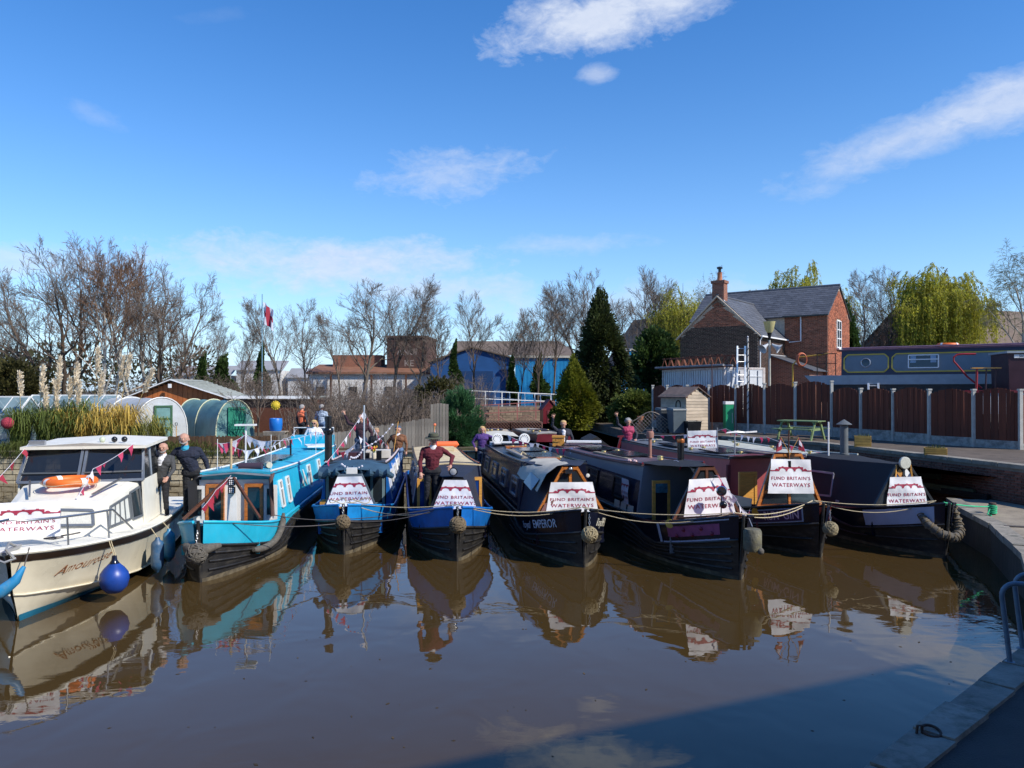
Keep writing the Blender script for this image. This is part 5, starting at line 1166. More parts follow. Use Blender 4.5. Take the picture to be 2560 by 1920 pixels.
for sd in (-1, 1):
    MB().beam((sd*.06,2.18,1.84),(sd*.82,1.45,1.02),.05,.06).build('frame_bar', dark_wood, r)
    A = [[Vector((sd*(.95-.12*k),2.25+.42*k-.1*(1-k)*f,.92+.0*k+(.84+.02*k)*f)) for f in (0,.35,.7,1)] for k in (0,.33,.66,1)]
    MB().loft(A, closed=False, cap0=False, cap1=False).build('side_screen', brown_cv if sd > 0 else canvas_black, r, True)
MB().tube([(.93,2.2,.95),(.86,2.35,1.78),(.80,2.8,1.86)], .05, 8).build('rolled_canvas', brown_cv, r, True)
MB().loft([[(-.82,2.42,1.84),(0,2.42,1.91),(.82,2.42,1.84)],[(-.84,3.2,1.90),(0,3.2,1.96),(.84,3.2,1.90)]], closed=False, cap0=False, cap1=False).build('front_canopy', M('canopy_grey', (.16,.17,.18), .7), r)
for (a, b) in ((3.3,3.6),(4.15,4.45),(7.2,7.6),(9.0,9.4)):
    b2.window(1, a, b, 1.0, 1.62, white_paint)
b2.panel(1, 5.6, 6.5, .95, 1.6, M('turq_script', (.5,.65,.7), .4), 'painted_name_swash') if False else None
for y in (6.0,6.45): MB().tube([b2.spt(1,y,1.58,.02),b2.spt(1,y+.12,1.3,.02),b2.spt(1,y+.35,1.12,.02)], [.02,.05,.015], 6).build('painted_swash', white_paint, r, True)
b2.solar(-.1,5.2,.75,1.5); b2.solar(-.1,7.2,.75,1.5); MB().tube([(.35,4.2,1.95),(.55,3.6,1.99)], .075, 10).build('fender_on_roof', M('cream_canvas', (.58,.52,.38), .8), r, True)
MB().tube([(-.1,3.3,1.99),(.45,3.25,2.0)], .09, 10).build('rolled_canopy', M('canvas_purple', (.05,.03,.05), .7), r, True)
b2.pole(-.05,3.7,1.1,.022,white_paint,'mast'); MB().box((-.05,3.7,b2.zr(3.7)+1.14),(.5,.2,.04)).build('aerial', white_paint, r)
b2.pole(-.35,3.5,.75,.03,M('bare_timber',(.5,.36,.2),.8),'timber_post'); b2.pole(.62,3.45,.85,.008,white_paint); b2.pole(-.66,3.45,.75,.008,white_paint); b2.pole(.15,8.3,.55,.028,black_paint,'stove_pipe')
b2.pole(.7,9.6,.8,.008,white_paint)
MB().box((.1,12.7,1.98),(1.4,1.0,.42)).build('pram_hood', turq, r); MB().tube([(-.7,13.4,1.7),(-.7,13.3,2.45),(.75,13.3,2.45),(.75,13.4,1.7)], .022, 8).build('stern_rail', white_paint, r, True)
MB().box((.45,11.2,1.93),(.7,.9,.06), rz=.3).build('roof_hatch', white_paint, r)
rope_ball('large grey knotted rope fender with side arms on the turquoise bow', b2.W(0,-.26,.62), .20, rope_grey, wings=True)
fd_ = [b2.side(1,1.5+.12*k,.75-.09*math.sin(k*.55)-.05*k,.06) for k in range(8)]
fd_ = [b2.side(1, y_, z_, .085) for y_, z_ in ((2.45,.98),(2.40,.80),(2.30,.62),(2.15,.50),(1.95,.42),(1.72,.37),(1.5,.36),(1.3,.38),(1.15,.40))]
o = MB().tube([b2.root_matrix() @ v for v in fd_], [.03]+[.075]*7+[.04], 10).build('rope_sausage_fender', rope_grey, None, True); tag(o, 'curved grey rope sausage fender hanging on the turquoise hull side', 'fender')

# --- 3: boat with the rolled blue canopy and mast
b3 = Boat('canopy_narrowboat', 'narrowboat with rolled teal canopy, azure bow and bunting mast', (-3.93,18.1), -5.5, 10.9, blue_band, royal, M('black_roof', (.02,.02,.022), .5, .3, 3), c0=2.6, yc=1.25, top=1.17, bandh=.36, rail=M('pink_white_paint', (.62,.52,.52), .5, .1, 3), zr=1.72)
r = b3.root
b3.cratch(M('grey_blue_wood', (.10,.13,.16), .5), bw=.62, tw=.26, zt=1.74, panes=False)
MB().box((0,b3.c0-.02,1.2),(1.6,.03,1.0)).build('front_bulkhead', black_paint, r)
for x in (-.58,.58): b3.door(x, .38, .66, 1.66, M('teal_grey_paint', (.16,.24,.27), .5, .15, 4), y=b3.c0-.07)
MB().box((-.62,b3.c0-.32,.78),(.5,.4,.34)).build('locker', M('ochre_wood', (.45,.24,.05), .6), r)
# gathered canopy folds over the front
cv = MB(); rr = random.Random(2)
for k in range(9):
    x = -.86+k*.215; cv.tube([(x-.12,2.0+rr.uniform(-.08,.05),1.70-.12*abs(x)),(x,1.85+rr.uniform(-.05,.05),1.78-.1*abs(x)+rr.uniform(-.03,.04)),(x+.14,2.02,1.70-.12*abs(x))], [.07,.10,.07], 8)
cv.loft([[(-.95,1.95,1.62),(-.4,1.8,1.78),(0,1.78,1.82),(.4,1.8,1.78),(.95,1.95,1.62)],[(-.92,2.3,1.80),(-.4,2.3,1.92),(0,2.3,1.95),(.4,2.3,1.92),(.92,2.3,1.80)],[(-.84,2.8,1.88),(-.4,2.8,1.95),(0,2.8,1.97),(.4,2.8,1.95),(.84,2.8,1.88)]], closed=False, cap0=False, cap1=False)
cv.build('rolled_canopy', canvas_blue, r, True)
MB().box((0,1.62,1.78),(.26,.14,.17)).build('lamp_box', white_paint, r)
for s_, ys_ in ((1, ((3.4,4.3),(5.2,6.1),(7.0,7.9))), (-1, ((3.4,4.3),(5.4,6.3)))):
    for a, b in ys_: b3.window(s_, a, b, 1.05, 1.55, white_paint)
for k in range(4): b3.panel(1, 3.0+k*1.9, 3.2+k*1.9, .85, 1.66, white_paint)
b3.chimney(-.78, 3.0, .82, .10, mat=M('black_iron', (.014,.015,.017), .4, .2)); MB().lathe([(.135,0),(.145,.03),(.145,.10),(.12,.14)], (-.78,3.0,b3.zr(3)+.82), 14).build('chimney_collar', black_paint, r, True)
MB().lathe([(.09,0),(.085,.34)], (-.78,3.0,b3.zr(3)+.95), 14).build('chimney_top', black_paint, r, True)
b3.pole(.12,3.6,1.55,.024,M('mast_grey',(.42,.47,.52),.4),'mast')
b3.roofbox(-.15,3.9,.36,.36,.2,M('plum_pot',(.06,.02,.03),.6),'planter'); b3.roofbox(-.05,4.6,.5,.4,.16,black_paint,'planter'); b3.roofbox(.55,3.4,.14,.14,.26,black_paint,'water_can'); b3.roofbox(.42,4.9,.7,.5,.22,M('white_crate',(.65,.6,.52),.6),'crate')
vase = MB().lathe([(.06,0),(.075,.1),(.065,.17)], b3.W(.35,4.2,b3.zr(4.2)+.07), 12); vase = tag(vase.build('flower_vase', M('cream_ceramic',(.65,.58,.45),.4), None, True), 'cream vase of red and yellow tulips on the cabin roof', 'vase')
rr = random.Random(9); base = b3.W(.35,4.2,b3.zr(4.2)+.22)
for k in range(16):
    e = base+Vector((rr.gauss(0,.07),rr.gauss(0,.06),rr.uniform(.08,.2))); MB().tube([base,e],.006,4).build('tulip_stem', leafm('tulip_leaf',(.06,.16,.03)), vase)
    MB().ball(e,(.022,.022,.035),8).build('tulip', M('tulip_yellow',(.65,.42,.03),.5) if k % 2 else M('tulip_red',(.55,.10,.03),.5), vase, True)
rope_ball('rope ball fender on the azure bow below the rolled canopy', b3.W(0,-.26,.80), .165, rope_brown)
banner('cut-off white campaign banner on the boat with rolled teal canopy', frame_at(b3,0,1.15,.95,-.08), 1.30, .74, .60, .30, 3)
mt = b3.W(.12,3.6,3.25)
bunting('bunting from the mast top down to the black stovepipe boat front', [mt, b3.W(-.72,2.2,1.95)], 9, .17, .05, 4, [bwhite, bwhite, pink])
bunting('bunting from the mast top down to the stern', [mt, b3.W(.5,8.0,1.95)], 12, .22, .1, 5, [bwhite, bwhite, bred, pink])
bunting('short drooping bunting across the mast boat roof', [b3.W(-.7,5.0,2.0), b3.W(-.1,4.8,2.45), b3.W(.7,5.2,1.95)], 9, .2, .1, 6)
pm = thing('pompom_garland', 'string of white pompoms looped round the mast foot', 'garland', b3.W(.75,6.4,2.7)); rr = random.Random(8); pp = [b3.W(.75,6.4,2.75), b3.W(.12,3.6,2.25), b3.W(-.2,3.2,2.0), b3.W(-.3,2.0,1.92), b3.W(.3,1.9,1.93)]; path = []
for i in range(4):
    for k in range(8): f = k/8; path.append(pp[i].lerp(pp[i+1],f)-Vector((0,0,.5*f*(1-f)))-pm.location)
MB().tube(path,.004,4).build('string', bwhite, pm)
for v in path[::1]: MB().ball(v,.032,10).build('pompom', bwhite, pm, True)
gt = thing('bamboo_cane', 'bamboo cane holding the pompom string by the woman in brown', 'cane', b3.W(.72,7.6,1.8)); MB().tube([(0,0,0),(.15,0,1.0)],.015,6).build('cane', pine, gt)

for k_, (cx_, rr__) in enumerate(((-.22,.16),(.30,.2))):
    o = MB().tube([b3.W(cx_+rr__*math.cos(a_)*1.2,.55+.12*math.sin(a_),b3.topz-.06+.05*math.sin(a_*2)+.06) for a_ in [i*math.pi/8 for i in range(16)]],.013,6,closed=True).build('rope_loop', rope_m, None, True); tag(o, ('small' if k_ == 0 else 'larger')+' white rope loop lying on the azure foredeck', 'rope')
# --- 4: blue bow, cream roof
b4 = Boat('cream_roofed_narrowboat', 'narrowboat with bright blue bow, cream roof and open pine doors', (-1.24,17.4), -8.3, 12.6, royal, navy, cream_roof, c0=2.7, yc=1.3, top=1.22, bandh=.42, zr=1.73, rail=navy, cap=royal)
r = b4.root
MB().box((-.50,1.62,.60),(.42,.5,.62)).build('step_box', dark_wood, r)
b4.cratch(black_paint, bw=.56, tw=.22, zt=1.72, panes=False, board=M('grey_board',(.2,.22,.26),.5))
A4 = b4.cover(canvas_navy, left=False)
MB().box((0,b4.c0+.02,1.2),(1.62,.03,1.05)).build('front_bulkhead', inside_shade, r)  # black sheet in place of the shaded cabin behind the doors
b4.door(-.66, .36, .62, 1.62, pine, M('blue_pane',(.01,.05,.22),.15), y=b4.c0-.4); b4.door(.60, .42, .62, 1.62, pine, M('blue_pane',(.01,.05,.22),.15), y=b4.c0-.35)
b4.headlamp(1.25,1.88,.11); MB().tube([(-.06,1.3,1.2),(-.02,1.28,1.6),(.06,1.3,1.2)],.015,6).build('lamp_bracket', dark_wood, r)
for s_ in (-1,1):
    for a, b in ((3.6,4.4),(5.4,6.2),(7.4,8.2)): b4.window(s_, a, b, 1.05, 1.52)
for k, m in enumerate((bwhite,pinkmar,slate_blue)): b4.panel(-1, 3.0+k*.28, 3.2+k*.28, .9, 1.6, m, 'side_print')
for x, y in ((-.3,5),(.2,6.6),(-.2,8.4)): b4.vent(x,y)
b4.roofbox(-.35,6.0,.12,1.8,.06,pine,'boat_pole'); b4.roofbox(.3,8.9,.5,.5,.12,cream_roof,'roof_hatch')
rope_ball('rope ball fender hanging on the royal blue bow', b4.W(0,-.27,.86), .18, rope_brown)
banner('cut-off white campaign banner on the royal blue boat beside the man in the hat', frame_at(b4,.04,1.20,.94,-.08), 1.28, .74, .55, .27, 5)
ob4 = thing('orange_float','orange inflatable float lying on the cream roof stern','float',b4.W(.25,9.6,b4.zr(9.6)+.10), .1); MB().tube([(-.5,0,.08),(-.45,0,.12),(.45,.05,.12),(.5,.05,.08)],[.05,.11,.11,.05],12).build('float_body', M('float_orange',(.85,.17,.05),.45,.1,4), ob4, True)
fs4 = thing('ensign_staff','short staff with furled red and white ensign on the cream roof','flag',b4.W(-.15,9.0,b4.zr(9)+.06)); MB().tube([(0,0,0),(.06,0,.85)],.014,6).build('staff', pine, fs4, True); MB().ball((.06,0,.88),.05,8).build('knob', M('float_orange',(.85,.17,.05),.45,.1,4), fs4, True); MB().add([(.05,-.01,.8),(.02,-.03,.2),(.14,.03,.12),(.12,.0,.5)],[(0,1,2,3)]).build('cloth', bred, fs4); MB().add([(.07,-.03,.75),(.05,-.05,.25),(.10,-.02,.2),(.10,-.03,.55)],[(0,1,2,3)]).build('cloth', bwhite, fs4)
# --- 5: dark boat with cream flipped cover
b5 = Boat('dark_navy_narrowboat', 'dark navy narrowboat with folded cream cover and EMPEROR bow lettering', (1.56,16.8), -8.5, 16.8, navy2, navy, dark_roof, c0=3.0, c1=11.8, yc=1.3, top=1.25, bandh=.46, zr=1.80, rail=navy, cap=black_paint, strakes=2)
r = b5.root
cb = b5.cratch(varnish, bw=.80, tw=.16, zt=2.04, board=varnish)
b5.cover(canvas_navy, right=False); MB().box((0,b5.c0+.02,1.2),(1.6,.03,1.1)).build('front_bulkhead', varnish, r); b5.door(.42,.5,.6,1.66,varnish,y=b5.c0-.03)
crm = M('cover_lining', (.50,.46,.38), .75, .12, 2, .4, 25)
rings = []; rr = random.Random(12)
for k in range(8):
    f = k/7; y = 1.28+2.1*f
    rings.append([Vector((-.05+.1*f,y,2.13-.06*f+.02*math.sin(f*9))), Vector((-.32-.18*f,y,2.08-.04*f+.03*math.sin(f*14))), Vector((-.58-.26*f,y,1.86+.035*math.sin(f*17+1)+.06*f)), Vector((-.80-.16*f+.03*math.sin(f*15),y,1.48+.2*f))])
MB().loft(rings, closed=False, cap0=False, cap1=False).build('folded_cover', crm, r, True)
MB().prism([(-.88,1.55,1.48),(-.92,2.4,1.58),(-.76,2.3,1.84),(-.70,1.5,1.74)], (-.012,0,.004)).build('clear_panel', M('clear_plastic',(.10,.13,.18),.1,.1), r)
MB().prism([(-.72,1.22,1.04),(-.5,1.22,1.04),(-.4,1.24,1.3),(-.62,1.24,1.22)], (0,-.01,0)).build('side_pane', M('pink_pane',(.25,.13,.12),.2), r)
b5.headlamp(1.30,2.0,.06); MB().box((-.05,1.26,1.95),(.18,.08,.1)).build('spot_lamp', chrome, r); MB().lathe([(.05,0),(.05,.03),(.03,.035)], (.82,2.92,1.66), 12, R=Matrix.Rotation(math.radians(90),3,'X')).build('speaker', white_paint, r, True)
for k in range(5): b5.window(-1, 3.7+k*2.1, 4.7+k*2.1, 1.05, 1.5); b5.window(1, 3.7+k*2.1, 4.7+k*2.1, 1.05, 1.5)
b5.solar(.1,5.4,.8,1.5); b5.solar(.1,8.2,.8,1.4); b5.solar(-.1,11.2,1.0,1.3)
MB().box((-.42,6.6,1.93),(.28,3.2,.04)).build('gangplank', M('weathered_plank',(.26,.22,.17),.85,.3,6,stretch=(1,.2,1)), r)
for k in range(2): MB().beam((-.52+k*.22,5.0,1.97),(-.52+k*.22,8.4,1.93),.03,.05).build('roof_rack', grey_metal, r)
for x, y in ((.4,4.4),(.45,6.9),(-.1,9.8),(.4,10.2)): b5.vent(x,y)
b5.roofbox(.05,4.3,.6,.35,.05,varnish,'hatch_frame'); b5.roofbox(0,9.7,.7,.4,.07,varnish,'hatch_frame'); MB().tube([(-.5,5.6,1.95),(-.42,5.7,2.05),(-.3,5.55,1.96)],.03,6).build('rope_coil', rope_m, r, True)
# wheelhouse at the stern
wy = 12.9; wh = MB().loft([[(-.86,wy,.8),(-.80,wy,1.78),(-.55,wy+.12,2.06),(.55,wy+.12,2.06),(.80,wy,1.78),(.86,wy,.8)],[(-.86,wy+1.7,.8),(-.80,wy+1.7,1.85),(-.55,wy+1.7,2.12),(.55,wy+1.7,2.12),(.80,wy+1.7,1.85),(.86,wy+1.7,.8)]]).build('wheelhouse', black_paint, r)
MB().loft([[(-.62,wy-.05,2.06),(0,wy-.08,2.14),(.62,wy-.05,2.06)],[(-.65,wy+1.8,2.14),(0,wy+1.8,2.2),(.65,wy+1.8,2.14)]], closed=False, cap0=False, cap1=False).build('wheelhouse_roof', M('cream_gelcoat',(.66,.60,.46),.4,.08), wh, True)
for x in (-.36,.02,.4): MB().box((x,wy+.04,1.90),(.3,.03,.22)).build('windscreen_pane', win_glass, wh)
MB().box((0,11.5,1.9),(1.3,.5,.12)).build('white_hatch', white_paint, r)
def bow_letter(b, sd, t1, t2, ym):
    pass
cream_let = M('cream_lettering', (.72,.68,.55), .5, .05); shaded_let = M('shaded_lettering', (.55,.60,.70), .5, .05)  # the grey is the cream lettering with the left bow's shade painted in
b5.bowtext(-1,'EMPEROR',.98,.27,-.01,shaded_let,.92); b5.bowtext(-1,'Royal',1.80,.24,-.02,shaded_let,.42,slant=.3); b5.bowtext(1,'EMPEROR',1.05,.27,-.01,cream_let,.80); b5.bowtext(1,'Royal',.40,.24,-.02,cream_let,.40,slant=.3)
rope_ball('pale rope ball fender below the cream Royal Emperor lettering', b5.W(.05,-.3,.76), .17, M('rope_pale',(.30,.25,.15),.9,.3,14,.6,70))
banner('wide white campaign banner across the varnished cratch of the navy boat', frame_at(b5,.02,1.20,.98,-.09), 1.24, .72, .63, .50, 7)
# --- 6: big dark boat with purple scroll
b6 = Boat('purple_scroll_narrowboat', 'navy narrowboat with black hood, grey cabin and purple scroll on the bow', (4.62,15.7), -11.5, 14.0, navy2, steel_grey, M('plum_roof', (.10,.055,.06), .5, .3, 3, stain=(.2,.17,.17), stain_amt=.4), c0=3.3, yc=1.45, top=1.3, bandh=.46, zr=1.86, rail=maroon, cap=navy2, strakes=4)
r = b6.root
b6.deck(M('red_oxide_deck', (.30,.05,.05), .5, .2, 3)) if False else None
MB().loft([[(-b6.bt(y)+.05,y+.02,b6.g(y)-.005),(b6.bt(y)-.05,y+.02,b6.g(y)-.005)] for y in (.12,.4,.8,1.4)], closed=False, cap0=False, cap1=False).build('deck_plate', M('red_oxide_deck', (.30,.05,.05), .5, .2, 3), r)
b6.cratch(dark_wood, bw=.84, tw=.16, zt=2.13, board=M('black_board',(.012,.012,.014),.4)); b6.cover(canvas_black, left=False)
MB().box((0,b6.c0+.02,1.2),(1.6,.03,1.1)).build('front_bulkhead', inside_shade, r); b6.door(-.52,.44,.5,1.70,pine,y=b6.c0-.45,solid=.0)  # backing sheet painted as the interior shade under the hood
MB().box((-.52,b6.c0-.49,1.52),(.3,.02,.22)).build('picture', M('landscape_picture',(.05,.16,.22),.4,.7,9), r); MB().prism([(-.3,2.6,.5),(-.28,2.6,.5),(-.12,2.3,.72),(-.14,2.3,.75)],(0,.25,0)).build('step', pine, r)
for k in range(4): b6.window(-1, 4.3+k*2.3, 5.2+k*2.3, 1.05, 1.55, black_paint)
b6.panel(-1,3.4,12.6,.86,1.64,navy,'navy_panel',.003)
for k in range(3): b6.panel(-1,3.6+k*.5,3.98+k*.5,.80,.98,cream_let,'louvre_panel',.012)
b6.chimney(.45,3.9,.62,.085,M('copper',(.60,.20,.06),.3,.1,metal=.6)); b6.chimney(.30,5.6,.6,.045,mat=M('terracotta_pipe',(.32,.16,.12),.8)); MB().lathe([(.1,0),(.11,.12),(.09,.18)],(.30,5.6,b6.zr(5.6)+.62),10).build('pipe_cowl', M('terracotta_pipe',(.32,.16,.12),.8), r, True)
MB().beam((-.35,4.4,1.98),(-.45,8.2,1.95),.14,.05).build('gangplank', M('weathered_plank',(.26,.22,.17),.85,.3,6,stretch=(1,.2,1)), r); b6.solar(.05,6.6,.8,1.6); b6.solar(0,9.4,.8,1.6)
MB().tube([(-.15,3.7,1.98),(0,3.55,2.04),(.15,3.65,2.0),(.25,3.8,1.98)],.06,8).build('blue_tarp', M('blue_tarp',(.02,.14,.36),.5), r, True)
for x, y in ((-.1,3.9),(.35,5.0),(-.3,7.8),(.3,8.3)): b6.vent(x,y)
for y in (3.75,4.15):
    for d in (-.05,.05): MB().ball((-.83,y+d,b6.zr(y)+.09),.04,8).build('pink_light', M('pale_pink_plastic',(.75,.5,.48),.5), r, True)
purple = M('purple_scroll',(.24,.06,.16),.4,.2,6); b6.bowpanel(-1,.25,1.55,.28,.78,purple,'scroll'); b6.bowpanel(-1,.1,1.75,.02,.10,slate_blue,'line'); b6.bowpanel(-1,.1,1.75,.90,.97,slate_blue,'line'); b6.bowpanel(-1,1.78,1.86,.05,.95,slate_blue,'line')
for k in range(5): MB().ball(b6.side(-1,.4+.22*k,(b6.g(.4+.22*k)+b6.sb(.4+.22*k))/2+(.05 if k % 2 else -.07),.008),(.05,.05,.05),8).build('painted_rose', M('maroon_flower',(.20,.02,.05),.5), r, True)
MB().lathe([(0,0),(.10,.0),(.10,.012),(0,.014)], b6.side(-1,1.42,.93,.012), 16, R=(Vector((-.75,-.65,0)).to_track_quat('Z','Y').to_matrix())).build('yellow_disc', M('ochre_disc',(.62,.42,.07),.5), r)
t6 = thing('tyre_fender','worn rubber drum fender strapped to the purple-scroll bow','fender',b6.W(.12,-.30,.86)); MB().lathe([(.08,-.22),(.15,-.22),(.18,-.17),(.18,.17),(.15,.22),(.08,.22)],(0,0,0),18).build('drum', M('worn_rubber',(.13,.125,.095),.9,.5,7,.6,30,stain=(.25,.22,.08),stain_scale=5,stain_amt=.6), t6, True); MB().ball((.12,-.14,-.2),.07,10).build('rope_end', rope_grey, t6, True); MB().tube([(0,0,.26),(-.02,.2,.42)],.012,6).build('strap', grey_metal, t6, True)
banner('white campaign banner with strong shadows on the black-hooded purple-scroll boat', frame_at(b6,.0,1.32,1.10,-.09), 1.24, .80, .62, .44, 9)
side_m = b6.root_matrix() @ Matrix.Translation(b6.spt(-1,4.15,.98,.03)) @ Matrix.Rotation(-math.radians(90),4,'Z') @ Matrix(((1,0,0),(0,0,-1),(0,1,0))).to_4x4()
banner('narrow white campaign banner hanging on the grey cabin side by a window', side_m, .95, .62, .26, .26, 11)
sl6 = thing('bow_spot_lamp','chrome spot lamp on black stand before the purple-scroll boat banner','lamp',b6.W(.1,1.0,b6.g(1.0))); MB().tube([(0,0,0),(0,0,.62)],.014,6).build('stand',black_paint,sl6); MB().lathe([(.04,-.1),(.10,-.06),(.115,0),(.1,.02),(0,.03)],(0,-.03,.62),16,R=Matrix.Rotation(math.radians(90),3,'X')).build('lamp',chrome,sl6,True); MB().ball((.03,-.05,.33),.085,14).build('horn',black_paint,sl6,True)
bunting('pink bunting trailing over the black hood and down the cratch', [b6.W(-.5,4.2,2.02), b6.W(.1,3.4,2.12), b6.W(.2,1.3,1.95), b6.W(.55,1.25,1.5), b6.W(.8,1.2,1.15), b6.W(.5,.5,1.32)], 16, .24, .05, 12, [pink,bwhite,pink])
# --- 7: maroon boat
b7 = Boat('maroon_narrowboat', 'maroon narrowboat with varnished cratch and RUM GIN bow panel', (7.08,17.8), -9.5, 14.0, navy2, pinkmar, grey_roof, c0=3.0, yc=1.35, top=1.25, bandh=.44, zr=1.86, rail=canvas_black, cap=black_paint, strakes=1)
r = b7.root
b7.cratch(varnish, bw=.86, tw=.34, zt=2.26, board=None, cross=.30); 
b7.cover(canvas_maroon, left=False, right=False)
MB().beam((-.86,1.4,1.0),(-.88,3.0,.85),.05,.06).build('gunwale_trim', canvas_maroon, r); MB().beam((-.87,2.95,.85),(-.84,2.95,1.86),.09,.09).build('cover_post', canvas_maroon, r)
MB().prism([(-.95,1.5,.9),(-.95,2.9,.82),(-.93,2.9,1.10),(-.92,1.5,1.16)],(.02,0,0)).build('side_cloth', M('cream_cloth',(.60,.57,.48),.6,.08), r)
MB().box((0,b7.c0+.02,1.25),(1.6,.03,1.1)).build('front_bulkhead', inside_shade, r); b7.door(-.55,.5,.6,1.72,pine,pine,y=b7.c0-.55)  # shade of the open front put into this backing's colour
for k in range(4): b7.window(-1, 4.6+k*2.4, 5.3+k*2.4, 1.05, 1.5, black_paint)
MB().lathe([(.02,0),(.02,.75)],(-.35,3.6,b7.zr(3.6)),8).build('aerial_mast', grey_metal, r); MB().loft([[(-.62,3.6,2.66),(-.3,3.52,2.68),(.0,3.6,2.66),(-.3,3.68,2.66)],[(-.55,3.6,2.70),(-.3,3.55,2.73),(-.05,3.6,2.70),(-.3,3.65,2.71)]]).beam((-.05,3.6,2.68),(.3,3.6,2.70),.04,.04).build('tv_aerial', white_paint, r)
b7.solar(0,5.2,.8,1.5); b7.solar(0,8.6,.8,1.6); rr = random.Random(31)
for x, y in ((.2,4.4),(-.3,6.8),(.3,7.2),(-.2,10.5),(.25,11.4)): b7.vent(x,y)
for k in range(9): y = 9.5+rr.uniform(0,2.2); MB().tube([(rr.uniform(-.4,.4),y,1.87),(rr.uniform(-.4,.4),y+.2,1.95),(rr.uniform(-.4,.4),y+.5,1.87)],.012,5).build('rope_tangle', black_paint, r, True)
for s_ in (-1,1):
    fp = thing('bow_flag','small red flag leaning %s on the maroon cratch top' % ('left' if s_ < 0 else 'right'),'flag',b7.W(0,1.3,2.26)); MB().tube([(0,0,0),(s_*.22,0,.42)],.008,5).build('stick',pine,fp); MB().add([(s_*.22,0,.42),(s_*.2,-.02,.12),(s_*.36,-.06,.06),(s_*.34,.02,.2)],[(0,1,2,3)]).build('cloth',bred,fp); MB().add([(s_*.225,-.012,.36),(s_*.215,-.03,.24),(s_*.29,-.045,.18),(s_*.29,-.02,.27)],[(0,1,2,3)]).build('emblem',bwhite,fp)
cr_ = thing('wooden_cross_mast','thin wooden cross mast above the maroon cratch','mast',b7.W(0,1.36,2.0)); MB().tube([(0,0,0),(0,0,.85)],.016,6).tube([(-.24,0,.68),(.24,0,.70)],.012,6).build('spar',dark_wood,cr_); MB().box((0,-.04,.02),(.07,.05,.16)).build('clamp',black_paint,cr_)
b7.bowpanel(-1,.22,1.75,.12,.88,slate_blue,'panel_edge',.008); b7.bowpanel(-1,.25,1.70,.18,.82,M('rum_panel',(.05,.025,.09),.4,.4,3),'name_panel',.011)
b7.bowtext(-1,'RUM^GIN',.72,.29,0,M('lilac_lettering',(.70,.48,.62),.5),.84,off=.016)
MB().lathe([(0,0),(.105,0),(.105,.01),(0,.012)], b7.side(-1,1.36,.86,.018), 18, R=(Vector((-.8,-.6,0)).to_track_quat('Z','Y').to_matrix())).build('orange_disc', M('orange_disc',(.80,.40,.04),.5), r)
b7.bowpanel(1,.15,.75,.15,.88,M('red_panel',(.35,.03,.02),.4),'name_panel',.008); b7.bowpanel(1,.78,1.0,.1,.92,M('ochre_disc',(.62,.42,.07),.5),'panel_edge',.008); b7.bowtext(1,'RUM^GIN',.45,.26,0,cream_let,.55,off=.014)
rope_ball('pale rope ball fender on a chain at the RUM GIN bow', b7.W(.10,-.28,.70), .16, M('rope_pale',(.30,.25,.15),.9,.3,14,.6,70))
banner('crisp white campaign banner tied across the maroon boat cratch', frame_at(b7,.0,1.25,1.30,-.07), 1.24, .84, .62, .52, 13)
# --- 8: black covered boat by the quay
b8 = Boat('black_hooded_narrowboat', 'black hooded narrowboat with blue-grey bow stripe moored against the quay', (9.9,17.7), -8.5, 15.0, navy2, navy2, pale_green, c0=4.6, yc=1.4, top=1.26, bandh=.46, zr=1.78, rail=pale_green, cap=black_paint, strakes=1)
r = b8.root
b8.cratch(M('black_frame',(.012,.012,.014),.4), bw=.84, tw=.16, zt=2.0, board=M('dark_board',(.02,.025,.03),.4), panes=False); b8.cover(canvas_black)
for k, (x, z, m) in enumerate(((-.10,1.80,M('orange_diamond',(.45,.20,.03),.5)),(.08,1.80,white_paint),(-.01,1.70,M('rust_diamond',(.25,.07,.03),.5)),(-.2,1.70,M('navy_diamond',(.02,.04,.12),.5)),(.19,1.70,M('navy_diamond',(.02,.04,.12),.5)))):
    MB().prism([(x-.085,1.44,z),(x,1.43,z-.11),(x+.085,1.44,z),(x,1.45,z+.11)],(0,-.012,0)).build('painted_diamond', m, r)
for s_ in (-1,1): MB().beam((s_*.24,1.42,1.56),(s_*.19,1.44,2.0),.025,.04).build('trim', pine, r)
MB().lathe([(.14,-.06),(.15,-.05),(.15,.0),(.14,.01),(0,.012)],(.0,1.36,2.05),22,R=Matrix.Rotation(math.radians(90),3,'X')).build('tunnel_lamp', M('lamp_disc',(.55,.55,.47),.4,.2,30), r, True)
# window outlined on the left of the hood
f = MB(); q = [Vector((-.925,3.1,1.02)),Vector((-.945,4.5,.92)),Vector((-.885,4.5,1.58)),Vector((-.83,3.1,1.62))]
for k in range(4): f.beam(q[k]-Vector((.03,0,0)), q[(k+1) % 4]-Vector((.03,0,0)), .05, .02, (1,0,0))
f.build('hood_window', M('grey_trim',(.32,.32,.36),.6), r); MB().box((-.97,2.75,.92),(.02,.14,.08)).build('hood_patch', M('grey_trim',(.32,.32,.36),.6), r)
b8.bowpanel(-1,.12,1.65,.1,.92,slate_blue,'stripe',.008); b8.bowpanel(1,.12,1.65,.1,.92,slate_blue,'stripe',.008)
b8.chimney(.25,4.4,.85,.11,cone=True,mat=M('grey_iron',(.11,.12,.125),.6,.2)); b8.pole(-.35,4.2,.95,.022,white_paint,'mast')
for k in range(5): b8.window(-1, 5.3+k*2.1, 6.1+k*2.1, 1.02, 1.48, black_paint)
for x, y in ((-.3,5.3),(.1,6.4),(-.2,7.6),(.3,8.8),(-.3,10.2),(.2,11.6)): b8.vent(x,y)
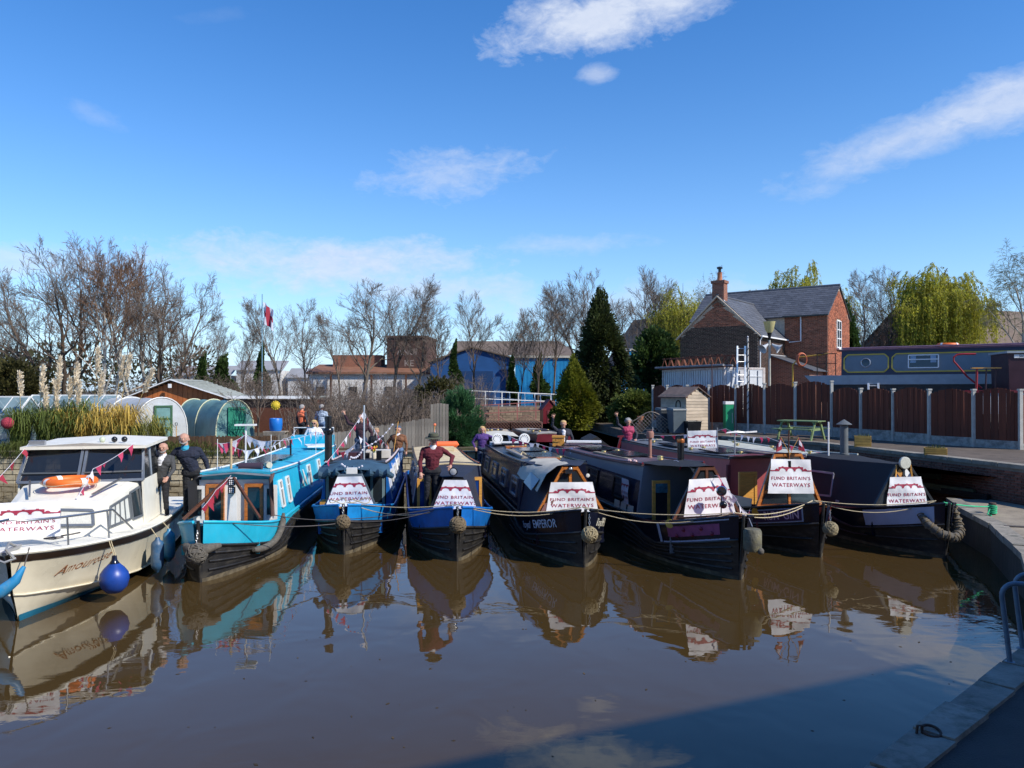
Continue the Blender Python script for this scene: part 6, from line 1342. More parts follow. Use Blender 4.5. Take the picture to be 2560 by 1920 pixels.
MB().tube([(-.55,6.0,1.78),(-.5,6.05,1.9),(-.3,6.1,1.9),(-.25,6.2,1.78)],.02,6).build('roof_handle', white_paint, r, True); MB().tube([(-.1+.1*math.cos(a),5.0+.1*math.sin(a),1.80) for a in [i*.5 for i in range(12)]],.012,5).build('blue_hose', M('blue_hose',(.05,.2,.45),.5), r, True)
u8 = thing('rope_bow_fender','thick U-shaped rope fender slung round the black bow','fender',b8.W(0,-.1,.9)); pts = [(-.42,.32,.05),(-.40,.12,-.12),(-.25,-.10,-.30),(0,-.22,-.38),(.22,-.12,-.28),(.30,.05,-.05),(.24,.08,.22)]
R8 = Matrix.Rotation(b8.root.rotation_euler.z,3,'Z'); MB().tube([R8 @ Vector(p) for p in pts],[.06,.09,.105,.11,.10,.08,.04],10).build('rope_body', rope_grey, u8, True); rr = random.Random(5); s = MB()
for k in range(26):
    f = k/25*6; i = min(int(f),5); c = (R8 @ Vector(pts[i])).lerp(R8 @ Vector(pts[i+1]), f-i); d = (R8 @ Vector(pts[i+1])-R8 @ Vector(pts[i])).normalized(); a = d.orthogonal().normalized(); b = d.cross(a); rad = .07+.042*math.sin(k/25*math.pi); s.tube([c+(a*math.cos(j*.7)+b*math.sin(j*.7))*rad+d*(j-4.5)*.012*(1 if k % 2 else -1) for j in range(9)],.016,5,closed=True)
s.build('woven_strand', rope_brown, u8, True)
banner('white campaign banner on the black hooded boat by the quay', frame_at(b8,.02,1.31,.93,-.08), 1.18, .78, .57, .42, 15)
# --- ropes between the bows
LR = 'pale mooring rope drooping between neighbouring bows'; GR = 'ropes strung between the bows'
tops_ = [(b3,0),(b4,0),(b5,0),(b6,0),(b7,0),(b8,0)]
for i in range(5):
    a, b = tops_[i][0], tops_[i+1][0]; p, q = a.W(.02,.25,a.topz+.02), b.W(-.02,.25,b.topz+.02)
    bw_ = ('azure','royal blue','EMPEROR','purple-scroll','RUM GIN','black hooded'); rope('tighter pale rope strung between the %s bow and the %s bow' % (bw_[i], bw_[i+1]), [p,q], .011, None, .10+.05*(i % 2), GR); rope('slacker pale rope drooping between the %s bow and the %s bow' % (bw_[i], bw_[i+1]), [a.W(.06,.3,a.topz), b.W(.02,.32,b.topz)], .011, None, .22+.05*((i+1) % 2), GR)
dk = M('dark_rope',(.10,.09,.09),.9)
rope('thin dark line from the turquoise bow to the royal blue bow', [b2.W(.9,2.4,.95), b3.W(-.1,-.2,.85), b4.W(-.1,.2,1.22)], .010, dk, .05)
rope('second thin dark line low across the turquoise and azure bows', [b2.W(.2,.1,1.22), b3.W(.15,-.1,.78), b4.W(-.2,.3,1.2)], .010, dk, .12)
gr = M('green_rope',(.03,.42,.20),.8); bol = thing('mooring_bollard','rusty iron bollard wound with bright green rope on the quay','bollard',(11.75,18.9,QZ)); MB().lathe([(.07,0),(.06,.05),(.06,.22),(.09,.26),(.07,.3)],(0,0,0),12).build('post',M('rusty_iron', (.06,.035,.025), .8, .35, 12, .5, 60),bol,True)
cl = MB()
for k in range(5): cl.tube([(.085*math.cos(a),.085*math.sin(a),.07+.035*k+.02*math.sin(a+k)) for a in [i*math.pi/6 for i in range(12)]],.02,6,closed=True)
cl.tube([(-.1,-.05,.15),(-.2,-.12,.02),(-.18,-.25,.02)],.018,6); cl.build('rope_coil',gr,bol,True)
rope('bright green rope from the black bow to the quay bollard', [b8.W(.05,.1,1.26), (11.68,18.9,QZ+.2)], .018, gr, .03)
rope('dark rope lying across the concrete apron', [(10.95,17.2,QZ+.03),(11.9,16.9,QZ+.03),(13.2,16.6,QZ+.03)], .02, dk, 0)
# ---------------------------------------------------------------- cream cabin cruiser
def lerp_tab(tab, y):
    for (a, va), (b, vb) in zip(tab, tab[1:]):
        if y <= b:
            t = max(0, (y-a)/(b-a)); t = t*t*(3-2*t)*.5+t*.5; return va+(vb-va)*t
    return tab[-1][1]
def cruiser():
    A_ = -14; loc = Vector((-8.20,12.75,0)); t = thing('cabin_cruiser', 'cream cabin cruiser with raked windscreen and brown rubbing band', 'boat', loc, -math.radians(A_)); Mx = Matrix.Translation(loc) @ Matrix.Rotation(-math.radians(A_),4,'Z')
    gel = M('cream_gelcoat_hull',(.72,.66,.51),.28,.08,1.5,stain=(.42,.37,.27),stain_amt=.35,coat=.2); deckm = M('cream_deck',(.77,.74,.64),.5,.08,3); brown = M('brown_rubbing_band',(.035,.02,.014),.45,.3,4); boot = M('blue_boot_top',(.01,.13,.22),.5,.3,3); fr = M('window_alloy',(.20,.22,.24),.35,.1,metal=.5)
    gb = [(0,.04),(.3,.50),(.7,.86),(1.2,1.14),(1.9,1.36),(2.8,1.49),(4,1.54),(6,1.54),(8.4,1.45)]; cb = [(0,.02),(.3,.22),(.7,.48),(1.2,.76),(1.9,1.05),(2.8,1.27),(4,1.40),(6,1.42),(8.4,1.36)]
    gz = lambda y: 1.20-.27*min(1, y/4.5)**.8; czz = lambda y: .50-.36*min(1, y/3.2)**.7; ys = [0,.15,.3,.5,.7,.95,1.2,1.55,1.9,2.35,2.8,3.4,4,5,6,7.2,8.4]
    rk = lambda y, z: -.28*max(0, (z-.1))*max(0, 1-y/1.6)+.35*max(0, .45-z)*max(0, 1-y/1.4)
    pt = lambda sd, y, h, z, o=0: Vector((sd*(h+o), y+rk(y,z)-o*.5*max(0,1-y/2), z))
    def sec(sd, y, f):        # f: 0 keel .. 1 chine .. 2 gunwale
        c, g = lerp_tab(cb,y), lerp_tab(gb,y)
        if f <= 1: return pt(sd, y, c*f, -.35+(czz(y)+.35)*f*.9+(czz(y)+.35)*.1*f)
        k = f-1; return pt(sd, y, c+(g-c)*(k**1.35), czz(y)+(gz(y)-czz(y))*k)
    fs = [0,.35,.7,1,1.2,1.45,1.7,2]
    for sd in (-1,1):
        MB().loft([[sec(sd,y,f) for f in fs] for y in ys], closed=False, cap0=False, cap1=False).build('hull', gel, t, True)
        MB().loft([[sec(sd,y,1.80)+Vector((sd*.015,-.005,0)), sec(sd,y,1.90)+Vector((sd*.035,-.01,0)), sec(sd,y,2)+Vector((sd*.02,-.01,-.03))] for y in ys], closed=False, cap0=False, cap1=False).build('rubbing_band', brown, t, True)
        MB().tube([sec(sd,y,2)+Vector((0,0,.01)) for y in ys], .03, 6).build('toe_rail', deckm, t, True)
        # blue boot top follows the water
        strip = []
        for y in ys:
            def zf(zt):
                lo, hi = 0, 2
                for _ in range(18):
                    m = (lo+hi)/2
                    if sec(sd,y,m).z < zt: lo = m
                    else: hi = m
                return sec(sd,y,lo)+Vector((sd*.022,-.020,-.004))
            strip.append([zf(-.10), zf(.02), zf(.12)])
        MB().loft(strip, closed=False, cap0=False, cap1=False).build('boot_top', boot, t, True)
        MB().tube([sec(sd,y,1)+Vector((sd*.012,-.008,0)) for y in ys], .016, 6).build('chine', gel, t, True)
    MB().quad(sec(-1,8.4,2),sec(1,8.4,2),sec(1,8.4,1),sec(-1,8.4,1)).build('transom', gel, t)
    MB().loft([[sec(-1,y,2)+Vector((.03,.02,-.01)), Vector((0,y+rk(y,1.2)*.9,gz(y)+.03)), sec(1,y,2)+Vector((-.03,.02,-.01))] for y in ys], closed=False, cap0=False, cap1=False).build('deck', deckm, t, True)
    # trunk cabin
    c0, c1 = 1.75, 3.75
    def cab(y): k = (y-c0)/(c1-c0); return (.86+.34*k, .80+.30*k, gz(y)-.01, 1.62+.30*k)
    rg = []
    for y in (c0,2.2,2.7,3.2,c1):
        a, b, z0, z1 = cab(y); yy = y+.0
        rg.append([(-a,yy,z0),(-b,yy+.18*(1 if y == c0 else 0),z1-.05),(-b*.85,yy+.2*(1 if y == c0 else 0),z1),(0,yy+.2*(1 if y == c0 else 0),z1+.05),(b*.85,yy+.2*(1 if y == c0 else 0),z1),(b,yy+.18*(1 if y == c0 else 0),z1-.05),(a,yy,z0)])
    MB().loft(rg).build('trunk_cabin', deckm, t)
    curt = M('pale_curtain',(.62,.62,.56),.8,.15,9,stretch=(8,8,.3)); 
    def win(q, n, nm='window', pane=None, split=1):
        n = Vector(n).normalized(); q = [Vector(p)+n*.012 for p in q]; w = MB().prism(q, -n*.02).build(nm, pane or curt, t); f = MB()
        for k in range(4): f.beam(q[k]+n*.006, q[(k+1) % 4]+n*.006, .045, .03, n)
        for s_ in range(1, split): f.beam(q[0].lerp(q[1], s_/split)+n*.006, q[3].lerp(q[2], s_/split)+n*.006, .03, .025, n)
        f.build('frame', fr, w); return w
    for sd in (-1,1): win([(sd*.12,c0+.06,1.30),(sd*.72,c0+.06,1.28),(sd*.68,c0+.15,1.55),(sd*.12,c0+.15,1.58)], (0,-1,.45), split=1)
    for sd in (-1,1):
        a = cab(2.05); b = cab(3.05); p = lambda y, f: Vector((sd*(cab(y)[0]+(cab(y)[1]-cab(y)[0])*f), y+ (.05 if y < 2.1 else 0), cab(y)[2]+(cab(y)[3]-.05-cab(y)[2])*f))
        win([p(2.1,.25),p(3.1,.25),p(3.1,.86),p(2.25,.86)], (sd,0,.15), split=4); win([p(3.2,.22),p(3.7,.22),p(3.7,.9),p(3.2,.9)], (sd,0,.15), pane=win_glass)
    # wheelhouse: sides, raked windscreen, roof
    w0, w1 = 3.55, 6.3; hb_, ht_ = 1.20, 1.12; zb, zt = 1.93, 2.62; rake = .42
    for sd in (-1,1):
        MB().prism([(sd*1.24,c1-.02,gz(3.8)),(sd*1.26,w1,gz(6)),(sd*1.22,w1,zb),(sd*hb_,w0+.15,zb)], (sd*-.04,0,0)).build('wheelhouse_side', deckm, t)
        w = MB().prism([(sd*hb_,w0+.12,zb),(sd*1.2,w1-1.1,zb),(sd*ht_,w1-1.1,zt),(sd*ht_,w0+rake+.08,zt)], (sd*-.015,0,0)).build('side_window', M('smoked_glass',(.02,.024,.03),.04,.05,spec=.8,alpha=.75), t); f = MB()
        for a_, b_ in (((hb_,w0+.12,zb),(ht_,w0+rake+.08,zt)),((1.2,w1-1.1,zb),(ht_,w1-1.1,zt)),((1.19,4.5,zb),(ht_,4.6,zt))): f.beam((sd*a_[0],a_[1],a_[2]),(sd*b_[0],b_[1],b_[2]),.05,.05)
        f.build('frame', fr, w)
    ws = M('smoked_glass',(.02,.024,.03),.04,.05,spec=.8,alpha=.75)
    for sd in (-1,1):
        q = [Vector((sd*.04,w0,zb)),Vector((sd*hb_,w0+.12,zb)),Vector((sd*ht_,w0+rake+.1,zt)),Vector((sd*.04,w0+rake,zt))]; w = MB().prism(q,(0,.012,0)).build('windscreen', ws, t); f = MB()
        for k in range(4): f.beam(q[k]+Vector((0,-.015,0)), q[(k+1) % 4]+Vector((0,-.015,0)), .055, .035, (0,-1,.4))
        f.build('frame', fr, w); f = MB(); a = q[0].lerp(q[3],.26); b = q[1].lerp(q[2],.26); f.beam(a+Vector((0,-.03,0)), b+Vector((0,-.03,0)), .03,.03).build('wiper_rail', fr, w)
    MB().loft([[(-1.22,w0+rake-.12,zt-.03),(-1.22,w0+rake-.12,zt+.03),(0,w0+rake-.16,zt+.10),(1.22,w0+rake-.12,zt+.03),(1.22,w0+rake-.12,zt-.03)],[(-1.22,w1,zt),(-1.22,w1,zt+.07),(0,w1,zt+.14),(1.22,w1,zt+.07),(1.22,w1,zt)]]).build('wheelhouse_roof', deckm, t)
    MB().box((0,w1-.05,1.95),(2.3,.04,1.3)).build('aft_bulkhead', M('dark_curtain',(.012,.016,.04),.8), t); MB().box((0,5.0,1.35),(2.3,2.2,.05)).build('cockpit_floor', dark_wood, t); MB().box((.55,4.6,1.6),(.5,.5,.5)).build('helm_seat', M('seat_vinyl',(.03,.035,.06),.5), t)
    MB().tube([(.5+.17*math.cos(a),4.12,1.98+.17*math.sin(a)) for a in [i*math.pi/8 for i in range(16)]],.014,6,closed=True).build('steering_wheel', black_paint, t, True)
    MB().box((-.95,w0+.5,zt+.11),(.3,.12,.09)).build('roof_lamp_bar', grey_metal, t)
    for x, m in ((.28,M('pale_lamp',(.5,.55,.42),.4)),(.52,black_paint),(.72,black_paint)): MB().ball((x,w0+.6,zt+.15),.065,10).build('roof_lamp', m, t, True)
    # pulpit rail
    rail = M('stainless',(.34,.35,.36),.3,.1,metal=.8); pr = []
    for y in (2.3,1.5,.9,.45,.12): v = sec(1,y,2); pr.append(Vector((v.x*.90, v.y+.05, gz(y)+ (.06 if y == 2.3 else .52))))
    pr2 = [Vector((0,-.2,gz(0)+.55))]+pr[::-1]; full = [Vector((-v.x,v.y,v.z)) for v in pr]+pr2
    m_ = MB(); m_.tube(full,.02,8)
    for y in (1.35,.55):
        for sd in (-1,1): v = sec(sd,y,2); m_.tube([Vector((v.x*.93,v.y+.04,gz(y))), Vector((v.x*.9,v.y+.05,gz(y)+.52))],.017,7)
    m_.build('pulpit_rail', rail, t, True)
    for sd in (-1,1): MB().beam((sd*.55,2.35,1.80),(sd*.85,3.3,2.0),.035,.035).build('grab_rail', rail, t)
    an = MB(); an.beam((-.04,-.36,1.22),(-.02,.25,1.24),.09,.05); an.tube([(-.02,.1,1.26),(0,-.25,1.38),(.02,-.42,1.3),(.12,-.40,1.16)],.022,6); an.tube([(-.15,-.38,1.15),(0,-.44,1.10),(.15,-.38,1.15)],.02,6); an.build('anchor', M('galvanised',(.38,.38,.37),.5,.2,metal=.5), t, True)
    MB().tube([(.3,.8,1.24),(.42,.9,1.26),(.5,.75,1.26),(.38,.66,1.25),(.2,.75,1.25),(.55,1.1,1.25),(.62,1.3,1.24)],.014,6).build('deck_rope', dk, t, True)
    # name on the hull
    me = text_mesh('Amourouse', .23, -.004); xs = [v.co.x for v in me.vertices]; w = max(xs)-min(xs); k = 1.0/w
    def hull_at(sd, y, z):
        lo, hi = 1, 2
        for _ in range(16):
            m = (lo+hi)/2
            if sec(sd,y,m).z < z: lo = m
            else: hi = m
        return sec(sd,y,lo)
    for v in me.vertices: u, q = v.co.x*k+.35*v.co.y, v.co.y; v.co = hull_at(1, 1.05+u, .76+.06*u+q)+Vector((.012,-.010,0))
    me.materials.append(M('brown_script',(.30,.10,.03),.5)); o = bpy.data.objects.new('name_lettering', me); COL.objects.link(o); o.parent = t
    Wd = lambda v: Mx @ Vector(v)
    # fenders hung from the rail
    fb = M('fender_blue',(.012,.055,.30),.35,.2,4); fb2 = M('fender_light_blue',(.02,.22,.46),.4,.2,4,stain=(.25,.28,.25),stain_scale=3,stain_amt=.5)
    v = sec(1,1.2,2); p = Wd((v.x+.12,v.y-.1,.42)); b = thing('ball_fender','round royal blue ball fender hanging off the cruiser bow','fender',p); MB().lathe([(0,-.27),(.13,-.24),(.22,-.14),(.255,0),(.235,.11),(.17,.2),(.09,.28)],(0,0,0),22).build('ball', fb, b, True); MB().lathe([(.09,.28),(.05,.34),(.04,.42),(0,.43)],(0,0,0),14).build('neck', navy, b, True); q = Wd((v.x,v.y,v.z))-p; MB().tube([(0,0,.4),q],.010,5).tube([(.03,0,.4),q+Vector((.04,0,0))],.010,5).build('lanyard', rope_m, b)
    for y, lab, m in ((2.9,'long blue cylindrical fender hanging amidships on the cream cruiser',M('fender_slate',(.03,.10,.22),.45,.3,4,stain=(.2,.22,.22),stain_scale=3,stain_amt=.5)),(3.9,'lighter blue cylindrical fender between cruiser and turquoise boat',fb2)):
        v = sec(1,y,2); p = Wd((v.x+.15,v.y-.05,.46)); b = thing('cylinder_fender',lab,'fender',p); MB().lathe([(.03,-.36),(.05,-.32),(.11,-.26),(.125,-.2),(.125,.2),(.11,.26),(.05,.31),(.035,.36)],(0,0,0),16).build('body', m, b, True); q = Wd((v.x,v.y,v.z+.02))-p; MB().tube([(0,0,.35),q],.010,5).build('lanyard', rope_m, b)
    p = Wd((-.34,-.42,.80)); b = thing('horn_fender','curved light blue horn fender at the cruiser stem','fender',p); R_ = Matrix.Rotation(-math.radians(A_),3,'Z'); MB().tube([R_ @ Vector(q) for q in ((.62,.0,.22),(.52,-.06,.02),(.34,-.1,-.14),(.1,-.1,-.2),(-.15,-.06,-.18))],[.03,.08,.105,.11,.11],12).build('body', fb2, b, True); MB().tube([R_ @ Vector((.62,0,.22)), R_ @ Vector((.66,.1,.5))],.01,5).build('lanyard', dk, b)
    # lifebuoy, banner, bunting
    lb = thing('lifebuoy','orange lifebuoy lying on the cream cruiser cabin top','lifebuoy',Wd((-.02,3.0,1.93)), -math.radians(A_)); om = M('lifebuoy_orange',(.80,.16,.02),.5,.1,4); MB().tube([(.42*math.cos(a),.42*math.sin(a),.07) for a in [i*math.pi/14 for i in range(28)]],.085,12,closed=True).build('ring', om, lb, True)
    for a in (.8,2.4,3.9,5.5):
        c = Vector((.42*math.cos(a),.42*math.sin(a),.07)); d = Vector((-math.sin(a),math.cos(a),0)); n = Vector((math.cos(a),math.sin(a),0)); MB().tube([c+d*.05,c-d*.05],.091,12,cap=False).build('white_band', white_paint, lb, True)
    MB().tube([(.54*math.cos(a),.54*math.sin(a),.05+.02*math.sin(a*4)) for a in [i*math.pi/14 for i in range(28)]],.008,5,closed=True).build('grab_line', rope_m, lb)
    bm = Mx @ Matrix.Translation((-.12,.62,1.30)) @ Matrix.Rotation(math.radians(10),4,'Z') @ Matrix.Rotation(-.32,4,'X') @ Matrix(((1,0,0),(0,0,-1),(0,1,0))).to_4x4()
    banner('crumpled white campaign banner tied to the cruiser pulpit rail', bm, 1.2, .62, .60, .56, 21, wr=.03)
    bunting('bunting sagging from the cruiser roof down to the grab rail', [Wd((1.0,3.9,2.72)), Wd((.42,2.9,2.25)), Wd((.3,2.2,1.75))], 8, .2, .04, 22)
    bunting('bunting from the cruiser roof corner off to the bank', [Wd((-1.1,4.0,2.72)), Wd((-1.5,2.4,1.75)), Wd((-1.3,1.0,1.6))], 9, .2, .06, 23)
    MB().tube([Wd((-.42,1.55,1.25)),Wd((-.42,1.55,2.0))],.018,6)
    return Mx, t
CR_M, CR_T = cruiser()
# ================================================================ PEOPLE
skin_m = M('skin',(.50,.27,.19),.55,.1,6); denim = M('denim',(.03,.05,.10),.85,.2,8); black_cloth = M('black_cloth',(.012,.013,.017),.85,.2,6); shoe_m = M('shoe',(.02,.018,.016),.6)
HAIRW = M('white_hair',(.55,.53,.50),.9,.2,30); HAIRG = M('grey_hair',(.30,.29,.28),.9,.25,30); HAIRB = M('blonde_hair',(.50,.33,.14),.9,.25,30); HAIRD = M('sandy_hair',(.36,.24,.14),.9,.25,30)
def person(label, loc, rz, top, legs, h=1.72, hands=None, elbows=None, lean=(0,0), hair=None, hairstyle='bald', beard=None, hat=None, collar=None, glasses=None, feet=None, head_turn=0.0, skirt=False, sleeve=None, front=None, vest=None, shoe=None, group=None, extra=()):
    """standing figure, faces -y locally; hands/elbows = {'L':(x,y,z),'R':...} in metres (R = viewer's right)"""
    k = h/1.72; V = Vector; t = thing('person', label, 'person', loc, rz, group); caps = []; sh = k*1.42; lx, ly = lean
    hip = V((0,0,.90*k)); chest = V((lx*.6,ly*.6,1.28*k)); neck = V((lx,ly,1.47*k)); head = V((lx*1.15,ly*1.15-.02,1.615*k))
    tm, lm = 1, 2
    mats = [skin_m, top, legs, shoe or shoe_m, sleeve or top, front or top, collar or top]
    C = lambda a, b, ra, rb, m: caps.append((V(a), V(b), ra*k, rb*k, m))
    C(hip+V((-.07*k,0,0)), hip+V((.07*k,0,0)), .125,.125,2); C(hip+V((0,0,.08*k)), chest+V((0,0,-.1*k)), .135,.15,1); C(chest+V((-.075*k,.0,0)), chest+V((.075*k,0,0)), .14,.14,1); C(chest+V((-.13*k,.01,.09*k)), chest+V((.13*k,.01,.09*k)), .085,.085,1)
    C(neck+V((0,.01,-.05*k)), neck+V((0,0,.06*k)), .062,.055,0); C(neck+V((0,.015,-.06*k)), neck+V((0,.01,-.02*k)), .085,.07,6)
    if front: C(chest+V((0,-.10*k,.08*k)), hip+V((0,-.085*k,.12*k)), .065,.06,5)
    Rz = Matrix.Rotation(head_turn,3,'Z'); hd = lambda v: head+Rz @ V(v)*k
    C(hd((0,.012,.03)), hd((0,-.005,.0)), .092,.088,0); C(hd((0,-.02,-.045)), hd((0,-.03,-.075)), .066,.05,0); C(hd((0,-.088,.005)), hd((0,-.108,-.022)), .012,.017,0); C(hd((-.085,.01,-.005)), hd((-.09,.012,-.03)), .018,.014,0); C(hd((.085,.01,-.005)), hd((.09,.012,-.03)), .018,.014,0); C(hd((-.035,-.075,.028)), hd((.035,-.075,.028)), .02,.02,0)
    hands = hands or {}; elbows = elbows or {}
    for s, key in ((-1,'L'),(1,'R')):
        S = chest+V((s*.185*k,.01,.10*k)); W_ = V(hands.get(key, (s*.27*k+lx*.3, -.06, .84*k))); d = W_-S; L_ = d.length; ua, fa = .29*k, .26*k
        if L_ > ua+fa-.01: W_ = S+d.normalized()*(ua+fa-.01); d = W_-S; L_ = d.length
        if key in elbows: E = V(elbows[key])
        else:
            a = (ua*ua-fa*fa+L_*L_)/(2*L_); hh = math.sqrt(max(0, ua*ua-a*a)); pole = V((s*.8,.6,-.5)); dn = d.normalized(); pole = (pole-dn*pole.dot(dn)).normalized(); E = S+dn*a+pole*hh
        C(S, E, .058,.047,4); C(E, E.lerp(W_,.9), .046,.034,4); dn = (W_-E).normalized(); pal = W_+dn*.085*k; C(W_-dn*.01, W_+dn*.02, .027,.03,0)
        sd = dn.cross(V((0,1,0)) if abs(dn.y) < .8 else V((0,0,1))).normalized(); C(W_+dn*.02, pal-dn*.02, .034,.036,0)
        up = dn.z > .3; cur = 0 if up else .5; fn = sd.cross(dn)
        for j, (o, ln) in enumerate(((-.033,.075),(-.011,.088),(.011,.084),(.033,.066))):
            b0 = W_+dn*.065*k+sd*o*k*(1.25 if up else 1); mid = b0+dn*ln*.5*k+sd*o*(.35 if up else 0); tip = mid+(dn*(1-cur)+fn*cur).normalized()*ln*.5*k; C(b0, mid, .0105,.0095,0); C(mid, tip, .0095,.008,0)
        ts = -s if not up else -s; tb = W_+dn*.02*k+sd*ts*.025*k; C(tb, tb+(dn*.6+sd*ts*.8).normalized()*.055*k, .0125,.009,0)
    for s, key in ((-1,'L'),(1,'R')):
        f = V((feet or {}).get(key, (s*.11*k,0,0))); Hp = hip+V((s*.085*k,0,-.03*k)); kn = (Hp+f+V((0,0,.08*k)))/2+V((0,-.03*k,.02*k)); an = f+V((0,.03*k,.08*k))
        C(Hp, kn, .088,.062,2); C(kn, an, .06,.045,2); C(f+V((0,.05*k,.045*k)), f+V((s*.02*k,-.14*k,.035*k)), .042,.036,3)
    if skirt: C(hip, hip+V((0,0,-.3*k)), .17,.2,1)
    for e in extra: C(*e)
    m_ = MB()
    for a, b, ra, rb, mi in caps:
        d = b-a; n = 12; ax = d.normalized() if d.length > 1e-6 else V((0,0,1)); x = ax.orthogonal().normalized(); y = ax.cross(x); ring = []
        prof = [(-ra*math.cos(q), ra*math.sin(q), 0) for q in (0.02,.5,1.05,1.57)]+[(d.length+rb*math.sin(q), rb*math.cos(q), 0) for q in (0,.5,1.05,1.55)]
        m_.loft([[a+ax*p[0]+(x*math.cos(2*math.pi*j/n)+y*math.sin(2*math.pi*j/n))*max(p[1],1e-4) for j in range(n)] for p in prof])
    me0 = m_.mesh('tmp', skin_m); ob = bpy.data.objects.new('tmp', me0); COL.objects.link(ob)
    md = ob.modifiers.new('r','REMESH'); md.mode = 'VOXEL'; md.voxel_size = .0085; sm = ob.modifiers.new('s','SMOOTH'); sm.iterations = 2; sm.factor = .5
    dg = bpy.context.evaluated_depsgraph_get(); me = bpy.data.meshes.new_from_object(ob.evaluated_get(dg)); bpy.data.objects.remove(ob); bpy.data.meshes.remove(me0); me.name = 'body'
    n = len(me.vertices); co = np.empty(n*3, np.float32); me.vertices.foreach_get('co', co); co = co.reshape(-1,3); nf = len(me.polygons); ce = np.empty(nf*3, np.float32); me.polygons.foreach_get('center', ce); ce = ce.reshape(-1,3)
    crease = True   # creases in the cloth come after the materials are known
    best = np.full(nf, 9e9); idx = np.zeros(nf, np.int32)
    for a, b, ra, rb, mi in caps:
        a_, d_ = np.array(a), np.array(b-a); L2 = max(float(d_ @ d_), 1e-9); tt = np.clip((ce-a_) @ d_/L2, 0, 1); q = np.linalg.norm(ce-(a_+tt[:,None]*d_), axis=1)-(ra+(rb-ra)*tt); m1 = q < best; best[m1] = q[m1]; idx[m1] = mi
    me.materials.clear()
    for m in mats: me.materials.append(m)
    me.polygons.foreach_set('material_index', idx); me.polygons.foreach_set('use_smooth', np.ones(nf, bool)); me.update()
    lp = np.empty(len(me.loops), np.int32); me.loops.foreach_get('vertex_index', lp); ls = np.empty(nf, np.int32); lt = np.empty(nf, np.int32); me.polygons.foreach_get('loop_start', ls); me.polygons.foreach_get('loop_total', lt)
    cloth = np.zeros(n, bool); fi = np.repeat(idx, lt); cloth[lp[(fi != 0) & (fi != 3)]] = True; cloth[lp[(fi == 0)]] = False      # creases
    nr = np.empty(n*3, np.float32); me.vertices.foreach_get('normal', nr); nr = nr.reshape(-1,3); sd0 = h*7.7
    a = np.array([mnoise.noise(Vector((x*9, y*9, z*16+sd0)))*.010+mnoise.noise(Vector((x*22+z*9, y*22, z*26-sd0)))*.006 if c else 0 for (x, y, z), c in zip(co.tolist(), cloth.tolist())], np.float32)
    co = co+nr*a[:,None]; me.vertices.foreach_set('co', co.astype(np.float32).ravel()); me.update()
    body = bpy.data.objects.new('body', me); COL.objects.link(body); body.parent = t
    for s in (-1,1): MB().ball(hd((s*.033,-.083,.004)), .0095*k, 8).build('eye', black_paint, body, True)
    MB().tube([hd((-.026,-.094,-.052)), hd((0,-.101,-.056)), hd((.026,-.094,-.052))], .0055*k, 5).build('mouth', M('lips',(.34,.12,.10),.6), body)
    def hairmesh(mat, zlow, back, puff=1.0, fringe=.05):
        m = MB(); rings = []; n = 16
        for i in range(7):
            th = math.pi*.5*i/6*1.15
            rings.append([hd((.104*puff*math.cos(a)*math.sin(th+.01), .022+.112*puff*math.sin(a)*math.sin(th+.01), .03+.105*puff*math.cos(th)*(1) - (max(0, math.sin(a))*zlow*(i/6)**2))) + Vector((0, (fringe if math.sin(a) < -.2 and i > 4 else 0), 0)) for a in [2*math.pi*j/n for j in range(n)]])
        m.loft(rings, cap0=True, cap1=False); o = m.build('hair', mat, t, True); return o
    if hair and hairstyle == 'short': hairmesh(hair, .06, 0)
    if hair and hairstyle == 'curly':
        hairmesh(hair, .06, 0); m = MB(); rr_ = random.Random(3)
        for q in range(46):
            a = rr_.uniform(-.5,math.pi+.5); th = rr_.uniform(0,1.6); m.ball(hd((.108*math.cos(a)*math.sin(th), .02+.11*math.sin(a)*math.sin(th), .03+.11*math.cos(th))), .024*k, 7)
        m.build('curls', hair, t, True)
    if hair and hairstyle == 'long':
        hairmesh(hair, .10, 0); m = MB()
        for s in (-1,1): m.tube([hd((s*.085,.03,.05)), hd((s*.105,.03,-.05)), hd((s*.10,.02,-.16))], [.03*k,.035*k,.02*k], 8)
        m.build('side_hair', hair, t, True)
    if beard:
        m = MB(); m.tube([hd((-.07,-.035,-.03)), hd((-.05,-.075,-.075)), hd((0,-.088,-.09)), hd((.05,-.075,-.075)), hd((.07,-.035,-.03))], [.008*k,.014*k,.02*k,.014*k,.008*k], 8); m.tube([hd((-.035,-.094,-.038)), hd((0,-.106,-.036)), hd((.035,-.092,-.038))], .006*k, 6); m.build('beard', beard, t, True)
    if glasses: MB().box(hd((0,-.098,.008)), (.13*k,.02,.034*k)).build('sunglasses', black_paint, t)
    if hat:
        m = MB(); R_ = Matrix.Rotation(.10,3,'X'); m.lathe([(.19,.035),(.185,.045),(.115,.06),(.112,.10),(.10,.15),(.06,.165),(0,.16)], hd((0,.0,.0))+Vector((0,0,.0)), 22, R=R_); m.build('hat', hat[0], t, True); MB().lathe([(.118,.062),(.117,.092)], hd((0,0,0)), 22, R=R_).build('hat_band', hat[1], t, True)
    t.scale = (1.12, 1.12, 1.0); return t
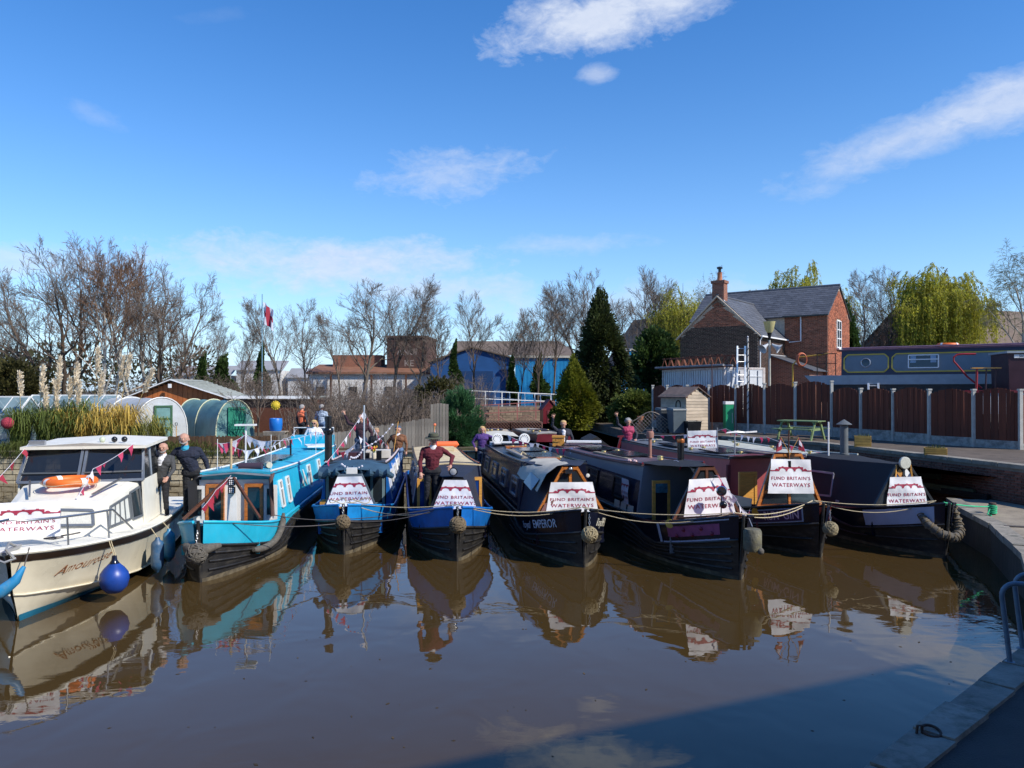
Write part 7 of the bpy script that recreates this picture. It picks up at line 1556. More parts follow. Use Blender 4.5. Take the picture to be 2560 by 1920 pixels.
red_knit = M('burgundy_knit',(.115,.012,.022),.9,.15,20,.5,120); navy_knit = M('navy_knit',(.012,.016,.035),.85,.15,10,.4,100); grey_jk = M('charcoal_jacket',(.05,.052,.055),.8,.2,8); white_sh = M('white_shirt',(.66,.66,.68),.7,.08,8); plum = M('dark_plum_top',(.035,.013,.022),.85,.2,8); hivis = M('orange_hivis',(.75,.17,.07),.6,.1,6); pale_blue = M('pale_blue_cloth',(.36,.44,.55),.8,.15,6); brown_jk = M('brown_jacket',(.17,.07,.03),.75,.2,8); purple_c = M('purple_top',(.07,.03,.17),.8,.25,9); pink_c = M('pink_top',(.34,.03,.085),.7,.12,8); navy_coat = M('navy_coat',(.016,.018,.032),.75,.2,8); olive_felt = M('olive_felt',(.08,.085,.055),.9,.2,12); turq_c = M('turquoise_collar',(.02,.30,.45),.7); blue_jean = M('light_jeans',(.10,.17,.30),.85,.2,8); bluescarf = M('blue_headscarf',(.05,.09,.15),.8,.3,20)
def on(b, x, y, z): v = b.W(x,y,z); return v
# man in hat on the royal blue boat, elbow on the cratch
person('man in wide olive hat and burgundy jumper leaning on the royal blue boat cratch', on(b4,-.50,1.55,.92), .12, red_knit, black_cloth, 1.84, hands={'R':(.40,-.20,1.10),'L':(-.25,-.22,.86)}, elbows={'R':(.45,-.02,1.30)}, hat=(olive_felt, M('hat_band_dark',(.03,.03,.025),.8)), collar=white_sh, hair=HAIRG, lean=(.03,-.03))
# two men by the cruiser
p = CR_M @ Vector((1.42,5.6,.95))
person('bald bearded man in navy jumper with turquoise collar reaching to the cruiser', (-7.70,18.6,.84), .25, navy_knit, black_cloth, 1.96, hands={'L':(-.62,-.22,1.12),'R':(.36,.05,.88)}, lean=(-.13,-.08), beard=HAIRG, collar=turq_c)
person('bald bearded man in charcoal jacket and white shirt beside the cruiser wheelhouse', (-8.22,18.1,.86), .15, grey_jk, black_cloth, 1.74, hands={'L':(-.10,-.36,1.0),'R':(.22,-.34,.98)}, beard=HAIRG, collar=white_sh, front=white_sh, lean=(.05,-.05))
person('woman in sunglasses and white top at the turquoise boat stern', on(b2,.05,13.2,.98), .1, white_sh, denim, 1.74, hair=HAIRB, hairstyle='long', glasses=True, hands={'L':(-.22,-.20,.98),'R':(.22,-.20,.98)})
person('man in dark plum top raising one arm beside the paling fence', on(b3,-.60,10.1,1.02), .0, plum, denim, 1.92, hands={'L':(-.52,-.06,1.95),'R':(.34,-.05,.98)}, elbows={'L':(-.40,0,1.62)}, lean=(0,0), hair=HAIRG)
person('person in dark jacket standing behind the bunting mast', on(b3,.02,9.2,.80), .0, black_cloth, denim, 1.70, hair=HAIRD, hairstyle='short')
person('woman in brown jacket and blue headscarf at the mast boat stern', on(b3,.78,9.3,.78), -.15, brown_jk, blue_jean, 1.78, hair=bluescarf, hairstyle='short', collar=white_sh, hands={'R':(.30,-.08,.78),'L':(-.28,-.18,1.05)})
person('person in orange hi-vis vest seen behind the paling fence', (-9.25,34.0,GZ), 2.6, hivis, black_cloth, 1.74, sleeve=grey_jk, hair=HAIRG, hairstyle='short')
person('person in pale blue clothes standing behind the little fruit tree', (-8.45,34.3,GZ), 2.9, pale_blue, blue_jean, 1.74, hair=HAIRG, hairstyle='short')
person('girl in purple top waving beside the wheelhouse of the navy boat', on(b5,-.86,12.3,.80), .15, purple_c, denim, 1.68, hair=HAIRB, hairstyle='long', hands={'R':(.52,-.12,1.32),'L':(-.25,-.1,.9)})
person('fair-haired person in open navy coat waving from the dark boat stern', on(b6,-.25,12.6,.95), .05, navy_coat, denim, 1.78, front=white_sh, hair=HAIRB, hairstyle='short', hands={'L':(-.34,-.1,1.90),'R':(.30,-.12,.90)}, elbows={'L':(-.36,0,1.60)})
person('grey curly-haired woman in pink top and navy jacket waving from the maroon boat', on(b7,-.60,12.2,.98), .1, pink_c, denim, 1.75, sleeve=navy_coat, hair=HAIRG, hairstyle='curly', hands={'L':(-.42,-.08,1.88),'R':(.20,-.26,.98)}, elbows={'L':(-.36,0,1.56)})
person('small figure in white top leaning on the far bridge railing', P(1412,1020,66).xy.to_3d()+Vector((0,0,GZ+.35)), .3, white_sh, black_cloth, 1.7, hair=HAIRG, hairstyle='short', hands={'L':(-.3,-.2,1.0)})
# ================================================================ SMALLER THINGS
# grey boat on the hardstanding behind the fence
def grey_boat():
    o = Vector((15.0,35.2,PZ)); dr = Vector((.832,-.555)); t = thing('grey_boat', 'grey narrowboat with yellow-lined panels raised up behind the board fence', 'boat', o, math.atan2(dr.y, dr.x))
    g = M('grey_blue_panel',(.15,.185,.215),.45,.12,2,stain=(.22,.24,.25),stain_amt=.3); dkp = M('dark_indigo_paint',(.018,.018,.05),.35,.2,3); yel = M('yellow_lining',(.55,.40,.05),.45,.1,3); lt = M('light_grey_hull',(.30,.34,.37),.5,.15,2)
    b = PZ; L_ = 13; zb, zr_, zh = 4.52-b, 5.62-b, 4.10-b
    MB().prism([(-.9,0,.85),(-.9,2.0,.85),(-.9,2.0,zh),(-.9,0,zh)],(L_+.9,0,0)).build('lower_hull', black_hull, t)
    MB().prism([(-1.2,-.03,zh),(L_,-.03,zh),(L_,-.03,zb),(-1.6,-.03,zb)],(0,2.06,0)).build('upper_hull', lt, t)
    MB().prism([(0,.06,zb),(0,.16,zr_),(0,1.84,zr_),(0,1.94,zb)],(L_,0,0)).build('cabin', dkp, t)
    MB().prism([(-.05,.12,zr_),(-.05,.14,zr_+.08),(-.05,1.0,zr_+.14),(-.05,1.86,zr_+.08),(-.05,1.88,zr_)],(L_+.1,0,0)).build('roof', M('red_oxide_roof',(.16,.06,.075),.6,.2,3), t)
    MB().tube([(0,.15,zr_+.13),(L_,.15,zr_+.13)],.035,8).build('handrail', M('mauve_paint',(.20,.12,.17),.4), t, True)
    sx = lambda z: .06+.10*(z-zb)/(zr_-zb)
    for x0, x1 in ((.12,1.95),(2.1,7.6)):
        z0, z1 = zb+.14, zr_-.17; q = [(x0+.16,sx(z0)-.012,z0),(x1-.16,sx(z0)-.012,z0),(x1,sx(z0)-.012,z0+.16),(x1,sx(z1)-.012,z1-.16),(x1-.16,sx(z1)-.012,z1),(x0+.16,sx(z1)-.012,z1),(x0,sx(z1)-.012,z1-.16),(x0,sx(z0)-.012,z0+.16)]
        p = MB().prism(q,(0,.01,0)).build('painted_panel', g, t); f = MB()
        for i in range(8): f.beam(Vector(q[i])+Vector((0,-.01,0)), Vector(q[(i+1) % 8])+Vector((0,-.01,0)), .055,.02,(0,1,0))
        f.build('lining', yel, p)
    R_ = Matrix.Rotation(math.radians(84),3,'X'); w = MB().lathe([(0,0),(.17,0),(.17,.02),(0,.025)],(1.03,.09,zb+.56),22,R=R_).build('porthole', win_glass, t, True); MB().tube([(1.03+.19*math.cos(a),.07,zb+.56+.19*math.sin(a)) for a in [i*math.pi/12 for i in range(24)]],.025,6,closed=True).build('frame', grey_metal, w, True)
    for x in (2.75,6.1):
        zz = zb+.30; w = MB().prism([(x,.07,zz),(x+1.15,.07,zz),(x+1.15,.12,zz+.55),(x,.12,zz+.55)],(0,.02,0)).build('window', win_glass, t); f = MB()
        for a, b_ in (((x,zz),(x+1.15,zz)),((x+1.15,zz),(x+1.15,zz+.55)),((x+1.15,zz+.55),(x,zz+.55)),((x,zz+.55),(x,zz)),((x,zz+.36),(x+1.15,zz+.36))): f.beam((a[0],.055+.045*(a[1]-zz)/.55,a[1]),(b_[0],.055+.045*(b_[1]-zz)/.55,b_[1]),.045,.03,(0,1,0))
        f.build('frame', upvc, w)
        for k in (.12,.9): MB().box((x+k+.06,.066+.03,zz+.27),(.22,.012,.5)).build('curtain', M('pale_blue_curtain',(.30,.42,.55),.8), w)
    for x in (.5,4,8,12):
        for y in (.3,1.7): MB().box((x,y,.425),(.35,.3,.85)).build('timber_block', dark_wood, t)
    s = MB()
    for x in (-1.05,-.65,-.25): s.tube([(x,.1,zb),(x,.1,zb+1.0)],.022,6)
    s.tube([(-1.1,.1,zb+1.0),(-.2,.1,zb+1.0)],.022,6); s.tube([(-1.1,.1,zb+.55),(-.2,.1,zb+.55)],.018,6); s.build('stern_rail', black_paint, t, True)
    lb = thing('orange_lifebuoy','orange lifebuoy lying on the grey boat roof','lifebuoy', o+Vector((dr.x*4.2-dr.y*.8, dr.y*4.2+dr.x*.8, zr_+.13))); MB().tube([(.36*math.cos(a),.36*math.sin(a),.06) for a in [i*math.pi/12 for i in range(24)]],.075,10,closed=True).build('ring', M('lifebuoy_orange',(.80,.16,.02),.5,.1,4), lb, True)
    for a in (.5,2.1,3.6,5.2): c = Vector((.36*math.cos(a),.36*math.sin(a),.06)); d = Vector((-math.sin(a),math.cos(a),0)); MB().tube([c+d*.05,c-d*.05],.08,10,cap=False).build('white_band', white_paint, lb, True)
    hc = thing('hose_coil','coil of orange hose hanging on the grey boat stern rail','hose', o+Vector((-1.7*dr.x,-1.7*dr.y,zb+.75))); m = MB()
    for k in range(5): m.tube([((.2+.012*k)*math.cos(a),.03*k-.06,(.28+.012*k)*math.sin(a)) for a in [i*math.pi/8 for i in range(16)]],.018,6,closed=True)
    m.build('coil', M('hose_orange',(.55,.13,.05),.6), hc, True)
    ys = MB(); ys.tube([(-2.2,.3,.3),(-2.2,.3,2.6),(-1.9,.3,2.95),(-.6,.3,3.1)],.035,8); yo = ys.build('yellow_pipe', M('yellow_pipe',(.55,.33,.04),.5), None, True); yo.matrix_world = Matrix.Translation(o) @ Matrix.Rotation(math.atan2(dr.y,dr.x),4,'Z'); tag(yo,'bent yellow pipe handrail at the grey boat stern','handrail')
    # maroon boat stern in front, with tiller
    o2 = P(2440,1000,29.3); o2.z = PZ; t2 = thing('red_boat','dark maroon boat stern with red swan-neck tiller behind the fence','boat',o2,math.radians(-14)); mar = M('deep_maroon',(.035,.008,.016),.4,.2,3); zc = 3.62-PZ
    MB().prism([(-.35,0,.5),(6,0,.5),(6,0,zc+.12),(-.15,0,zc+.12)],(0,2,0)).build('hull', M('grey_white_hull',(.45,.45,.48),.5,.15,3), t2); MB().prism([(-.4,-.04,zc+.12),(6,-.04,zc+.12),(6,-.04,zc+.22),(-.4,-.04,zc+.22)],(0,2.08,0)).build('gunwale', maroon, t2)
    MB().prism([(1.15,.08,zc+.22),(6,.08,zc+.22),(6,.08,zc+1.62),(1.12,.08,zc+1.62)],(0,1.84,0)).build('cabin', mar, t2); MB().box((3.5,1.0,zc+1.66),(4.9,2.0,.08)).build('roof', lt, t2)
    pl = MB().box((1.62,.06,zc+1.50),(.62,.03,.13)).build('number_plate', white_paint, t2); me = text_mesh('503226',.13,.01); me.materials.append(black_paint); q = bpy.data.objects.new('number', me); COL.objects.link(q); q.parent = pl; q.location = (1.66,.04,zc+1.50); q.rotation_euler = (math.radians(90),0,0)
    rd = M('tiller_red',(.30,.015,.02),.35,.15,4); MB().tube([(.35,.5,zc+.3),(-.15,.5,zc+.75),(-.62,.5,zc+1.35),(-.62,.5,zc+1.5),(-.5,.5,zc+1.6),(-.3,.5,zc+1.62),(.15,.5,zc+1.62)],.035,8).build('tiller', rd, t2, True)
    for x in (.1,.42,.75): MB().tube([(x,.3,zc+.22),(x+.03,.3,zc+1.05)],.045 if x < .2 else .03,8).build('taff_rail_post', rd if x < .2 else mar, t2)
    MB().box((.44,.32,zc+1.07),(1.0,.2,.04)).build('taff_rail', pine, t2)
    for x in (.3,4.5):
        MB().box((x,.5,.25),(.35,.3,.5)).build('timber_block', dark_wood, t2); MB().box((x,1.6,.25),(.35,.3,.5)).build('timber_block', dark_wood, t2)
grey_boat()
ladder('short white step ladder against the grey boat hull', (15.9,33.9,PZ), (16.1,34.4,4.15), .4, frame_white, 6, (.83,-.55,0))
# flag on its pole
fl = thing('flag_pole','tall pole flying a drooping white flag with red cross above the garden','flag',P(655,1000,55).xy.to_3d()+Vector((0,0,GZ))); top = H-(735-HZ)/F*55-GZ
MB().tube([(0,0,0),(0,0,top)],[.05,.03],8).build('pole', M('pole_blue',(.15,.28,.36),.5), fl, True)
for nm, m, cols in (('flag_cloth', bwhite, (0,1)),):
    g_ = MB(); z0 = top-.55; W_, Hh = 1.0, 2.35
    for i in range(8):
        for j in range(10):
            f = lambda a, b: Vector((.05+.78*a*W_+.05*math.sin(a*9+b*3), .12*math.sin(a*11+b*2), z0-b*Hh*.62-.55*a*Hh*.5)); mi = 1 if (3 <= i < 5 or 4 <= j < 6) else 0
            g_.quad(f(i/8,j/10), f((i+1)/8,j/10), f((i+1)/8,(j+1)/10), f(i/8,(j+1)/10), mi)
    g_.build('flag_cloth', [bwhite, bred], fl, True)
# picnic table
pt = thing('picnic_table','green painted picnic table in front of the board fence',"table",(11.75,31.4,TZ), math.radians(-42)); pt.scale = (1.12,1.12,1.05); gp = M('sage_green_paint',(.17,.24,.11),.6,.2,5,island=.1)
for k in range(5): MB().box((0,(k-2)*.15,.74),(1.5,.135,.035)).build('top_board', gp, pt)
for s in (-1,1):
    for k in range(2): MB().box((0,s*(.62+k*.14),.44),(1.5,.125,.035)).build('seat_board', gp, pt)
    MB().beam((s*.55,-.72,.42),(s*.55,.72,.42),.05,.09).build('cross_beam', gp, pt); MB().beam((s*.55,-.33,.71),(s*.55,.33,.71),.05,.08).build('top_batten', gp, pt)
    for q in (-1,1): MB().beam((s*.60,q*.24,.72),(s*.60,q*.66,0),.05,.10).build('leg', gp, pt)
def planter(lab, p, w, h, d):
    t = thing('wooden_planter', lab, 'planter', p, math.radians(-25)); wm = M('yellow_stained_wood',(.40,.25,.06),.7,.2,6,island=.15)
    for k in range(4):
        z = h*(k+.5)/4
        for s in (-1,1): MB().box((0,s*d/2,z),(w,.03,h/4-.012)).build('slat', wm, t); MB().box((s*w/2,0,z),(.03,d-.03,h/4-.012)).build('slat', wm, t)
    MB().box((0,0,h*.45),(w-.06,d-.06,h*.85)).build('soil', soil, t); rr_ = random.Random(int(p[0]*9)); m = MB()
    for k in range(40): a = Vector((rr_.uniform(-w/2,w/2)*.8, rr_.uniform(-d/2,d/2)*.8, h*.88)); m.tube([a, a+Vector((rr_.gauss(0,.04),rr_.gauss(0,.04),rr_.uniform(.03,.14)))],[.008,.003],3)
    m.build('plants', shrub_m, t)
planter('square slatted wooden planter on the coping near the picnic table', (12.4,27.3,1.83), .52, .40, .40); planter('low slatted wooden planter on the coping near the tall cone chimney', (13.1,23.9,1.83), .6, .24, .35)
# wheelie bins, green cabinet, striped pole
def bin_(lab, p, m, rz, sc=1.0):
    t = thing('wheelie_bin', lab, 'bin', p, rz); MB().loft([[(-.24,-.26,.04),(.24,-.26,.04),(.24,.26,.04),(-.24,.26,.04)],[(-.29,-.34,.98),(.29,-.34,.98),(.29,.34,.98),(-.29,.34,.98)]]).build('body', m, t); lid = MB().loft([[(-.31,-.37,.98),(.31,-.37,.98),(.31,.36,.98),(-.31,.36,.98)],[(-.29,-.34,1.04),(.29,-.34,1.04),(.27,.34,1.09),(-.27,.34,1.09)]]).build('lid', m, t); MB().tube([(-.28,.4,1.02),(.28,.4,1.02)],.02,6).build('handle', m, t)
    for s in (-1,1): MB().lathe([(.1,-.03),(.1,.03)],(s*.25,.28,.1),12,R=Matrix.Rotation(math.radians(90),3,'Y')).build('wheel', black_paint, t)
    t.scale = (sc,sc,sc)
bn = M('slate_grey_plastic',(.085,.11,.125),.5,.12,3); bin_('slate grey wheelie bin with hinged lid beside the shed', (7.62,35.75,TZ), bn, .2, 1.12); bin_('second wheelie bin half hidden by its slate grey twin', (7.25,36.7,TZ), M('dark_plastic',(.05,.06,.07),.5,.12,3), .2, 1.1)
bx = thing('black_crate','black plastic tub in front of the shed','tub',(8.25,35.4,TZ), .2); MB().loft([[(-.28,-.25,0),(.28,-.25,0),(.28,.25,0),(-.28,.25,0)],[(-.34,-.3,.6),(.34,-.3,.6),(.34,.3,.6),(-.34,.3,.6)]],cap1=False).build('body', black_paint, bx); MB().tube([(-.34,-.3,.6),(.34,-.3,.6),(.34,.3,.6),(-.34,.3,.6)],.02,6,closed=True).build('rim', black_paint, bx)
gc = thing('green_cabinet','tall narrow green cabinet with white top by the board fence','cabinet',(10.3,36.75,TZ), .15); MB().prism([(-.2,-.15,0),(.2,-.15,0),(.2,.15,0),(-.2,.15,0)],(0,0,1.35)).build('body', M('emerald_cabinet',(.01,.26,.11),.4,.1,3), gc); MB().box((0,0,1.42),(.42,.32,.14)).build('cap', white_paint, gc); MB().box((.12,-.16,.7),(.02,.02,.5)).build('handle', grey_metal, gc)
sp = thing('striped_pole','slim pole wound with a spiral stripe in front of the fence','pole',(10.65,34.6,.6)); sp.location = (P(1873,1000,36.2).x,36.4,TZ); Ht = 6.3-TZ; MB().tube([(0,0,0),(0,0,Ht)],[.045,.035],10).build('shaft', M('pole_white',(.55,.52,.48),.6), sp, True); MB().tube([(.045*math.cos(a*.9),.045*math.sin(a*.9),.9+a*.045) for a in range(0,80)],.022,5).build('spiral_stripe', M('pole_dark',(.05,.045,.045),.6), sp, True); MB().lathe([(.03,0),(.05,.04),(0,.12)],(0,0,Ht),10).build('finial', grey_metal, sp, True)
tp = thing('thin_post','thin rusty post with forked top in front of the shed','post',(P(1788,1000,36.3).x,36.9,TZ)); MB().tube([(0,0,0),(0,0,3.3)],.022,6).tube([(-.14,0,3.5),(0,0,3.3),(.14,0,3.5)],.014,5).build('post', dark_wood, tp)
# lattice trellises
def trellis(lab, p, rz, w, h0, h1, mat, n=1):
    t = thing('trellis_panel', lab, 'trellis', p, rz); f = lambda u: h0+(h1-h0)*(.5-.5*math.cos(2*math.pi*u*1.0)); fr = MB(); N_ = 16
    fr.tube([(w*(k/N_-.5),0,f(k/N_)) for k in range(N_+1)],.025,6); fr.tube([(w*(k/N_-.5),0,f(k/N_)*.35) for k in range(N_+1)],.02,6)
    for s in (-.5,0 if False else .5): fr.beam((w*s,0,0),(w*s,0,f(.5+s)),.05,.05)
    fr.build('frame', mat, t); la = MB(); step = .18
    for s in (1,-1):
        c = -h1
        while c < w+h1:
            pts = []
            for k in range(25):
                x = w*k/24; z = (x-c) if s > 0 else (w-x-c)
                if f(x/w)*.36 < z < f(x/w): pts.append(Vector((x-w/2, .01*s, z)))
            if len(pts) > 1: la.beam(pts[0], pts[-1], .022, .01, (0,1,0))
            c += step
    la.build('lattice', mat, t)
    for k in range(4): MB().box((0,0,.05+.35*h0/4*k),(w-.06,.02,.07)).build('slat', mat, t)
lat = M('lattice_wood',(.30,.24,.19),.85,.2,6); latr = M('lattice_redbrown',(.30,.15,.11),.8,.2,6)
trellis('grey arched lattice panel beside the wheelie bin', (6.55,36.3,TZ-.45), -.25, 2.2, .95, 1.45, lat)
for k in range(2): trellis('red-brown wavy lattice panel left of the little red hut' if k else 'red-brown wavy lattice panel next to the yew bush', (-1.0+1.85*k,45.5,1.2), 0, 1.85, .75, 1.15, latr)
# rear pontoon carrying lattice and far boats
pn = tag(MB().box((-.1,46.6,.85),(4.2,2.6,.7)).build('landing_stage', M('stage_stone',(.30,.24,.18),.9,.3,4), None), 'low stone landing stage under the wavy lattice panels', 'landing stage')
def far_boat(lab, stem, ang, L_, cab, rf_):
    b = Boat('moored_boat', lab, stem, ang, L_, navy2, cab, rf_, c0=1.6, yc=1.1, top=1.1, strakes=1, zr=1.66); rr_ = random.Random(int(stem[0]*10)); 
    for k in range(5): b.vent(rr_.uniform(-.5,.5), 2.2+k*(L_-5)/5)
    b.solar(0,L_*.5,.8,1.2); b.window(-1,3,3.8,1.0,1.45); b.window(1,3,3.8,1.0,1.45)
tan = M('tan_roof',(.46,.38,.28),.7,.15,3)
far_boat('maroon sided boat with pale roof moored behind the navy boat', (2.2,34.2), -9, 10.5, maroon, M('stone_roof',(.36,.33,.29),.7,.15,3))
far_boat('tan roofed boat moored behind the waving girl', (-.75,35.4), -2, 8.4, navy2, tan)
wb2 = thing('black_boat_hood','black folded hood with red crane frame on the maroon boat stern','canopy', b7.W(-1.6,13.4,1.0), .1)
MB().loft([[(-.5,0,0),(-.3,0,.75),(.1,0,.95),(.7,0,.5),(.8,0,0)],[(-.5,1.4,0),(-.3,1.4,.8),(.1,1.4,1.0),(.7,1.4,.55),(.8,1.4,0)]]).build('hood', canvas_black, wb2, True); MB().beam((.75,-.1,-.2),(1.05,-.1,.95),.09,.09).beam((1.4,-.1,-.2),(1.25,-.1,.95),.09,.09).beam((.9,-.1,.95),(1.4,-.1,.98),.08,.06).build('red_frame', maroon, wb2)
wb2.location.z = 1.05
# tilted boarding table (white) and small things on sterns
for lab, b, x, y, sz, m, z in (('white folding table top on the dark boat roof near the waver', b6, .1, 11.2, (1.2,.5,.05), white_paint, 1.95), ('orange wicker box on the dark boat stern', b6, -.70, 11.6, (.4,.35,.3), M('wicker_orange',(.55,.27,.05),.7,.3,20), 1.9), ('white model yacht hull on the maroon boat roof', b7, .1, 11.4, (.75,.28,.12), white_paint, 1.9)):
    v = b.W(x,y,z); t = thing('table_top' if 'table' in lab else ('wicker_box' if 'wicker' in lab else 'model_yacht'), lab, 'table' if 'table' in lab else ('box' if 'wicker' in lab else 'model yacht'), v, -.1)
    if 'yacht' in lab: MB().loft([[(-.38,0,.1),(-.38,0,.1),(-.38,0,.1)],[(-.1,-.12,.1),(-.1,0,0),(-.1,.12,.1)],[(.35,-.1,.1),(.35,0,.02),(.35,.1,.1)]]).build('hull', m, t); MB().tube([(0,0,.1),(0,0,.55)],.008,5).build('mast', m, t); MB().add([(0,0,.5),(0,0,.14),(-.22,0,.14)],[(0,1,2)]).build('sail', bred, t)
    elif 'wicker' in lab: MB().box((0,0,sz[2]/2),sz).build('basket', m, t); MB().box((0,0,sz[2]+.03),(sz[0]+.04,sz[1]+.04,.06)).build('lid', m, t); MB().tube([(-.1,-.2,.2),(-.1,-.24,.26),(.1,-.24,.26),(.1,-.2,.2)],.012,5).build('handle', dark_wood, t)
    else: MB().box((0,0,.12),sz).build('top', m, t); MB().box((-.5,0,.045),(.04,.4,.1)).build('leg', grey_metal, t); MB().box((.5,0,.045),(.04,.4,.1)).build('leg', grey_metal, t)
for k, (b, x, y, lab) in enumerate(((b5,-.45,11.1,'white lifebelt disc lettered round its rim on the navy roof, girl side'),(b5,.5,10.9,'white lifebelt disc lettered round its rim on the navy roof, mast side'))):
    v = b.W(x,y,2.0); t = thing('lifebelt_disc', lab, 'lifebelt', v, .1); R_ = Matrix.Rotation(math.radians(80),3,'X'); MB().lathe([(.02,-.025),(.19,-.025),(.2,0),(.19,.025),(.02,.025)],(0,0,.1),22,R=R_).build('disc', white_paint, t, True); m = MB()
    for j in range(12): a = j*math.pi/6; m.box((.135*math.cos(a),-.04,.1+.135*math.sin(a)),(.03,.01,.03),R=Matrix.Rotation(-a,3,'Y'))
    m.build('rim_mark', black_paint, t)
bunting('bunting looping across the navy boat roof beneath the lifebelt discs', [b5.W(-.2,10.6,2.3), b5.W(.8,9.9,2.0), b6.W(-.7,9.6,2.0)], 11, .24, .1, 41)
bunting('bunting strung along the turquoise roof poles', [b2.W(-.66,3.45,2.55), b2.W(-.05,3.7,2.75), b2.W(.62,3.5,2.6), b2.W(.7,9.6,2.5), b2.W(.75,13.2,2.45)], 26, .26, .08, 42)
bunting('tangled bunting hanging beside the turquoise roof mast', [b2.W(-.35,3.5,2.5), b2.W(.05,4.5,2.35), b2.W(.1,7.5,2.4), b2.W(-.6,13.2,2.4)], 14, .26, .1, 43)
bunting('red bunting trailing off the centre post of the turquoise boat', [b2.W(.0,2.2,1.9), b2.W(-.25,1.9,1.6), b2.W(-.45,1.6,1.25)], 6, .26, .02, 44, [bred,bred,bwhite])
bunting('bunting along the far roofs between maroon and black boats', [b7.W(.2,12.6,2.1), b8.W(-.6,10.5,2.45), b8.W(-.3,8.0,2.3), b8.W(.6,4.5,1.95)], 20, .22, .12, 45)
bn3 = banner('weathered campaign banner on poles behind the copper-banded chimney', Matrix.Translation(b7.W(.45,7.6,1.86)) @ Matrix.Rotation(.05,4,'Z') @ Matrix(((1,0,0),(0,0,-1),(0,1,0))).to_4x4(), 1.0, .66, .5, .5, 31)
for s in (-1,1): MB().tube([(s*.5,-.1,0),(s*.5,.75,0)],.015,6).build('pole', grey_metal, bn3)
# loose timbers along the retaining wall
for lab, a, b, m in (('long mossy timber beam lying along the brick retaining wall', (11.85,24.0,1.05), (13.1,21.9,.95), M('mossy_timber',(.10,.10,.05),.9,.4,5)), ('dark gutter pipe propped along the retaining wall', (11.7,24.8,.95), (13.2,21.4,.88), black_paint), ('black-green plank resting on the wall bottom', (11.75,25.6,1.28), (12.6,22.8,1.30), M('plank_green',(.03,.05,.035),.7))):
    tag(MB().beam(a,b,.16,.16).build('timber_beam', m, None), lab, 'timber')
# garden clutter: blue barrel on stand, yellow head, sapling pots
bl = thing('blue_barrel','bright blue plastic barrel on a slatted stand in the garden','barrel',at(690,1060,33.6,GZ+.62)); MB().lathe([(.22,0),(.26,.08),(.28,.3),(.27,.52),(.25,.55),(.23,.5)],(0,0,0),18).build('body', M('barrel_blue',(.01,.16,.55),.4,.1,3), bl, True); st = MB()
for x in (-.4,.4):
    for y in (-.25,.25): st.box((x,y,-.31),(.07,.07,.62))
st.box((0,0,-.03),(.95,.6,.05)); st.build('stand', fence_wood, bl); 
for k in range(3): MB().box((0,-.28,-.12-.17*k),(.9,.025,.13)).build('stand_board', fence_wood, bl)
yh = thing('sun_ornament','round yellow smiling sun ornament on a post','ornament',at(689,1020,34.2,GZ)); MB().tube([(0,0,0),(0,0,1.55)],.03,6).build('post', dark_wood, yh); MB().ball((0,0,1.72),(.17,.07,.17),16).build('face', M('sun_yellow',(.65,.47,.03),.6,.3,9), yh, True); m = MB()
for k in range(12): a = k*math.pi/6; m.ball((.17*math.cos(a),0,1.72+.17*math.sin(a)),.045,7)
m.build('rays', M('sun_yellow',(.65,.47,.03),.6,.3,9), yh, True)
sp2 = thing('garden_spade','spade with black handle standing by the white tunnel door','spade',at(441,1090,33.4,GZ)); MB().tube([(0,0,.1),(0,0,.85)],.017,6).build('shaft', pine, sp2); MB().tube([(-.05,0,.98),(-.04,0,.88),(0,0,.84),(.04,0,.88),(.05,0,.98),(-.05,0,.98)],.014,6).build('handle', black_paint, sp2); MB().box((0,0,.12),(.17,.015,.28)).build('blade', grey_metal, sp2)
# footbridge railings in the distance
def railing(lab, p, q, h, mat, posts, rails=(1.0,.5), name='bridge_railing'):
    p, q = Vector(p), Vector(q); t = thing(name, lab, 'railing', p); d = q-p
    for k in range(posts+1): v = d*(k/posts); MB().beam(v, v+Vector((0,0,h)), .09, .09).build('post', mat, t)
    for f in rails: MB().beam(Vector((0,0,h*f)), d+Vector((0,0,h*f)), .07, .06).build('rail', mat, t)
railing('white footbridge railing before the dark blue shed', (-3.6,64,2.55), (4.7,66,2.2), 1.25, white_paint, 6); railing('second white railing crossing behind the red handrail', (-1.5,68,2.6), (5.0,63,2.0), 1.2, white_paint, 5)
abm = tag(MB().box((.8,66.5,1.9),(10,6,1.1)).build('lock_abutment', M('dark_stone',(.10,.085,.075),.9,.4,2), None), 'dark stone lock abutment under the white railings', 'abutment')
railing('dusty red handrail in front of the stone lock wall', (-2.4,58,1.45), (3.2,58.3,1.75), 1.25, M('dusty_red',(.36,.13,.11),.6,.15), 4)
lw = thing('lock_wall','pale sandstone lock wall under the red handrail','wall',(1.5,60,GZ)); MB().box((0,.3,.55),(7,.5,1.1)).build('core', mortar_grey, lw); rr = random.Random(77)
for i in range(5):
    x = -3.5+(.2 if i % 2 else 0)
    while x < 3.3: ln = rr.uniform(.35,.7); MB().box((x+ln/2,.03,.12+i*.21),(ln-.03,.1,.19)).build('stone', M('sandstone',(.30,.22,.15),.9,.25,5,island=.25), lw); x += ln
ht = thing('red_hut','little dark red hut with pitched roof beside the clipped shrubs','hut',P(1375,1030,55).xy.to_3d()+Vector((0,0,GZ)), .2); MB().prism([(-.5,0,0),(.5,0,0),(.5,0,1.0),(0,0,1.65),(-.5,0,1.0)],(0,1,0)).build('wall', maroon, ht); 
for s in (-1,1): MB().prism([(0,-.08,1.70),(s*.6,-.08,.95),(s*.6,1.08,.95),(0,1.08,1.70)],(0,0,.05)).build('roof', M('hut_red',(.17,.03,.04),.7), ht)
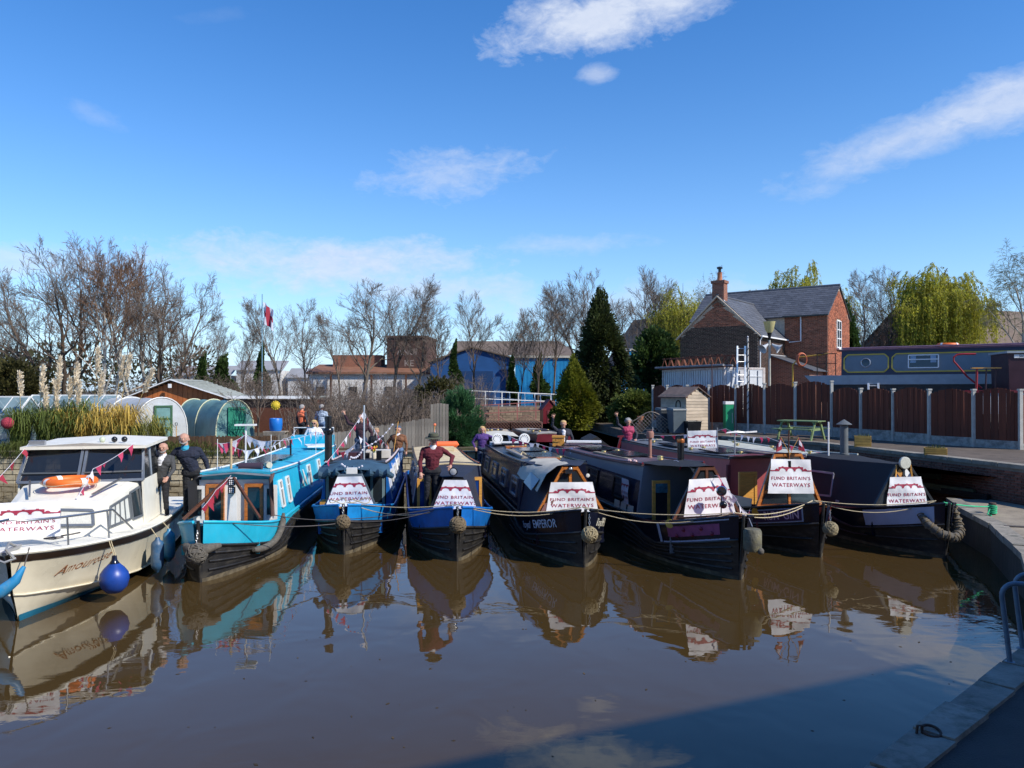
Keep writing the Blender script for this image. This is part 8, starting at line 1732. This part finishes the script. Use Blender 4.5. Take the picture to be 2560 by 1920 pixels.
MB().box((0,-.02,.5),(.4,.04,.9)).build('door', M('hut_red',(.17,.03,.04),.7), ht)
gb_ = thing('green_water_butt','green water butt beside the figure in white','water butt',P(1402,1030,56).xy.to_3d()+Vector((0,0,GZ))); MB().lathe([(.26,0),(.3,.3),(.3,.7),(.27,.95),(.28,1.0)],(0,0,0),14).build('body', M('emerald_cabinet',(.01,.26,.11),.4,.1,3), gb_, True); MB().lathe([(.3,1.0),(.3,1.05),(0,1.08)],(0,0,0),14).build('lid', green_paint, gb_, True)
cf = thing('cold_frame','small glazed cold frame at the fence end','cold frame',P(1590,1010,50).xy.to_3d()+Vector((0,0,TZ))); f_ = MB()
for x in (-.6,.6):
    f_.beam((x,0,0),(x,0,1.6),.05,.05); f_.beam((x,0,1.6),(0,0,2.3) if False else (x,.6,2.1),.05,.05)
f_.beam((-.6,0,1.6),(0,0,2.15),.05,.05); f_.beam((0,0,2.15),(.6,0,1.6),.05,.05); f_.beam((-.6,0,1.6),(.6,0,1.6),.05,.05); f_.build('frame', frame_white, cf); MB().add([(-.58,.01,.05),(.58,.01,.05),(.58,.01,1.6),(0,.01,2.12),(-.58,.01,1.6)],[(0,1,2,3,4)]).build('pane', M('greenhouse_glass', (.30,.40,.42), .08), cf)
pot = thing('terracotta_planter','stacked terracotta pots beside the grey lattice panel','pot',(5.95,37.9,1.6)); pot.location = (6.2,37.3,TZ); MB().lathe([(.14,0),(.2,.35),(.22,.36),(.22,.42)],(0,0,0),14).build('pot', M('terracotta', (.45,.17,.08), .8), pot, True); MB().lathe([(.1,.42),(.15,.7),(.16,.72),(.16,.76)],(0,0,0),14).build('upper_pot', M('terracotta', (.45,.17,.08), .8), pot, True)

# leaf litter and specks drifting on the basin
rg = np.random.default_rng(6); n = 150; C_ = np.stack([rg.uniform(-9,8,n), rg.uniform(7.5,19,n), np.full(n,.004)],1); a_ = rg.uniform(0,6.28,n); sz = rg.uniform(.012,.04,n); dx = np.stack([np.cos(a_),np.sin(a_),np.zeros(n)],1)*sz[:,None]; dy = np.stack([-np.sin(a_),np.cos(a_),np.zeros(n)],1)*sz[:,None]*.45
ob = bpy.data.objects.new('floating_leaves', np_mesh('floating_leaves', np.stack([C_-dx,C_-dy,C_+dx,C_+dy],1).reshape(-1,3), np.arange(4*n).reshape(-1,4), M('leaf_litter',(.05,.035,.018),.8,.4,9,island=.6))); COL.objects.link(ob); stuff(ob); tag(ob,'scattered specks and leaves floating on the brown water','leaves')

# long grass hanging over the bank edge
m_ = MB(); r = random.Random(51)
for k in range(2600):
    x = r.choice((r.uniform(-24,-9.5), r.uniform(-24,-13))); b = Vector((x, 31.75+r.uniform(-.12,.4), r.uniform(1.0,1.45))); ln = r.uniform(.2,.6); o_ = Vector((r.gauss(0,.25), -r.uniform(.05,.5), 0))*ln; sd_ = Vector((.012,0,0)); e = b+o_+Vector((0,0,ln*.7)); f = b+o_*1.8+Vector((0,0,ln*r.uniform(-.3,.6)))
    m_.quad(b-sd_,b+sd_,e+sd_*.8,e-sd_*.8); m_.quad(e-sd_*.8,e+sd_*.8,f+sd_*.3,f-sd_*.3)
tag(stuff(m_.build('bank_grass', leafm('bank_grass',(.11,.13,.03),.45), None, fix=False)), 'rough green and yellow grass hanging over the garden bank wall', 'grass')

# woodland edge carrying on to both sides of the view
rg = np.random.default_rng(15); Cs = []; Ds = []
for (x0, x1, y0, y1, h_, n) in ((-190,-42,52,110,7,26000),(62,170,40,120,7,16000)):
    k_ = 90; cx = np.stack([rg.uniform(x0,x1,k_), rg.uniform(y0,y1,k_), GZ+h_*rg.uniform(.2,.85,k_)],1); i_ = rg.integers(0,k_,n); w_ = rg.normal(size=(n,3)); w_ /= np.linalg.norm(w_,axis=1,keepdims=True); p_ = cx[i_]+w_*np.array([4.5,4.5,2.6])*rg.random((n,1))**.4; p_[:,2] = np.maximum(p_[:,2],GZ+.05); Cs.append(p_); Ds.append(w_+np.array([0,0,.4]))
C_ = np.concatenate(Cs); n = len(C_); V_, Q_ = quads(C_, np.concatenate(Ds), rg.uniform(.12,.3,n), rg.uniform(.3,.7,n), 3)
ob = bpy.data.objects.new('far_wood', np_mesh('far_wood', V_, Q_, leafm('far_wood_leaves',(.055,.055,.022),.5))); COL.objects.link(ob); tag(stuff(ob),'distant mixed woodland edge beyond the gardens and boatyard','wood')
for i_, (x_, y_, k_) in enumerate(((-46,58,'lime1'),(-54,64,'lime2'),(-62,57,'ash'),(-71,70,'lime1'),(-83,66,'lime2'),(-95,74,'lime1'),(56,62,'lime2'),(66,70,'lime1'))):
    a_, b_, h_ = TREES[k_]; t = thing('bare_tree', L1, 'tree', (x_, y_, GZ), i_*1.3, G1); inst(a_, 'trunk', t); inst(b_, 'crown', t)
